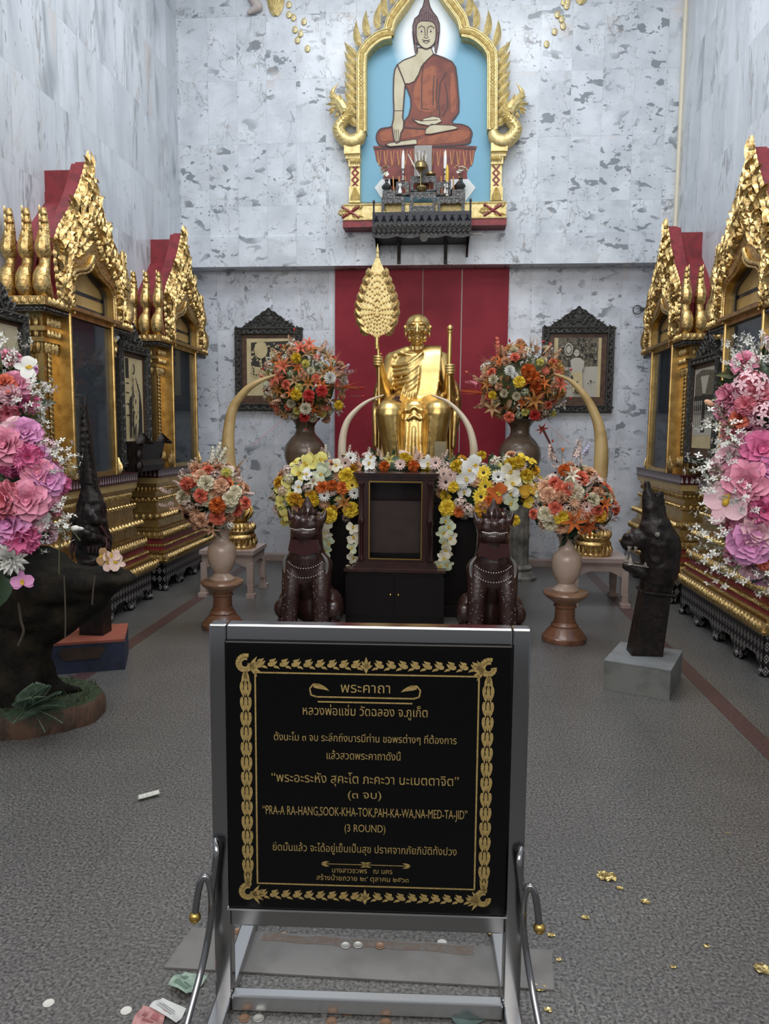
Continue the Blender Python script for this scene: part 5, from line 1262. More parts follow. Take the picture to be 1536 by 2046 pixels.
# ------------------------------------------------------------------ artificial flowers
def fm(name, c, c2=None): return mk(name, c, .6, 0, c2, 30, .38, .66, sub=0, spec=.25)
LEAFM = mk('dark_green_leaf', (.018, .040, .018), .5, 0, (.030, .062, .022), 20)
LEAFO = mk('olive_leaf', (.085, .095, .030), .55, 0, (.05, .06, .02), 20)
LEAFB = mk('bronze_leaf', (.20, .095, .030), .55, 0, (.11, .05, .018), 20)
STEMM = mk('thin_stem', (.10, .12, .05), .6)
PAL = {}
for n_, c in dict(orange=(.62, .155, .035), deeporange=(.45, .085, .018), coral=(.66, .16, .10), peach=(.66, .38, .24), cream=(.66, .60, .43), white=(.74, .74, .70),
                  yellow=(.74, .53, .045), lemon=(.72, .66, .20), gold=(.66, .36, .035), red=(.45, .035, .030), blush=(.68, .50, .44), pink=(.80, .33, .46), hotpink=(.76, .20, .40),
                  rose=(.76, .26, .33), lilac=(.74, .33, .60), palepink=(.80, .52, .58), ivory=(.68, .64, .50), tan=(.42, .26, .13), palegreen=(.55, .60, .42), dark=(.03, .008, .01), lavender=(.50, .46, .62), bronze=(.36, .15, .035)).items():
    PAL[n_] = fm('petal_'+n_, c, tuple(min(1, x*.80) for x in c))
EYE = mk('flower_eye_dark', (.020, .010, .012), .7); EYEY = mk('flower_eye_yellow', (.55, .36, .03), .7)
def petal(g, az, tilt, L, W, cup, curl, r0=0., z0=0., nu=4, nv=3, tip=.6, ruf=0, rr=None):
    """one petal: az round the axis, tilt 0 = upright .. 90 flat"""
    ca, sa = math.cos(az), math.sin(az)
    def fn(u, v):
        t = u; q_ = .10+t*.90; wd = W*.5*(math.sin(PI*min(1., .18+t*.82)**tip) if tip >= .8 else math.sqrt(max(0, 1-(2*q_-1)**2))**(.8)); a = tilt+curl*t
        rr_ = r0+L*t*math.sin(a); zz_ = z0+L*t*math.cos(a); s_ = (v*2-1)
        off = cup*wd*(s_*s_); rf = ruf*math.sin(v*9+az*5)*t
        rr_ -= off*math.cos(a); zz_ += off*math.sin(a)+rf
        return (ca*rr_-sa*s_*wd, sa*rr_+ca*s_*wd, zz_)
    g.patch(fn, nu, nv)
FC = {}
def flower(kind, col):
    key = kind+col
    if key in FC: return FC[key]
    g = G(); rr = random.Random(len(key)*7+ord(col[0])); m2 = None
    if kind == 'rose':
        for lay, (n, tl, L, W, r0, z0) in enumerate(((3, .05, .50, .40, .05, .1), (4, .18, .58, .50, .11, .06), (5, .42, .62, .60, .16, .03), (6, .80, .70, .70, .18, .0), (6, 1.15, .74, .78, .18, -.03))):
            for k in range(n): petal(g, 2*PI*k/n+lay*.7+rr.uniform(-.1, .1), tl, L, W, .55, .35+.1*lay, r0, z0, 6, 4, .75)
        g.sph((0, 0, .18), (.13, .13, .22), seg=8, rings=6)
    elif kind == 'lily':
        for k in range(6): petal(g, 2*PI*k/6, .55+.1*(k % 2), 1.15, .36-.05*(k % 2), .35, .75, .03, 0, 6, 2, .85)
        g.mi = 1
        for k in range(5): a = 2*PI*k/5; g.tube([(0, 0, 0), (math.cos(a)*.13, math.sin(a)*.13, .45), (math.cos(a)*.2, math.sin(a)*.2, .55)], [.02, .015, .035], 4)
        m2 = PAL['bronze']
    elif kind == 'daisy':
        for k in range(15): petal(g, 2*PI*k/15+rr.uniform(-.05, .05), 1.35+rr.uniform(-.12, .12), .95, .30, .1, .1, .08, .05, 3, 2, .6)
        for k in range(11): petal(g, 2*PI*k/11+.2, 1.05, .62, .26, .1, .2, .08, .08, 3, 2, .6)
        g.mi = 1; g.sph((0, 0, .12), (.20, .20, .10), seg=10, rings=6); m2 = EYE
    elif kind == 'orchid':
        for k, (az, W, L) in enumerate(((0, .85, .85), (PI, .85, .85), (PI/2, .55, .85), (PI/2+2.2, .55, .85), (PI/2-2.2, .55, .85))): petal(g, az, 1.25, L, W, .15, .25, .04, .0+.03*(k < 2), 6, 4, .75)
        g.mi = 1; g.sph((0, 0, .1), (.12, .14, .10), seg=8, rings=5); petal(g, -PI/2, .7, .35, .3, .5, .5, .03, .05, 3, 2); m2 = EYEY
    elif kind == 'carnation':
        for lay in range(5):
            n = 6+lay*2
            for k in range(n): petal(g, 2*PI*k/n+lay+rr.uniform(-.2, .2), .15+.30*lay, .80-.03*lay, .46, .2, .2, .04, 0, 5, 5, .45, .09)
    elif kind == 'pompom':
        for k in range(46):
            z = 1-1.35*(k+.5)/46; a = k*2.39996; t_ = math.acos(max(-1, min(1, z))); petal(g, a, t_*.92, .74, .22, .25, -.15, .03, .0, 3, 2, .7)
    elif kind == 'spider':
        for k in range(28): petal(g, k*2.4, .45+1.0*(k/28)+rr.uniform(-.1, .1), 1.05, .12, .1, .3, .03, 0, 4, 1, .8)
        g.mi = 1; g.sph((0, 0, .08), (.13, .13, .09), seg=8, rings=5); m2 = PAL['tan']
    elif kind == 'cluster':
        for k in range(17):
            z = 1-1.1*(k+.5)/17; a = k*2.39996; s = math.sqrt(max(0, 1-z*z)); nrm = V((s*math.cos(a), s*math.sin(a), z)); q = V((0, 0, 1)).rotation_difference(nrm).to_matrix()
            o = nrm*.72
            for j in range(5):
                b = 2*PI*j/5+k
                c1, c2_, c3 = V((math.cos(b-.5)*.17, math.sin(b-.5)*.17, .03)), V((math.cos(b)*.30, math.sin(b)*.30, .0)), V((math.cos(b+.5)*.17, math.sin(b+.5)*.17, .03))
                g.poly([o, o+q @ c1, o+q @ c2_, o+q @ c3])
    elif kind == 'spray':                       # upright sprig of small blossoms
        g.mi = 1; g.tube([(0, 0, 0), (.03, .02, .7), (.0, .05, 1.6), (-.06, .05, 2.3)], [.025, .02, .015, .01], 5); g.mi = 0
        for k in range(15):
            z = .55+1.8*k/15; a = k*2.2; rad = .32*(1-.6*k/15); o = V((math.cos(a)*rad, math.sin(a)*rad, z)); sz = .37*(1-.45*k/15)
            nrm = V((math.cos(a), math.sin(a), .5)).normalized(); q = V((0, 0, 1)).rotation_difference(nrm).to_matrix()
            for j in range(5):
                b = 2*PI*j/5+k; g.poly([o, o+q @ V((math.cos(b-.45)*sz*.6, math.sin(b-.45)*sz*.6, .05)), o+q @ V((math.cos(b)*sz, math.sin(b)*sz, .02)), o+q @ V((math.cos(b+.45)*sz*.6, math.sin(b+.45)*sz*.6, .05))])
        m2 = STEMM
    elif kind == 'sprig':                       # airy filler with scattered tiny flowers
        g.mi = 1
        for k in range(9):
            a = k*2.4; e = V((math.cos(a)*(.25+.07*k % .5), math.sin(a)*(.25+.07*k % .5), 1.0+.5*math.sin(k*1.7))); g.mi = 1; g.tube([(0, 0, 0), e*.5+V((0, 0, .1)), e], .012, 3, False); g.mi = 0
            for d in range(3):
                o = e-V((0, 0, d*.16))+V((.08*math.cos(d*2+k), .08*math.sin(d*2+k), 0))
                nrm = V((math.cos(a+d), math.sin(a+d), .6)).normalized(); q = V((0, 0, 1)).rotation_difference(nrm).to_matrix()
                for j in range(4): b = PI/2*j; g.poly([o, o+q @ V((math.cos(b-.5)*.09, math.sin(b-.5)*.09, .02)), o+q @ V((math.cos(b)*.16, math.sin(b)*.16, .03)), o+q @ V((math.cos(b+.5)*.09, math.sin(b+.5)*.09, .02))])
        m2 = STEMM
    elif kind == 'bud':
        g.mi = 1; g.tube([(0, 0, 0), (.05, 0, .8), (0, .04, 1.5)], .03, 4, False); g.mi = 0; g.sph((0, .04, 1.7), (.17, .17, .28), seg=8, rings=6); m2 = STEMM
    elif kind == 'fern':
        m2 = None
        for k in range(26):
            t_ = k/26; o = V((0, .25*t_*t_, 2.6*t_)); L = .55*math.sin(PI*(.12+.86*t_))
            for s in (-1, 1): g.poly([o, o+V((s*L*.5, .02, .06)), o+V((s*L, .06, .16)), o+V((s*L*.5, .02, -.04+.10))])
        g.tube([(0, .25*t*t/100, 2.6*t/10) for t in range(11)], .018, 4)
    elif kind == 'leaf':
        petal(g, 0, .55, 1.3, .55, .25, .7, .0, 0, 5, 2, .9)
    elif kind == 'plume':                       # wispy grass
        for k in range(26):
            a = k*2.4; d = V((math.cos(a)*(.2+.4*(k % 5)/5), math.sin(a)*(.2+.4*(k % 4)/4), 1.3+.6*math.sin(k))); sd = d.cross(V((0, 0, 1))).normalized()*.018; g.poly([-sd, sd, d*.6+sd*.8, d])
    mats = [LEAFM if col == 'green' else LEAFO if col == 'olive' else LEAFB if col == 'bronzeleaf' else PAL[col]]
    if m2: mats.append(m2)
    names = dict(rose='rose', lily='lily', daisy='daisy', orchid='orchid', carnation='carnation', pompom='chrysanthemum', spider='spider_chrysanthemum', cluster='hydrangea', spray='blossom_spray', sprig='small_flower_sprig', bud='flower_bud', fern='fern_frond', leaf='leaf', plume='grass_plume')
    me = g.mesh(names[kind], mats, ang=70, recalc=False); FC[key] = me; return me
cnt = {}
def plant(par, kind, col, p, nrm, size, spin=None):
    me = flower(kind, col); k_ = (par.name, me.name.split('.')[0]); cnt[k_] = cnt.get(k_, 0)+1
    if cnt[k_] > 95: return
    o = bpy.data.objects.new(me.name.split('.')[0], me); COL.objects.link(o); o.parent = par
    q = V((0, 0, 1)).rotation_difference(V(nrm).normalized()) ; m = q.to_matrix().to_4x4() @ Matrix.Rotation(R.uniform(0, 6.28) if spin is None else spin, 4, 'Z')
    o.matrix_local = Matrix.Translation(V(p)-par.location) @ m @ Matrix.Diagonal((size, size, size, 1))
    return o
def foliage(par, blobs, leafn=140, size=.05, mats=None, ls=.09):
    """dark leafy heart of an arrangement"""
    g = G(); rr = random.Random(11)
    for c, r in blobs: g.sph(c, r, seg=12, rings=8)
    g2 = blob(g, .02, 1)
    for c, r in blobs:
        for k in range(leafn//len(blobs)):
            d = V((rr.gauss(0, 1), rr.gauss(0, 1)-.4, rr.gauss(0, 1))).normalized(); o = V(c)+V((d.x*r[0], d.y*r[1], d.z*r[2]))*.97
            q = V((0, 0, 1)).rotation_difference((d+V((rr.uniform(-.6, .6), rr.uniform(-.6, .6), rr.uniform(-.6, .6)))).normalized()).to_matrix(); L = ls*rr.uniform(.6, 1.2)
            a, b, c_, e = V((0, 0, 0)), V((L*.22, 0, L*.45)), V((0, .02, L)), V((-L*.22, 0, L*.45)); g2.mi = rr.choice((0, 0, 0, 1)); g2.poly([o+q @ x for x in (a, b, c_, e)])
    o = g2.build('foliage', mats or [LEAFM, LEAFO], par, smooth=False); o['kind'] = 'stuff'; return o
def bouquet(name, label, c, rad, base, mix, n, size, seed, group='flower arrangements', out=(), front=.55, inner=.80, mats=None, up=.15):
    R.seed(seed)
    t = thing(name, label, 'flower arrangement', base, 0, group)
    foliage(t, [(c, (rad[0]*inner, rad[1]*inner, rad[2]*inner)), (V(c)*.45+V(base)*.55, (rad[0]*.28, rad[1]*.28, rad[2]*.6))], 170, mats=mats)
    bag = [k for k in mix for _ in range(k[2])]; R.shuffle(bag); i = 0
    for k in range(n):
        z = 1-2*(k+.5)/n; a = k*2.39996+seed; s = math.sqrt(1-z*z); d = V((s*math.cos(a), s*math.sin(a), z))
        if d.y > front or d.z < -.86: continue
        kind, col, _, sz, ro = bag[i % len(bag)]; i += 1
        ext = ro*R.uniform(.92, 1.08); p = V(c)+V((d.x*rad[0], d.y*rad[1], d.z*rad[2]))*ext
        nn = (d+V((R.uniform(-.25, .25), -.35+R.uniform(-.2, .2), up+R.uniform(-.15, .2)))).normalized() if kind not in ('spray', 'sprig', 'bud', 'plume', 'fern') else (d+V((R.uniform(-.25, .25), -.1, .25))).normalized()
        plant(t, kind, col, p, nn, size*sz*R.uniform(.85, 1.15))
    for kind, col, px, py, Y, sz, nn in out: plant(t, kind, col, P(px, py, Y), nn, size*sz)
    return t
# two big arrangements in the stone vases
warm = [('pompom', 'cream', 4, 1.0, 1.0), ('lily', 'tan', 4, 1.1, .98), ('lily', 'bronze', 3, 1.1, .98), ('lily', 'orange', 3, 1.0, 1.0), ('rose', 'coral', 3, .8, 1.0), ('carnation', 'peach', 4, .95, 1.0), ('carnation', 'lemon', 2, .9, 1.0),
        ('sprig', 'white', 4, 1.25, .85), ('plume', 'tan', 4, 1.5, .9), ('spray', 'peach', 3, .9, .95), ('cluster', 'palegreen', 2, .8, .98), ('spider', 'coral', 3, .9, 1.0), ('bud', 'red', 2, 1.0, 1.0), ('leaf', 'bronzeleaf', 4, 1.1, .95), ('cluster', 'ivory', 2, .8, 1.)]
def frond(t, a, b, col):
    a, b = V(a), V(b); d = (b-a).normalized(); x = d.cross(V((0, -1, 0))).normalized(); y = d.cross(x); o = plant(t, 'fern', col, a, d, 1)
    L = (b-a).length/2.6; o.matrix_local = Matrix.Translation(a-t.location) @ Matrix(((x.x, y.x, d.x, 0), (x.y, y.y, d.y, 0), (x.z, y.z, d.z, 0), (0, 0, 0, 1))) @ Matrix.Diagonal((L*.8, L, L, 1))
bl = bouquet('flower_arrangement', 'orange and cream flower arrangement in the left brown stone vase', V((bvL.x+.02, 7.25, 1.90)), (.37, .30, .37), bvL, warm, 230, .066, 3, mats=[LEAFO, LEAFB],
    out=[('lily', 'coral', 567, 733, 6.95, 1.3, (-.3, -1, .2)), ('lily', 'coral', 556, 752, 6.95, 1.2, (-.5, -1, 0)), ('lily', 'coral', 600, 697, 7.05, 1.2, (-.1, -1, .5)), ('lily', 'coral', 617, 688, 7.05, 1.1, (.3, -1, .5)), ('carnation', 'yellow', 592, 716, 6.92, 1.1, (0, -1, .2)), ('carnation', 'yellow', 592, 789, 6.9, 1.2, (0, -1, 0)),
         ('carnation', 'yellow', 676, 810, 6.92, 1.0, (.4, -1, 0)), ('pompom', 'white', 659, 755, 6.93, 1.3, (.3, -1, .1)), ('pompom', 'ivory', 611, 816, 6.9, 1.3, (0, -1, -.2)), ('rose', 'red', 617, 790, 6.9, 1.0, (0, -1, 0)), ('rose', 'red', 643, 782, 6.9, 1.0, (.2, -1, 0)), ('rose', 'red', 608, 834, 6.95, .9, (0, -1, -.3)),
         ('spray', 'peach', 640, 712, 7.2, 1.1, (.35, 0, 1)), ('spray', 'peach', 585, 700, 7.2, 1.0, (-.25, 0, 1)), ('sprig', 'lavender', 672, 755, 7.15, 1.7, (.8, 0, .6)), ('bud', 'red', 696, 778, 7.1, 1.1, (1, 0, .15)), ('bud', 'red', 700, 790, 7.1, 1.1, (1, 0, -.1)), ('bud', 'red', 588, 680, 7.1, .9, (0, 0, 1)), ('plume', 'deeporange', 680, 775, 7.1, 2.2, (1, 0, .1)), ('bud', 'red', 612, 840, 6.95, .8, (0, -.3, -1))])
frond(bl, P(565, 838, 7.0), P(503, 890, 7.0), 'rose'); frond(bl, P(545, 790, 6.95), P(520, 775, 6.9), 'tan')
br_ = bouquet('flower_arrangement', 'orange and cream flower arrangement in the right brown stone vase', V((bvR.x-.0, 7.25, 1.90)), (.37, .30, .36), bvR, warm, 230, .066, 8, mats=[LEAFO, LEAFB],
    out=[('carnation', 'orange', 1055, 742, 6.93, 1.5, (0, -1, .3)), ('carnation', 'orange', 1065, 755, 6.92, 1.5, (.1, -1, .1)), ('carnation', 'deeporange', 1070, 775, 6.92, 1.3, (.2, -1, 0)), ('rose', 'yellow', 1037, 763, 6.88, 1.0, (0, -1, .1)), ('pompom', 'white', 1018, 741, 6.92, 1.1, (-.1, -1, .3)), ('pompom', 'white', 1028, 751, 6.9, .8, (0, -1, .2)), ('carnation', 'yellow', 984, 790, 6.93, .9, (-.5, -1, 0)),
         ('lily', 'coral', 1118, 770, 6.95, 1.2, (.6, -1, .1)), ('spray', 'coral', 1004, 722, 7.2, 1.5, (-.3, 0, 1)), ('spray', 'peach', 1034, 715, 7.2, 1.1, (0, 0, 1)), ('lily', 'coral', 1045, 702, 7.1, .9, (.2, -1, .6)), ('bud', 'red', 1066, 694, 7.1, .9, (.8, 0, .5)), ('plume', 'deeporange', 965, 785, 7.1, 2.4, (-1, 0, .05)), ('spray', 'rose', 958, 770, 7.1, .9, (-1, 0, .3)), ('bud', 'coral', 950, 755, 7.1, .9, (-1, 0, .6)),
         ('lily', 'tan', 985, 815, 6.93, 1.3, (-.4, -1, -.1)), ('lily', 'bronze', 1068, 800, 6.9, 1.4, (0, -1, 0)), ('rose', 'red', 1068, 830, 6.95, .9, (.1, -1, -.2)), ('rose', 'coral', 1017, 834, 6.95, .9, (-.2, -1, -.3)), ('lily', 'red', 1082, 855, 7.0, .9, (.2, -1, -.6)), ('bud', 'red', 1102, 862, 7.05, .8, (.1, -.2, -1))])
frond(br_, P(1090, 845, 7.0), P(1142, 890, 7.0), 'coral')
g = G(); g.tube([P(1083, 855, 7.0), P(1098, 885, 7.0), P(1113, 925, 7.02)], [.012, .010, .008], 6); g.build('trailing_stem', mk('dark_red_stem', (.10, .02, .025), .6), br_)
# two arrangements in the cream vases
mid = [('rose', 'coral', 4, 1.0, 1.0), ('rose', 'cream', 3, 1.1, 1.0), ('rose', 'peach', 4, 1.1, 1.0), ('spray', 'blush', 6, .75, .9), ('sprig', 'blush', 4, 1.1, .85), ('lily', 'orange', 2, 1.1, .98), ('carnation', 'peach', 3, 1., 1.), ('cluster', 'blush', 3, .85, .98), ('leaf', 'green', 4, 1.2, .9), ('spider', 'peach', 2, 1., 1.), ('daisy', 'blush', 2, .8, 1.)]
ml_ = V((-1.622, 5.20, .735)); mr_ = V((.850, 5.12, .735))
b1 = bouquet('flower_arrangement', 'coral and cream flower arrangement in the left cream marble vase', ml_+V((-.045, -.02, .25)), (.225, .19, .225), ml_, mid, 130, .058, 5,
    out=[('spray', 'ivory', 436, 930, 5.05, 1.2, (.1, 0, 1)), ('spray', 'ivory', 428, 935, 5.0, 1.1, (-.1, 0, 1)), ('spray', 'ivory', 440, 935, 5.0, 1.2, (.3, 0, 1)), ('rose', 'cream', 411, 966, 4.97, 1.25, (-.1, -1, .3)), ('rose', 'cream', 460, 997, 4.97, 1.2, (.3, -1, .1)), ('rose', 'cream', 470, 983, 5.0, 1.0, (.5, -1, .3)), ('rose', 'coral', 401, 990, 4.95, 1.1, (-.2, -1, .1)), ('rose', 'peach', 441, 970, 4.97, 1.1, (.1, -1, .3)),
         ('carnation', 'orange', 435, 1010, 4.95, 1.5, (.1, -1, 0)), ('rose', 'coral', 434, 1034, 4.97, 1.2, (.1, -1, -.2)), ('rose', 'coral', 490, 1005, 5.05, .95, (.9, -.5, .2)), ('carnation', 'lemon', 452, 945, 5.0, .9, (.2, -1, .5)), ('plume', 'tan', 470, 940, 5.1, 1.4, (.6, 0, .8)), ('carnation', 'coral', 375, 967, 5.0, 1.2, (-.6, -1, .3)), ('spray', 'blush', 350, 985, 5.05, .9, (-1, -.2, .3)), ('spray', 'blush', 352, 1008, 5.05, .9, (-1, -.2, 0)), ('lily', 'peach', 423, 1055, 5.0, 1.1, (0, -1, -.6)), ('pompom', 'dark', 374, 1030, 5.0, .7, (-.5, -1, -.3)), ('spray', 'peach', 372, 1010, 5.0, .9, (-.8, -.4, -.2)), ('cluster', 'white', 460, 1050, 5.0, .6, (.3, -1, -.4)), ('rose', 'peach', 403, 1040, 4.98, 1.1, (-.2, -1, -.3))])
b2 = bouquet('flower_arrangement', 'coral and cream flower arrangement in the right cream marble vase', mr_+V((.02, -.02, .25)), (.235, .19, .225), mr_, mid, 130, .058, 9,
    out=[('rose', 'coral', 1134, 978, 4.93, 1.1, (0, -1, .2)), ('rose', 'cream', 1150, 985, 4.93, 1.2, (.1, -1, .2)), ('rose', 'cream', 1140, 967, 4.95, 1.0, (0, -1, .4)), ('carnation', 'orange', 1127, 941, 4.97, 1.1, (0, -1, .5)), ('rose', 'coral', 1109, 1017, 4.92, 1.1, (-.2, -1, 0)), ('rose', 'cream', 1090, 1028, 4.93, 1.15, (-.3, -1, 0)), ('rose', 'yellow', 1122, 1032, 4.92, 1.2, (0, -1, 0)), ('lily', 'orange', 1145, 1040, 4.92, 1.5, (.1, -1, -.2)), ('lily', 'deeporange', 1172, 1050, 4.94, 1.3, (.4, -1, -.4)),
         ('rose', 'coral', 1178, 1000, 4.95, 1.0, (.5, -1, .2)), ('rose', 'coral', 1228, 1016, 5.05, 1.0, (1, -.5, .1)), ('rose', 'cream', 1212, 998, 5.0, 1.0, (.8, -.7, .2)), ('rose', 'coral', 1193, 985, 5.0, .9, (.6, -.8, .4)), ('rose', 'gold', 1198, 1030, 4.95, 1.0, (.5, -1, 0)), ('rose', 'peach', 1095, 990, 4.95, 1.2, (-.3, -1, .2)), ('rose', 'cream', 1100, 1047, 4.95, 1.1, (-.2, -1, -.3)), ('rose', 'peach', 1122, 1052, 4.95, 1.1, (0, -1, -.4)), ('spider', 'coral', 1170, 1018, 4.93, 1.2, (.2, -1, 0)), ('spray', 'blush', 1105, 930, 5.05, 1.1, (-.2, 0, 1)), ('spray', 'blush', 1150, 925, 5.05, 1.2, (.1, 0, 1)), ('spray', 'lavender', 1165, 918, 5.05, .9, (.3, 0, 1)), ('bud', 'orange', 1123, 925, 5.0, .9, (0, 0, 1)), ('lily', 'ivory', 1142, 950, 4.95, 1.0, (0, -1, .5)), ('leaf', 'green', 1205, 1045, 5.0, 1.6, (1, -.2, -.1)), ('leaf', 'green', 1075, 1040, 5.0, 1.2, (-1, -.2, -.3)), ('rose', 'coral', 1066, 1027, 5.0, .8, (-.8, -.6, 0)), ('pompom', 'dark', 1160, 995, 4.97, .7, (.1, -1, 0))])

# the long garland across the altar
R.seed(21)
t = thing('altar_garland', 'long yellow, white and orange flower garland along the altar front', 'flower arrangement', (AX, 5.95, .96), 0, 'flower arrangements')
def at(px, py, Y): return P(px, py, Y)
wings = [(at(630, 975, 5.80), (.30, .20, .235)), (at(590, 1000, 5.82), (.16, .16, .20)), (at(960, 975, 5.80), (.34, .20, .235)), (at(1030, 965, 5.84), (.18, .16, .22)), (at(770, 935, 5.95), (.42, .14, .12)), (at(900, 960, 5.85), (.16, .16, .2)), (at(695, 985, 5.82), (.14, .15, .2))]
foliage(t, [(c, (r[0]*.85, r[1]*.85, r[2]*.85)) for c, r in wings], 260)
for kind, col, px, py, Y, sz in [('rose', 'yellow', 700, 1018, 5.60, .082), ('rose', 'yellow', 658, 1030, 5.60, .078), ('carnation', 'yellow', 625, 1000, 5.60, .085), ('carnation', 'gold', 592, 995, 5.62, .080), ('rose', 'yellow', 693, 952, 5.60, .085), ('carnation', 'gold', 608, 1008, 5.6, .07), ('daisy', 'yellow', 703, 970, 5.58, .062), ('daisy', 'white', 648, 990, 5.57, .055), ('daisy', 'white', 708, 985, 5.57, .055),
        ('rose', 'orange', 645, 975, 5.58, .075), ('rose', 'orange', 684, 975, 5.58, .07), ('carnation', 'orange', 664, 970, 5.58, .07), ('orchid', 'palegreen', 648, 937, 5.62, .085), ('orchid', 'palegreen', 640, 948, 5.6, .085), ('orchid', 'ivory', 672, 930, 5.64, .07), ('orchid', 'lemon', 612, 928, 5.66, .10), ('orchid', 'lemon', 625, 920, 5.68, .09), ('orchid', 'lemon', 599, 945, 5.66, .10), ('orchid', 'lemon', 580, 965, 5.7, .095), ('orchid', 'lemon', 567, 985, 5.72, .095), ('orchid', 'lemon', 563, 1005, 5.72, .09), ('orchid', 'lemon', 575, 1025, 5.72, .09), ('orchid', 'lemon', 640, 918, 5.7, .08),
        ('lily', 'bronze', 687, 1005, 5.58, .075), ('cluster', 'blush', 615, 975, 5.6, .06), ('lily', 'ivory', 625, 962, 5.58, .07), ('daisy', 'blush', 690, 925, 5.66, .06), ('daisy', 'white', 700, 915, 5.7, .06),
        ('rose', 'yellow', 894, 1015, 5.58, .085), ('carnation', 'yellow', 912, 932, 5.62, .085), ('orchid', 'white', 938, 940, 5.60, .105), ('orchid', 'white', 946, 930, 5.62, .105), ('orchid', 'white', 930, 955, 5.58, .10), ('daisy', 'blush', 886, 948, 5.6, .07), ('daisy', 'blush', 890, 963, 5.58, .075), ('daisy', 'blush', 900, 950, 5.6, .065), ('daisy', 'yellow', 970, 972, 5.57, .070), ('daisy', 'yellow', 960, 993, 5.56, .078), ('daisy', 'yellow', 966, 945, 5.6, .07), ('orchid', 'orange', 993, 985, 5.56, .11), ('rose', 'orange', 978, 1002, 5.56, .07),
        ('rose', 'gold', 962, 1015, 5.56, .07), ('rose', 'gold', 960, 1036, 5.57, .068), ('carnation', 'gold', 975, 1028, 5.57, .068), ('carnation', 'peach', 965, 1010, 5.56, .07), ('daisy', 'white', 995, 953, 5.6, .065), ('orchid', 'ivory', 1018, 945, 5.62, .10), ('orchid', 'ivory', 1022, 965, 5.60, .10), ('orchid', 'white', 1020, 985, 5.6, .085), ('orchid', 'palegreen', 1022, 1005, 5.6, .08), ('carnation', 'yellow', 1020, 927, 5.7, .08), ('carnation', 'yellow', 1035, 925, 5.72, .085), ('carnation', 'yellow', 1050, 950, 5.72, .09), ('orchid', 'gold', 1058, 978, 5.7, .11), ('orchid', 'yellow', 1055, 1000, 5.72, .08),
        ('cluster', 'blush', 920, 1005, 5.56, .07), ('cluster', 'blush', 935, 1018, 5.56, .07), ('rose', 'orange', 917, 1022, 5.57, .06), ('daisy', 'white', 924, 965, 5.58, .055), ('rose', 'yellow', 905, 972, 5.58, .06), ('daisy', 'blush', 870, 925, 5.68, .06), ('carnation', 'orange', 768, 932, 5.75, .07), ('carnation', 'orange', 826, 932, 5.75, .075), ('carnation', 'yellow', 808, 915, 5.78, .07), ('daisy', 'blush', 800, 928, 5.74, .055), ('orchid', 'white', 855, 925, 5.75, .085), ('lily', 'lemon', 778, 918, 5.78, .06), ('orchid', 'white', 736, 928, 5.76, .07), ('carnation', 'yellow', 962, 910, 5.75, .06), ('orchid', 'white', 740, 915, 5.78, .06),
        ('rose', 'yellow', 1028, 1040, 5.62, .055), ('cluster', 'ivory', 1005, 1035, 5.6, .06)]:
    plant(t, kind, col, at(px, py, Y), (R.uniform(-.3, .3), -1, R.uniform(-.1, .35)), sz*.92)
for px, py, col in [(640, 905, 'blush'), (700, 900, 'blush'), (715, 912, 'blush'), (735, 905, 'blush'), (762, 905, 'blush'), (830, 905, 'blush'), (770, 915, 'blush'), (835, 915, 'blush'), (890, 910, 'blush'), (882, 918, 'blush'), (655, 900, 'ivory'), (682, 915, 'blush'), (1000, 925, 'ivory'), (985, 925, 'ivory'), (620, 905, 'blush'), (750, 920, 'blush')]:
    plant(t, 'spray', col, at(px, py+18, 5.85), (R.uniform(-.3, .3), -.2, 1), .052)
for pts in ([(653, 1045), (650, 1065), (655, 1085), (650, 1100), (648, 1115)], [(705, 1055), (707, 1075), (704, 1095), (706, 1115), (702, 1135)], [(890, 1040), (898, 1055), (885, 1065), (900, 1075), (888, 1085), (892, 1100), (886, 1115), (880, 1130), (894, 1128)], [(640, 1050), (645, 1075)]):
    for i, (px, py) in enumerate(pts): plant(t, 'orchid', R.choice(('palegreen', 'ivory', 'ivory')), at(px, py, 5.56 if px > 700 else 5.62), (R.uniform(-.5, .5), -1, R.uniform(-.4, .2)), R.uniform(.058, .070))
    g = G(); g.tube(curve([at(x, y, 5.66) for x, y in pts], 4), .003, 5); g.build('trailing_stem', STEMM, t)
fill = [('orchid', 'lemon', 3), ('orchid', 'palegreen', 1), ('daisy', 'blush', 4), ('carnation', 'gold', 2), ('rose', 'peach', 3), ('orchid', 'white', 4), ('cluster', 'ivory', 3), ('daisy', 'yellow', 3), ('rose', 'gold', 2), ('spider', 'peach', 2), ('rose', 'yellow', 2), ('cluster', 'blush', 2), ('lily', 'ivory', 1)]
bag = [k[:2] for k in fill for _ in range(k[2])]
for wi, (c, r) in enumerate(wings):
    n = (62, 34, 66, 36, 46, 26, 24)[wi]
    for k in range(n):
        z = 1-2*(k+.5)/n; a = k*2.39996+wi; s = math.sqrt(1-z*z); d = V((s*math.cos(a), s*math.sin(a), z))
        if d.y > .35: continue
        kind, col = R.choice(bag)
        if wi in (1, 3) and R.random() < .6: kind, col = 'orchid', ('lemon' if wi == 1 else R.choice(('white', 'yellow', 'lemon')))
        plant(t, kind, col, c+V((d.x*r[0], d.y*r[1], d.z*r[2])), d+V((0, -.6, .2)), R.uniform(.054, .068)*(.85 if kind in ('cluster', 'daisy') else 1))

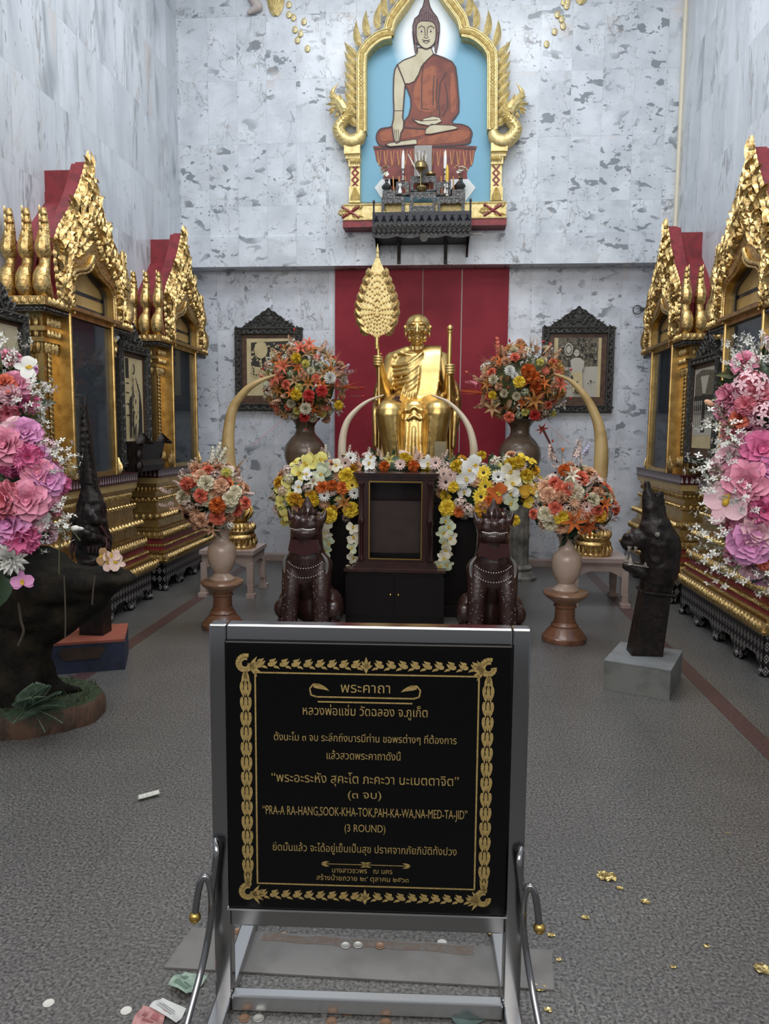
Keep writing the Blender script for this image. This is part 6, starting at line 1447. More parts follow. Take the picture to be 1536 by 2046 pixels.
# white flowers in the two little shelf vases
for i, a in enumerate(shelf_vases):
    R.seed(i+40); t = thing('shelf_flowers', 'white and peach flowers in the small dark vase at the '+('left' if i == 0 else 'right')+' end of the shelf', 'flower arrangement', a)
    for k in range(6):
        d = V((R.uniform(-.8, .8), -.4, R.uniform(.2, 1))); g = G(); e = a+V((d.x*.07, d.y*.05, .03+.09*d.z)); g.tube([a, a.lerp(e, .5)+V((0, 0, .015)), e], .003, 4); g.build('stem', STEMM, t)
        plant(t, 'orchid' if k < 4 else 'lily', 'white' if k < 4 else 'peach', e, d, .045)

# the two big pink arrangements in front
pinks = [('rose', 'pink', 4, 1.2, 1.0), ('rose', 'palepink', 3, 1.2, 1.0), ('rose', 'lilac', 4, 1.15, 1.0), ('carnation', 'rose', 4, 1.2, 1.0), ('carnation', 'hotpink', 4, 1.2, 1.0), ('carnation', 'pink', 3, 1.2, 1.0), ('sprig', 'white', 7, 1.2, .92), ('cluster', 'palepink', 2, .9, 1.0), ('rose', 'coral', 1, 1.0, 1.0), ('leaf', 'green', 3, 1.1, .95)]
def big(label, base, blobs, seed, out, n):
    R.seed(seed); t = thing('flower_arrangement', label, 'flower arrangement', base, 0, 'flower arrangements')
    foliage(t, [(c, (r[0]*.8, r[1]*.8, r[2]*.8)) for c, r in blobs], 220)
    bag = [k for k in pinks for _ in range(k[2])]
    for (c, r), n_ in zip(blobs, n):
        for k in range(n_):
            z = 1-2*(k+.5)/n_; a = k*2.39996+seed; s = math.sqrt(1-z*z); d = V((s*math.cos(a), s*math.sin(a), z))
            if d.y > .5: continue
            kind, col, _, sz, ro = R.choice(bag)
            plant(t, kind, col, c+V((d.x*r[0], d.y*r[1], d.z*r[2]))*ro, d+V((0, -.5, .1)), .064*sz*R.uniform(.9, 1.1))
    for kind, col, px, py, Y, sz, nn in out: plant(t, kind, col, P(px, py, Y), nn, .064*sz)
    return t
YL = 3.35
big('large pink flower arrangement with white sprigs on the dark wooden stand', (-2.05, 3.45, .80), [(P(10, 800, YL+.1), (.16, .2, .20)), (P(8, 960, YL+.1), (.24, .24, .32)), (P(10, 1080, YL+.1), (.20, .2, .20))], 31,
    [('rose', 'lilac', 50, 865, 3.1, 1.3, (.6, -1, .3)), ('rose', 'pink', 12, 890, 3.05, 1.6, (.2, -1, .2)), ('rose', 'palepink', 35, 865, 3.1, 1.4, (.4, -1, .4)), ('carnation', 'hotpink', 55, 915, 3.08, 1.5, (.7, -1, .1)), ('rose', 'lilac', 92, 960, 3.1, 1.5, (.8, -.8, .1)), ('rose', 'pink', 75, 945, 3.08, 1.3, (.5, -1, .2)), ('carnation', 'rose', 15, 1000, 3.02, 2.0, (.1, -1, .1)), ('rose', 'pink', 55, 1000, 3.03, 1.7, (.4, -1, .1)), ('rose', 'lilac', 20, 1045, 3.02, 1.7, (.2, -1, 0)), ('rose', 'palepink', 60, 1045, 3.08, 1.2, (.7, -1, .1)), ('carnation', 'hotpink', 45, 1075, 3.05, 1.7, (.4, -1, -.2)), ('pompom', 'white', 22, 1115, 3.02, 1.6, (.3, -1, -.1)), ('orchid', 'white', 70, 1030, 3.1, 1.2, (.8, -1, .2)), ('orchid', 'white', 55, 735, 3.2, 1.0, (.5, -1, .4)),
     ('sprig', 'white', 85, 925, 3.15, 1.8, (1, -.3, .5)), ('sprig', 'white', 100, 930, 3.15, 1.5, (1, -.3, .1)), ('sprig', 'white', 85, 1035, 3.15, 1.6, (1, -.3, .3)), ('sprig', 'white', 90, 1050, 3.15, 1.6, (1, -.3, -.1)), ('sprig', 'white', 50, 830, 3.15, 1.6, (.9, -.3, .6)), ('sprig', 'white', 20, 740, 3.2, 1.8, (.3, -.3, 1)), ('sprig', 'white', 5, 735, 3.2, 1.6, (-.1, -.3, 1)), ('sprig', 'white', 60, 800, 3.15, 1.5, (.8, -.3, .5)), ('bud', 'white', 100, 1058, 3.15, 1.2, (1, -.2, .1)), ('leaf', 'green', 25, 1140, 3.1, 2.4, (1, -.5, -.1)), ('leaf', 'green', 10, 1150, 3.1, 2.2, (.8, -.6, -.2)), ('orchid', 'lilac', 45, 1160, 3.05, .9, (.3, -1, 0)), ('carnation', 'palepink', 20, 790, 3.15, 1.1, (.3, -1, .4)), ('rose', 'coral', 8, 770, 3.15, 1.0, (0, -1, .4))], (40, 70, 40))
big('large pink flower arrangement with white sprigs at the right picture edge', (1.70, 3.50, .92), [(P(1530, 790, YL+.1), (.17, .2, .22)), (P(1540, 960, YL+.1), (.22, .22, .30)), (P(1545, 1080, YL+.1), (.18, .18, .17))], 37,
    [('rose', 'hotpink', 1522, 900, 3.1, 1.6, (-.3, -1, .2)), ('orchid', 'palepink', 1508, 895, 3.12, 1.3, (-.5, -1, .3)), ('rose', 'pink', 1492, 965, 3.08, 1.8, (-.6, -1, .1)), ('rose', 'lilac', 1530, 940, 3.08, 1.4, (-.1, -1, .1)), ('orchid', 'palepink', 1452, 1005, 3.1, 1.8, (-.9, -.8, .2)), ('carnation', 'hotpink', 1525, 1020, 3.05, 1.5, (-.2, -1, 0)), ('rose', 'palepink', 1515, 1062, 3.05, 1.6, (-.4, -1, 0)), ('rose', 'lilac', 1500, 1085, 3.06, 1.7, (-.4, -1, -.2)), ('carnation', 'rose', 1515, 790, 3.15, 1.4, (-.2, -1, .3)), ('cluster', 'palepink', 1500, 775, 3.15, 1.5, (-.5, -1, .4)), ('carnation', 'rose', 1490, 810, 3.12, 1.0, (-.6, -1, .1)), ('rose', 'coral', 1476, 838, 3.15, .8, (-1, -.6, .2)), ('cluster', 'palepink', 1525, 830, 3.1, 1.2, (-.2, -1, .1)), ('carnation', 'pink', 1480, 1055, 3.1, 1.0, (-.7, -1, .1)),
     ('sprig', 'white', 1470, 855, 3.15, 1.7, (-1, -.3, .4)), ('sprig', 'white', 1450, 945, 3.15, 1.8, (-1, -.3, .3)), ('sprig', 'white', 1455, 960, 3.15, 1.5, (-1, -.3, -.1)), ('sprig', 'white', 1450, 1050, 3.15, 1.7, (-1, -.3, .2)), ('sprig', 'white', 1460, 1080, 3.15, 1.8, (-1, -.3, -.3)), ('sprig', 'white', 1480, 1130, 3.15, 1.6, (-1, -.3, -.4)), ('sprig', 'white', 1520, 735, 3.2, 1.6, (-.3, -.3, 1)), ('sprig', 'white', 1485, 900, 3.12, 1.5, (-.9, -.4, .4)), ('sprig', 'white', 1490, 1000, 3.05, 1.5, (-.6, -.8, .2)), ('sprig', 'white', 1530, 1140, 3.1, 1.5, (-.2, -.7, -.6)), ('sprig', 'white', 1480, 880, 3.1, 1.4, (-.9, -.3, .1)), ('bud', 'peach', 1472, 835, 3.2, 1.2, (-1, 0, .5)), ('sprig', 'white', 1495, 745, 3.2, 1.3, (-.7, -.3, .8))], (40, 64, 34))
# ------------------------------------------------------------------ things on the floor in front
# left: driftwood stand on a slice of trunk
sx, sy = -2.06, 3.42
t = thing('driftwood_stand', 'dark driftwood stand on a bark-edged trunk slice at the left edge', 'plant stand', (sx, sy, 0))
rr = random.Random(4); g = G(); n = 40
ring = [(1+.07*math.sin(3*k*2*PI/n+1)+.04*rr.uniform(-1, 1)) for k in range(n)]
rows = []
for z, f_ in ((0, .98), (.03, 1.0), (.09, .99), (.11, .96)): rows.append([g.v(V((sx+.02+math.cos(2*PI*k/n)*.315*ring[k]*f_, sy+.04+math.sin(2*PI*k/n)*.30*ring[k]*f_, z))) for k in range(n)])
for a, b in zip(rows, rows[1:]):
    for k in range(n): g.f([a[k], a[(k+1) % n], b[(k+1) % n], b[k]])
g.f(rows[0][::-1]); g.mi = 1; g.f(rows[-1]); g.build('trunk_slice', [WOODB, MOSS], t)
g = G()
g.chain([V((sx-.05, sy+.02, .10)), V((sx-.02, sy, .30)), V((sx+.03, sy, .50)), V((sx+.05, sy, .66))], [.17, .12, .14, .22])
g.sph((sx+.10, sy, .68), (.36, .22, .09)); g.sph((sx+.33, sy-.02, .73), (.26, .16, .06)); g.chain([V((sx+.12, sy, .52)), V((sx+.34, sy, .66)), V((sx+.52, sy, .745))], [.13, .11, .035]); g.sph((sx-.2, sy, .70), (.2, .2, .08))
for k in range(5):
    a = k*1.3+.4; g.chain([V((sx-.03+math.cos(a)*.08, sy+math.sin(a)*.08, .30)), V((sx-.03+math.cos(a)*.15, sy+math.sin(a)*.15, .14)), V((sx+math.cos(a)*.23, sy+.03+math.sin(a)*.22, .115))], [.05, .04, .015])
q = blob(g, .016, 2)
for v_ in q.b.verts:
    nz = noise.noise(v_.co*9)*.022+noise.noise(v_.co*25)*.008; v_.co += v_.co.normalized()*0+V((nz, nz*.7, nz*.5))
q.build('driftwood', DRIFT, t)
rr = random.Random(8); g = G()
for k in range(260):
    a, r_ = rr.uniform(0, 2*PI), .29*math.sqrt(rr.uniform(.15, 1)); o = V((sx+.02+math.cos(a)*r_, sy+.04+math.sin(a)*r_, .108)); d = V((rr.uniform(-.5, .5), rr.uniform(-.5, .5), 1))*rr.uniform(.015, .05); s_ = V((rr.uniform(-1, 1), rr.uniform(-1, 1), 0))*.005; g.poly([o-s_, o+s_, o+d])
o = g.build('moss_tufts', MOSS, t, smooth=False); o['kind'] = 'stuff'
FERNG = mk('fern_green', (.075, .125, .08), .55, 0, (.14, .19, .14), 30)
tf = thing('potted_fern', 'dark green fern growing at the foot of the driftwood stand', 'fern', (sx+.12, sy-.12, .105))
for k, (dx, dz, dy, L) in enumerate([(1, .45, -.3, .24), (1, .15, -.5, .25), (.9, .75, -.1, .22), (.8, .05, -.8, .24), (.2, .3, -1, .22), (.6, 1, -.1, .2), (.45, .8, -.6, .2), (.3, 1.1, -.2, .2)]):
    g = G(); o = V((sx+.09, sy-.14, .11)); d = V((dx, dy, dz)).normalized(); sd = d.cross(V((0, 0, 1))).normalized(); up = sd.cross(d)
    for j in range(22):
        t_ = j/22; p = o+d*L*t_+V((0, 0, -.05*t_*t_)); w_ = .085*math.sin(PI*(.15+.83*t_))
        for s in (-1, 1): g.poly([p, p+sd*s*w_*.5+d*.010+up*.006, p+sd*s*w_+d*.006, p+sd*s*w_*.5-d*.002])
    g.tube([o+d*L*j/8+V((0, 0, -.05*(j/8)**2)) for j in range(9)], .0025, 4); g.build('frond', FERNG, tf, smooth=False)
# sprigs and hanging twigs on the stand
g = G(); o = P(232, 1140, 3.36)
for k in range(30):
    a = k*2.4; d = V((math.cos(a)*.05, math.sin(a)*.04, .03+.05*rr.random())); s_ = d.cross(V((0, 0, 1))).normalized()*.004; g.poly([o-s_, o+s_, o+d])
tag(g.build('grass_tuft', mk('bright_moss', (.13, .20, .04), .8)), 'bright green grass tuft on the right tip of the driftwood stand', 'plant')
for i, (pts, lab) in enumerate([([(128, 1150), (130, 1200), (131, 1240), (130, 1275)], 'thin hanging root down the front of the driftwood stand'), ([(37, 1200), (42, 1240), (47, 1262), (36, 1290)], 'pale peeling twig low on the left of the driftwood stand'), ([(190, 1150), (186, 1180), (184, 1208)], 'short thin root hanging on the right of the driftwood stand')]):
    g = G(); g.tube(curve([P(x, y, 3.21 if i != 1 else 3.22) for x, y in pts], 4), [.0035]*(4*(len(pts)-1)+1) if i != 1 else .006, 5)
    tag(g.build('hanging_root', mk('dry_root', (.055, .042, .03), .8)), lab, 'root')
tc_ = thing('orchid_plant', 'withered pinkish orchid bloom resting on the driftwood stand', 'flower', P(215, 1120, 3.36))
for k in range(4): plant(tc_, 'orchid', 'blush' if k else 'tan', P(206+k*9, 1112+(k % 2)*12, 3.34), (.2*k-.3, -1, .2), .05)
g = G(); g.tube(curve([P(118, 1150, 3.3), P(120, 1090, 3.3), P(138, 1058, 3.3), P(160, 1080, 3.28)], 5), .003, 5); g.build('stem', STEMM, tc_)
g = G(); g.sph(P(155, 1056, 3.28), (.03, .012, .010), seg=8); g.build('bud', PAL['white'], tc_)
# hidden stand of the right arrangement, mostly beyond the picture
t = thing('flower_stand', 'dark wooden flower stand beyond the right picture edge', 'plant stand', (1.70, 3.50, 0))
g = G(); g.lathe((1.70, 3.50, 0), [(.14, 0), (.13, .04), (.06, .08), (.05, .66), (.07, .80), (.12, .90), (.11, .94)], 20); g.build('column', DRIFT, t)

# ------------------------------------------------------------------ naga heads on posts
t = thing('naga_post', 'dark carved naga head post on the grey concrete block', 'carving', (1.178, 4.33, .17))
cx, cy = 1.178, 4.33
g = G()
def taper(g, c0, w0, d0, c1, w1, d1):
    a = [g.v(V(c0)+V((sx_*w0/2, sy_*d0/2, 0))) for sx_, sy_ in ((-1, -1), (1, -1), (1, 1), (-1, 1))]; b = [g.v(V(c1)+V((sx_*w1/2, sy_*d1/2, 0))) for sx_, sy_ in ((-1, -1), (1, -1), (1, 1), (-1, 1))]
    for k in range(4): g.f([a[k], a[(k+1) % 4], b[(k+1) % 4], b[k]])
    g.f(a[::-1]); g.f(b)
taper(g, (cx, cy, .17), .175, .13, (cx+.05, cy, .60), .150, .13); g.tube([(cx-.04, cy-.075, .545), (cx+.135, cy-.075, .53), (cx+.135, cy+.075, .53), (cx-.04, cy+.075, .545), (cx-.04, cy-.075, .545)], .010, 6)
g.build('post', EBONY, t)
g = G()
g.chain([V((cx+.05, cy, .50)), V((cx+.07, cy, .62)), V((cx+.06, cy, .74))], [.095, .11, .115])
g.chain([V((cx+.02, cy, .575)), V((cx-.06, cy, .575)), V((cx-.125, cy, .60))], [.055, .042, .026])                 # lower jaw
g.chain([V((cx+.03, cy, .77)), V((cx-.06, cy, .755)), V((cx-.125, cy, .735))], [.085, .062, .040]); g.sph((cx-.125, cy, .765), (.035, .04, .03))  # upper jaw
for s in (-1, 1): g.sph((cx+.03, cy+s*.075, .80), (.045, .03, .035)); g.sph((cx-.13, cy+s*.03, .775), (.018, .018, .016))
g.chain([V((cx+.03, cy, .82)), V((cx+.005, cy, .90)), V((cx-.01, cy, .98)), V((cx-.03, cy, 1.085))], [.095, .060, .042, .018])
for k in range(6): g.sph((cx+.02+.055*(1-k*.1), cy, .82+.04*k), (.025, .02, .028))
for k in range(4): g.chain([V((cx+.12, cy, .56+.06*k)), V((cx+.15, cy, .60+.06*k))], [.03, .012])
b_ = blob(g, .008, 2)
for v_ in b_.b.verts:
    z_ = v_.co.z*34+v_.co.x*16; v_.co += v_.normal*(.0035*math.sin(z_)+.006*noise.noise(v_.co*30))
b_.build('head', EBONY, t)
TOOTH = mk('aged_white_paint', (.33, .30, .26), .6, 0, (.14, .12, .10), 40)
for x, z, h_, r_ in ((-.11, .62, .055, .013), (-.02, .61, .065, .015), (-.12, .715, -.03, .010), (-.085, .715, -.025, .009), (.045, .715, -.075, .015)):
    for s in (-1, 1): g = G(); g.tube([(cx+x, cy+s*.040, z-.006*(1 if h_ > 0 else -1)), (cx+x-.004, cy+s*.038, z+h_)], [r_*1.35, .002], 6); g.build('tooth', TOOTH, t)
g = G()
for s in (-1, 1): g.tube(curve([(cx+.03, cy+s*.08, .60), (cx-.06, cy+s*.05, .612), (cx-.14, cy+s*.025, .62)], 5), .004, 5); g.sph((cx+.015, cy+s*.10, .80), (.014, .008, .014), seg=8)
g.build('lip_line', mk('aged_white_paint', (.3, .3, .3)), t)
for ch in t.children:
    if not ch.name.startswith('post'): ch.data.transform(Matrix.Translation((0, 0, .085)))
t = thing('concrete_block', 'grey concrete block carrying the dark naga post on the right', 'block', (1.17, 4.26, 0), -.436)
g = G(); g.bx(-.178, .178, -.215, .215, 0, .163); g.build('body', CONC, t, local=True, smooth=False); g = G(); g.bx(-.18, .18, -.217, .217, .163, .17); g.build('top_face', CONCT, t, local=True, smooth=False)
c4 = [(0.903, 4.184), (1.225, 4.034), (1.436, 4.405)]; t.location = ((c4[0][0]+c4[2][0])/2, (c4[0][1]+c4[2][1])/2, 0)

t = thing('naga_post', 'dark carved naga head post on the orange and navy box', 'carving', (-2.150, 4.33, .19))
cx, cy = -2.150, 4.33
g = G(); taper(g, (cx, cy, .185), .150, .12, (cx+.0, cy, .66), .145, .12); g.build('post', EBONY, t)
g = G()
g.chain([V((cx, cy, .58)), V((cx, cy-.01, .70)), V((cx+.0, cy-.01, .85))], [.105, .115, .120]); g.sph((cx+.01, cy-.08, .80), (.10, .10, .05)); g.sph((cx+.01, cy-.07, .66), (.085, .10, .035)); g.sph((cx+.01, cy-.15, .825), (.06, .04, .035))
for s in (-1, 1): g.sph((cx+s*.07, cy-.06, .88), (.04, .04, .04)); g.sph((cx+s*.10, cy, .76), (.035, .07, .10)); g.sph((cx+s*.03, cy-.17, .835), (.02, .02, .018))
g.sph((cx, cy, .95), (.115, .10, .10)); g.chain([V((cx, cy, .98)), V((cx-.002, cy+.01, 1.07)), V((cx-.012, cy+.01, 1.20)), V((cx-.02, cy+.02, 1.33)), V((cx-.03, cy+.02, 1.50)), V((cx-.03, cy+.02, 1.64))], [.094, .066, .050, .041, .028, .012])
for k in range(14):
    for s in (-1, 1): g.chain([V((cx+s*(.058-.0034*k)-.0018*k, cy-.02, 1.02+.042*k)), V((cx+s*(.074-.004*k)-.002*k, cy-.03, 1.055+.042*k))], [.016-.0006*k, .004])
for k in range(5): g.chain([V((cx+(k-2)*.04, cy-.10, .90)), V((cx+(k-2)*.03, cy-.09, 1.00-abs(k-2)*.02))], [.028, .008])
b_ = blob(g, .008, 1)
for v_ in b_.b.verts:
    v_.co.x = cx+(v_.co.x-cx)*.84; v_.co.y = cy+(v_.co.y-cy)*.84
    if v_.co.z < 1.12: v_.co += v_.normal*(.004*math.sin(v_.co.z*60+abs(v_.co.x-cx)*50)+.007*noise.noise(v_.co*26))
b_.build('head', EBONY, t)
g = G()
for s in (-1, 1):
    for k in range(3): g.tube([(cx+s*(.085-.02*k), cy-.12-.015*k, .755), (cx+s*(.085-.02*k), cy-.125-.015*k, .715)], [.012, .002], 6)
    g.tube(curve([(cx+s*.11, cy-.05, .80), (cx+s*.125, cy-.06, .74), (cx+s*.09, cy-.11, .67)], 5), .008, 5); g.tube(curve([(cx+s*.10, cy-.08, .87), (cx+s*.115, cy-.03, .80), (cx+s*.125, cy-.02, .72)], 5), .010, 5)
for v_ in g.b.verts: v_.co.x = cx+(v_.co.x-cx)*.90; v_.co.y = cy+(v_.co.y-cy)*.88
g.build('painted_mouth', mk('worn_red_paint', (.085, .030, .030), .6, 0, (.03, .012, .012), 30), t)
t = thing('painted_box', 'orange-topped navy painted box carrying the tall naga post on the left', 'block', (-2.19, 4.32, 0), .36)
g = G(); g.bx(-.22, .22, -.19, .19, 0, .175); g.build('body', NAVYP, t, local=True, smooth=False)
g = G(); g.bx(-.222, .222, -.192, .192, .175, .19); g.build('top_face', TERR, t, local=True, smooth=False)
g = G(); g.prism([V((x, -.1905, z)) for x, z in ((-.15, .13), (-.135, .155), (.09, .155), (.11, .135), (.08, .085), (-.12, .08))], (0, -.004, 0)); g.build('worn_panel', mk('worn_brown', (.05, .028, .016), .7, 0, (.03, .018, .012), 9), t, local=True, smooth=False)

# ------------------------------------------------------------------ the prayer sign
SX, SY = -.175, 1.715
t = thing('prayer_sign', 'black engraved prayer sign in a stainless steel stand in the foreground', 'sign', (SX, SY, 0), math.radians(2.6))
WO, zb_, zt_ = .762, .232, .992
def lb(name, m, *bs, par=None, sm=True):
    g = G()
    for b in bs: g.bx(*b)
    me = g.mesh(name, m, smooth=False); o = put(name, me, par or t, local=True)
    if sm: md = o.modifiers.new('edge', 'BEVEL'); md.width = .004; md.segments = 2; md.limit_method = 'ANGLE'
    return o
e = .043
lb('frame', STEEL, (-WO/2, -WO/2+e, -.02, .02, .0, zt_), (WO/2-e, WO/2, -.02, .02, .0, zt_), (-WO/2+e, WO/2-e, -.02, .02, zt_-e, zt_), (-WO/2+e, WO/2-e, -.02, .02, zb_-.006, zb_+.052))
px0, px1, pz0, pz1 = -WO/2+e-.004, WO/2-e+.001, zb_+.048, zt_-e+.006
lb('panel', BLKG, (px0, px1, -.030, -.019, pz0, pz1))
lb('panel_edge', STEELB, (px0-.002, px1+.002, -.032, -.020, pz0-.005, pz0), sm=False)
for s in (-1, 1):
    x = s*(WO/2-.021)
    lb('foot_bar', STEELB, (x-.02, x+.02, -.42, .36, .0, .035))
lb('cross_bar', STEELB, (-WO/2+.043, WO/2-.043, -.03, .0, .004, .046))
# curved side rails with brass balls
for s in (-1, 1):
    x = s*WO/2
    g = G(); g.tube(curve([(x-s*.010, -.026, .455), (x-s*.018, -.05, .435), (x-s*.012, -.056, .38), (x-s*.006, -.057, .33), (x-s*.004, -.06, .27), (x+s*.008, -.09, .18), (x+s*.026, -.18, .08), (x+s*.036, -.25, .0)], 7), .0085, 10); g.build('side_rail', STEEL, t, local=True)
    g = G(); q = curve([(x-s*.006, -.057, .31), (x-s*.004, -.06, .355), (x+s*.006, -.062, .380), (x+s*.018, -.064, .368), (x+s*.026, -.068, .33), (x+s*.030, -.072, .295)], 6); g.tube(q, .0085, 10); h_ = g.build('scroll_hook', STEEL, t, local=True)
    g = G(); g.sph((x+s*.031, -.073, .283), .0145, seg=16, rings=10); o = g.mesh('brass_ball', BRASS); o = put('brass_ball', o, h_, local=True)
# engraving
YT = -.0306; pw, ph = px1-px0, pz1-pz0
def uv(u, v): return (px0+u*pw, pz1-v*ph)          # u right, v down, 0..1
g = G(); M = lambda u, v, h: V((u, YT, v))
def rect(u0, v0, u1, v1, wd):
    x0, z0 = uv(u0, v0); x1, z1 = uv(u1, v1)
    for a, b, c, d in ((x0-wd, x1+wd, z0-wd, z0+wd), (x0-wd, x1+wd, z1-wd, z1+wd), (x0-wd, x0+wd, z1, z0), (x1-wd, x1+wd, z1, z0)): g.poly([V((a, YT, c)), V((b, YT, c)), V((b, YT, d)), V((a, YT, d))])
rect(.108, .112, .885, .900, .0019)
for vv in (.078, .940):
    nn = 19
    for k in range(nn):
        if k == 9: continue
        u = .105+.79*(k+.5)/nn; sg = 1 if u < .5 else -1; x, z = uv(u, vv)
        g.leaf(M, (x-sg*.010, z-.003), 0 if sg > 0 else PI, .026, .012, sg*1.0, 0, 5); g.leaf(M, (x-sg*.006, z+.006), 0 if sg > 0 else PI, .018, .008, sg*1.1, 0, 4); g.leaf(M, (x+sg*.004, z-.008), 0 if sg > 0 else PI, .016, .007, -sg*1.0, 0, 4)
    x, z = uv(.495, vv)
    for an, L in ((PI/2, .026), (PI/2+.6, .019), (PI/2-.6, .019), (-PI/2, .015), (PI/2+1.3, .016), (PI/2-1.3, .016)): g.leaf(M, (x, z-.006), an, L, .010, 0, 0, 5)
for uu in (.074, .918):
    for k in range(13):
        v = .145+.72*(k+.5)/13; x, z = uv(uu, v)
        for dx in (-.009, 0, .009): g.leaf(M, (x+dx, z+.017), -PI/2+dx*12, .034 if dx else .037, .0088, -dx*40, 0, 5)
        for dx in (-.006, .006): g.leaf(M, (x+dx, z-.002), -PI/2-dx*20, .022, .006, dx*60, 0, 4)
for su in (.074, .918):
    for sv, big_ in ((.082, 1), (.935, 0)):
        x, z = uv(su, sv); hd = 1 if su < .5 else -1
        for r_, wdt in ((.022, .0045), (.013, .003)):
            pts = [(x+math.cos(a*.35+1.2)*r_*(1-.05*a/2), z+math.sin(a*.35+1.2)*r_*(1-.05*a/2)) for a in range(16)]
            for (xa, za), (xb, zb2) in zip(pts, pts[1:]):
                d = math.hypot(xb-xa, zb2-za) or 1; nx, nz = -(zb2-za)/d*wdt, (xb-xa)/d*wdt; g.poly([V((xa+nx, YT, za+nz)), V((xb+nx, YT, zb2+nz)), V((xb-nx, YT, zb2-nz)), V((xa-nx, YT, za-nz))])
        for k in range(5): g.leaf(M, (x+hd*.012, z-.006), (0 if hd > 0 else PI)+(k-2)*.5, .03, .009, 0, 0, 4)
        for k in range(3): g.leaf(M, (x, z-.018 if big_ else z+.018), (-PI/2 if big_ else PI/2)+(k-1)*.3, .035, .010, 0, 0, 4)
# ribbon under the title
x0, z0 = uv(.318, .196); x1, z1 = uv(.665, .196)
for dz in (0, -.012):
    wd = .0018; xx0, xx1 = (x0+.006, x1-.006) if dz else (x0, x1); g.poly([V((xx0, YT, z0+dz-wd)), V((xx1, YT, z0+dz-wd)), V((xx1, YT, z0+dz+wd)), V((xx0, YT, z0+dz+wd))])
for s, x in ((1, x0), (-1, x1)):
    pts = [(x+s*.004, z0), (x-s*.010, z0+.004), (x-s*.013, z0+.020), (x-s*.004, z0+.031), (x+s*.012, z0+.030)]
    for (xa, za), (xb, zb2) in zip(pts, pts[1:]):
        d = math.hypot(xb-xa, zb2-za); nx, nz = -(zb2-za)/d*.0018, (xb-xa)/d*.0018; g.poly([V((xa+nx, YT, za+nz)), V((xb+nx, YT, zb2+nz)), V((xb-nx, YT, zb2-nz)), V((xa-nx, YT, za-nz))])
    g.leaf(M, (x-s*.004, z0+.026), 0 if s > 0 else PI, .040, .012, -s*.7, 0, 6)
x0, z0 = uv(.34, .818); x1, _ = uv(.655, .818)
g.poly([V((x0, YT, z0-.0009)), V((x1, YT, z0-.0009)), V((x1, YT, z0+.0009)), V((x0, YT, z0+.0009))])
for u, a in ((.34, 0), (.655, PI), (.49, 0), (.505, PI)):
    x, z = uv(u, .818)
    for q_ in (-.5, .5): g.leaf(M, (x, z), a+q_, .020, .006, -q_, 0, 4)
g.build('engraved_border', ENGR, t, local=True, smooth=False, recalc=False)
def text(s, uc, v, wu, hx, squash=None):
    c = bpy.data.curves.new('t', 'FONT'); c.body = s; c.size = .1; c.align_x = 'CENTER'; c.resolution_u = 3
    o = bpy.data.objects.new('t', c); COL.objects.link(o); bpy.context.view_layer.update()
    dg = bpy.context.evaluated_depsgraph_get(); me = bpy.data.meshes.new_from_object(o.evaluated_get(dg)); bpy.data.objects.remove(o)
    xs = [v_.co.x for v_ in me.vertices]; w_ = max(xs)-min(xs); cx_ = (max(xs)+min(xs))/2; kx = wu*pw/w_; kz = hx/.07
    X, Z = uv(uc, v)
    for v_ in me.vertices: v_.co = V((X+(v_.co.x-cx_)*kx, YT-.0002, Z+v_.co.y*kz))
    me.materials.clear(); me.materials.append(ENGR); put('inscription', me, t, local=True)
for s, uc, v, wu, hx in (("พระคาถา", .493, .178, .172, .024), ("หลวงพ่อแช่ม วัดฉลอง จ.ภูเก็ต", .492, .262, .435, .022), ("ตั้งนะโม ๓ จบ ระลึกถึงบารมีท่าน ขอพรต่างๆ ที่ต้องการ", .492, .358, .64, .018), ("แล้วสวดพระคาถาดังนี้", .488, .423, .26, .019),
        ("“พระอะระหัง สุคะโต ภะคะวา นะเมตตาจิต”", .492, .512, .66, .023), ("(๓ จบ)", .492, .567, .118, .019), ("“PRA-A RA-HANG,SOOK-KHA-TOK,PAH-KA-WA,NA-MED-TA-JID”", .492, .635, .725, .0225), ("(3 ROUND)", .494, .693, .145, .019),
        ("ยึดมั่นแล้ว จะได้อยู่เย็นเป็นสุข ปราศจากภัยภิบัติทั้งปวง", .492, .772, .655, .019), ("นางสาวชวพร   ณ นคร", .485, .850, .215, .013), ("สร้างป้ายถวาย ๒๙ ตุลาคม ๒๕๖๓", .486, .880, .33, .013)):
    text(s, uc, v, wu, hx)

# ------------------------------------------------------------------ litter and offerings on the floor
def onf(px, py, z=0):
    a, b = px-768, py-1023; a, b = a+RO*b, b-RO*a; d = cF*FPX+cR*a-cU*b; return V((0, 0, CH))+d*((z-CH)/d.z)
a_ = [onf(362, 1938), onf(1088, 1990), onf(1082, 1912), onf(400, 1876)]
g = G(); g.prism([V((-.735, 1.80, .001)), V((.305, 1.815, .001)), V((.32, 1.965, .001)), V((-.715, 1.965, .001))], (0, 0, .005)); g.build('t', CONC) if False else None
o = g.mesh('floor_plate', mk('scuffed_grey_plate', (.16, .155, .15), .4, 0, (.125, .12, .115), 7), smooth=False); o = tag(put('floor_plate', o), 'flat grey plate lying on the floor behind the prayer sign', 'plate'); plate = o
g = G(); rr = random.Random(2)
pts = [(-.50+i*.04, 1.944+.003*math.sin(i*1.7)) for i in range(16)]
g.poly([V((x, y+.012+.004*rr.random(), .0065)) for x, y in pts]+[V((x, y-.016-.006*rr.random(), .0065)) for x, y in pts[::-1]]); me = g.mesh('rust_stain', mk('rust_stain', (.125, .088, .068), .7, 0, (.13, .12, .11), 70), smooth=False); put('rust_stain', me, o)
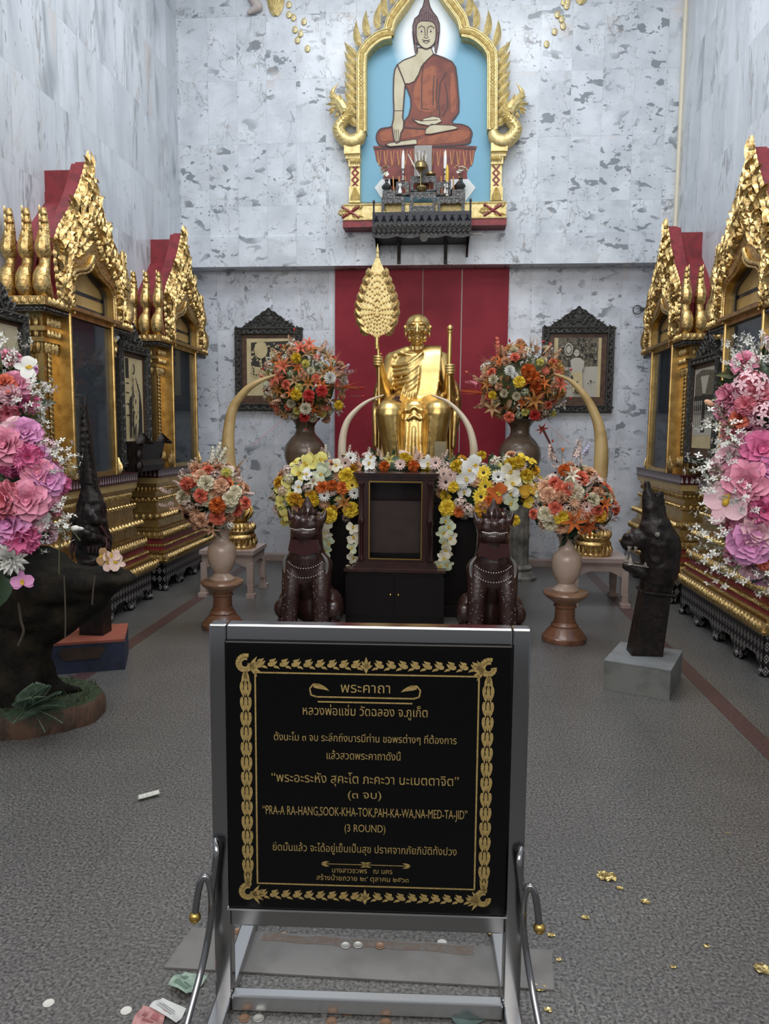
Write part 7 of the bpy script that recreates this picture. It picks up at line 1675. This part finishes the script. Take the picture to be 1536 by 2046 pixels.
coin_m = [mk('silver_coin', (.36, .36, .34), .42, .6), mk('copper_coin', (.22, .13, .08), .45, .5), mk('white_token', (.55, .54, .50), .5)]
def coin(px, py, m, lab, r=.0125):
    c = onf(px, py, .001); g = G(); r *= 1.1; g.lathe((c.x, c.y, .0065 if -.73 < c.x < .30 and 1.81 < c.y < 1.96 else 0), [(r*.95, 0), (r, .0004), (r, .0016), (r*.9, .0020), (r*.85, .0016), (r*.1, .0016)], 20)
    tag(g.build('coin', coin_m[m]), lab, 'coin', 'coins scattered on the floor')
for c in [(97, 2004, 2, 'pale coin on the floor at the lower left'), (252, 2019, 2, 'pale coin beside the red banknote'), (567, 1868, 1, 'copper coin on the floor below the left part of the sign'), (476, 1864, 1, 'copper coin against the left leg of the sign'), (715, 1892, 0, 'silver coin at the back edge of the grey plate'), (759, 1894, 1, 'dull coin beside the silver coin behind the grey plate'), (690, 1893, 0, 'pale coin left of the silver coin behind the plate'), (883, 1883, 2, 'pale coin on the floor below the right part of the sign'),
          (495, 2006, 0, 'coin nearest the left leg under the cross bar'), (520, 2014, 0, 'coin second from the left leg under the cross bar'), (488, 2034, 1, 'dull coin at the left foot of the sign'), (516, 2034, 0, 'silver coin right of the dull coin at the left foot'), (634, 2015, 1, 'dark coin left of the middle under the cross bar'), (648, 2020, 0, 'coin touching the dark coin under the cross bar'), (693, 2022, 1, 'dark coin in the middle under the cross bar'), (722, 2018, 0, 'coin right of the middle under the cross bar'), (786, 2020, 1, 'copper coin below the white paper roll'), (820, 2021, 1, 'copper coin in the right cluster under the cross bar'), (946, 2024, 0, 'bright coin at the right under the cross bar'), (1320-345, 2030, 1, 'dark coin near the right leg under the cross bar'), (662, 2040, 1, 'coin at the bottom picture edge under the sign'), (770, 2042, 1, 'copper coin at the bottom picture edge under the sign')]:
    coin(*c)
FOIL = mk('gold_leaf_foil', (.70, .55, .24), .30, 1., bump=.6, bscale=60)
def foil(px, py, s, lab, seed):
    rr = random.Random(seed); c = onf(px, py); g = G(); n = 5
    vs = [[g.v(V((c.x+(i/n-.5)*s*1.5*(1-.5*abs(j/n-.5))+rr.uniform(-.1, .1)*s, c.y+(j/n-.5)*s*1.1+rr.uniform(-.1, .1)*s, .002+rr.uniform(0, .16)*s))) for j in range(n+1)] for i in range(n+1)]
    for i in range(n):
        for j in range(n): g.f([vs[i][j], vs[i+1][j], vs[i+1][j+1], vs[i][j+1]])
    me = g.mesh('gold_leaf', FOIL, smooth=False); o = put('gold_leaf', me); md = o.modifiers.new('s', 'SOLIDIFY'); md.thickness = .0006
    tag(o, lab, 'gold leaf', 'gold leaf scraps on the floor')
for i, (px, py, s, lab) in enumerate([(1212, 1753, .040, 'largest crumpled gold leaf scrap on the floor right of the sign'), (1238, 1775, .015, 'dark gold leaf crumb just below the largest scrap'), (1289, 1803, .020, 'thin gold leaf strip right of the largest scrap'), (1169, 1834, .017, 'small gold leaf scrap below left of the largest scrap'), (1101, 1869, .015, 'small gold leaf scrap close to the right rail of the sign'), (1411, 1891, .012, 'lone gold leaf crumb far right on the floor'), (1345, 1933, .012, 'gold leaf crumb beside the floor joint at the right'), (1524, 1937, .035, 'gold leaf scrap at the right picture edge'), (985, 1864, .026, 'gold leaf scrap under the lower right corner of the sign panel'), (1077, 1973, .026, 'gold leaf scrap at the right end of the grey plate'), (1095, 2019, .014, 'gold leaf crumb beside the right rail near the bottom'), (1116, 1919, .010, 'tiny gold leaf crumb right of the rail'), (1453, 1666, .008, 'tiny pale crumb on the floor at the far right'), (962, 1950, .008, 'tiny white crumb on the right of the grey plate'), (785, 1951, .008, 'tiny white crumb in the middle of the grey plate'), (511, 1939, .008, 'tiny white crumb on the left of the grey plate')]): foil(px, py, s, lab, i+3)
def note(name, pts, m, lab, cat, bend=.012, extra=None):
    q = [onf(x, y) for x, y in pts]; g = G(); n = 8
    def fn(u, v):
        a = q[0].lerp(q[1], u); b = q[3].lerp(q[2], u); p = a.lerp(b, v); return (p.x, p.y, .002+bend*(.5+.5*math.sin(u*5+v*2)))
    g.patch(fn, n, n)
    if extra:
        g.mi = 1
        for (u0, v0, u1, v1) in extra:
            def f2(u, v): 
                x, y, z = fn(u0+(u1-u0)*u, v0+(v1-v0)*v); return (x, y, z+.0012)
            g.patch(f2, 4, 2)
    me = g.mesh(name, m); tag(put(name, me), lab, cat)
note('banknote', [(335, 1976), (370, 1943), (415, 1962), (372, 2000)], [mk('green_note', (.25, .33, .27), .7, 0, (.17, .24, .19), 60), mk('green_note_ink', (.10, .17, .13), .7)], 'crumpled green banknote on the floor left of the sign', 'banknote', .02, [(.12, .2, .3, .8), (.4, .45, .5, .75), (.6, .15, .85, .3)])
note('banknote', [(262, 2056), (286, 2010), (332, 2028), (318, 2066)], [mk('red_note', (.42, .22, .21), .7, 0, (.33, .15, .15), 60), mk('red_note_ink', (.28, .09, .10), .7)], 'red banknote at the bottom left picture edge', 'banknote', .014, [(.2, .3, .35, .7), (.45, .2, .7, .35), (.5, .5, .8, .8)])
note('paper_slip', [(298, 2016), (325, 1995), (372, 2022), (352, 2052)], [mk('white_slip', (.50, .51, .50), .7), mk('slip_print', (.30, .31, .31), .7)], 'white printed paper slip between the banknotes and the sign', 'paper', .010, [(.25, .15, .32, .7), (.45, .15, .52, .75), (.62, .2, .68, .7)])
note('banknote', [(893, 2019), (1000, 2027), (930, 2060), (905, 2046)], [mk('teal_note', (.10, .15, .14), .7, 0, (.07, .11, .10), 50), mk('green_note_ink', (.1, .1, .1))], 'dull green folded banknote under the right of the cross bar', 'banknote', .006)
a, b = onf(276, 1594, .012), onf(317, 1583, .012)
g = G(); d = (b-a); n_ = d.normalized().cross(V((0, 0, 1)))
for k in range(22):
    pass
pts = [(math.cos(k*.5)*.014*(1-.018*k), math.sin(k*.5)*.010*(1-.018*k)) for k in range(26)]
va = [g.v(a+n_*x+V((0, 0, z))) for x, z in pts]; vb = [g.v(b+n_*x+V((0, 0, z))) for x, z in pts]
for k in range(25): g.f([va[k], va[k+1], vb[k+1], vb[k]])
tag(g.build('rolled_note', mk('pale_rolled_paper', (.52, .53, .48), .7, 0, (.40, .42, .38), 90)), 'small rolled pale paper note alone on the floor left of the sign', 'paper')
g = G(); p = onf(772, 2010); g.tube([p+V((-.003, 0, .005)), p+V((.004, -.025, .005))], .006, 8); tag(g.build('paper_roll', WHITE), 'tiny white paper roll under the middle of the cross bar', 'paper')
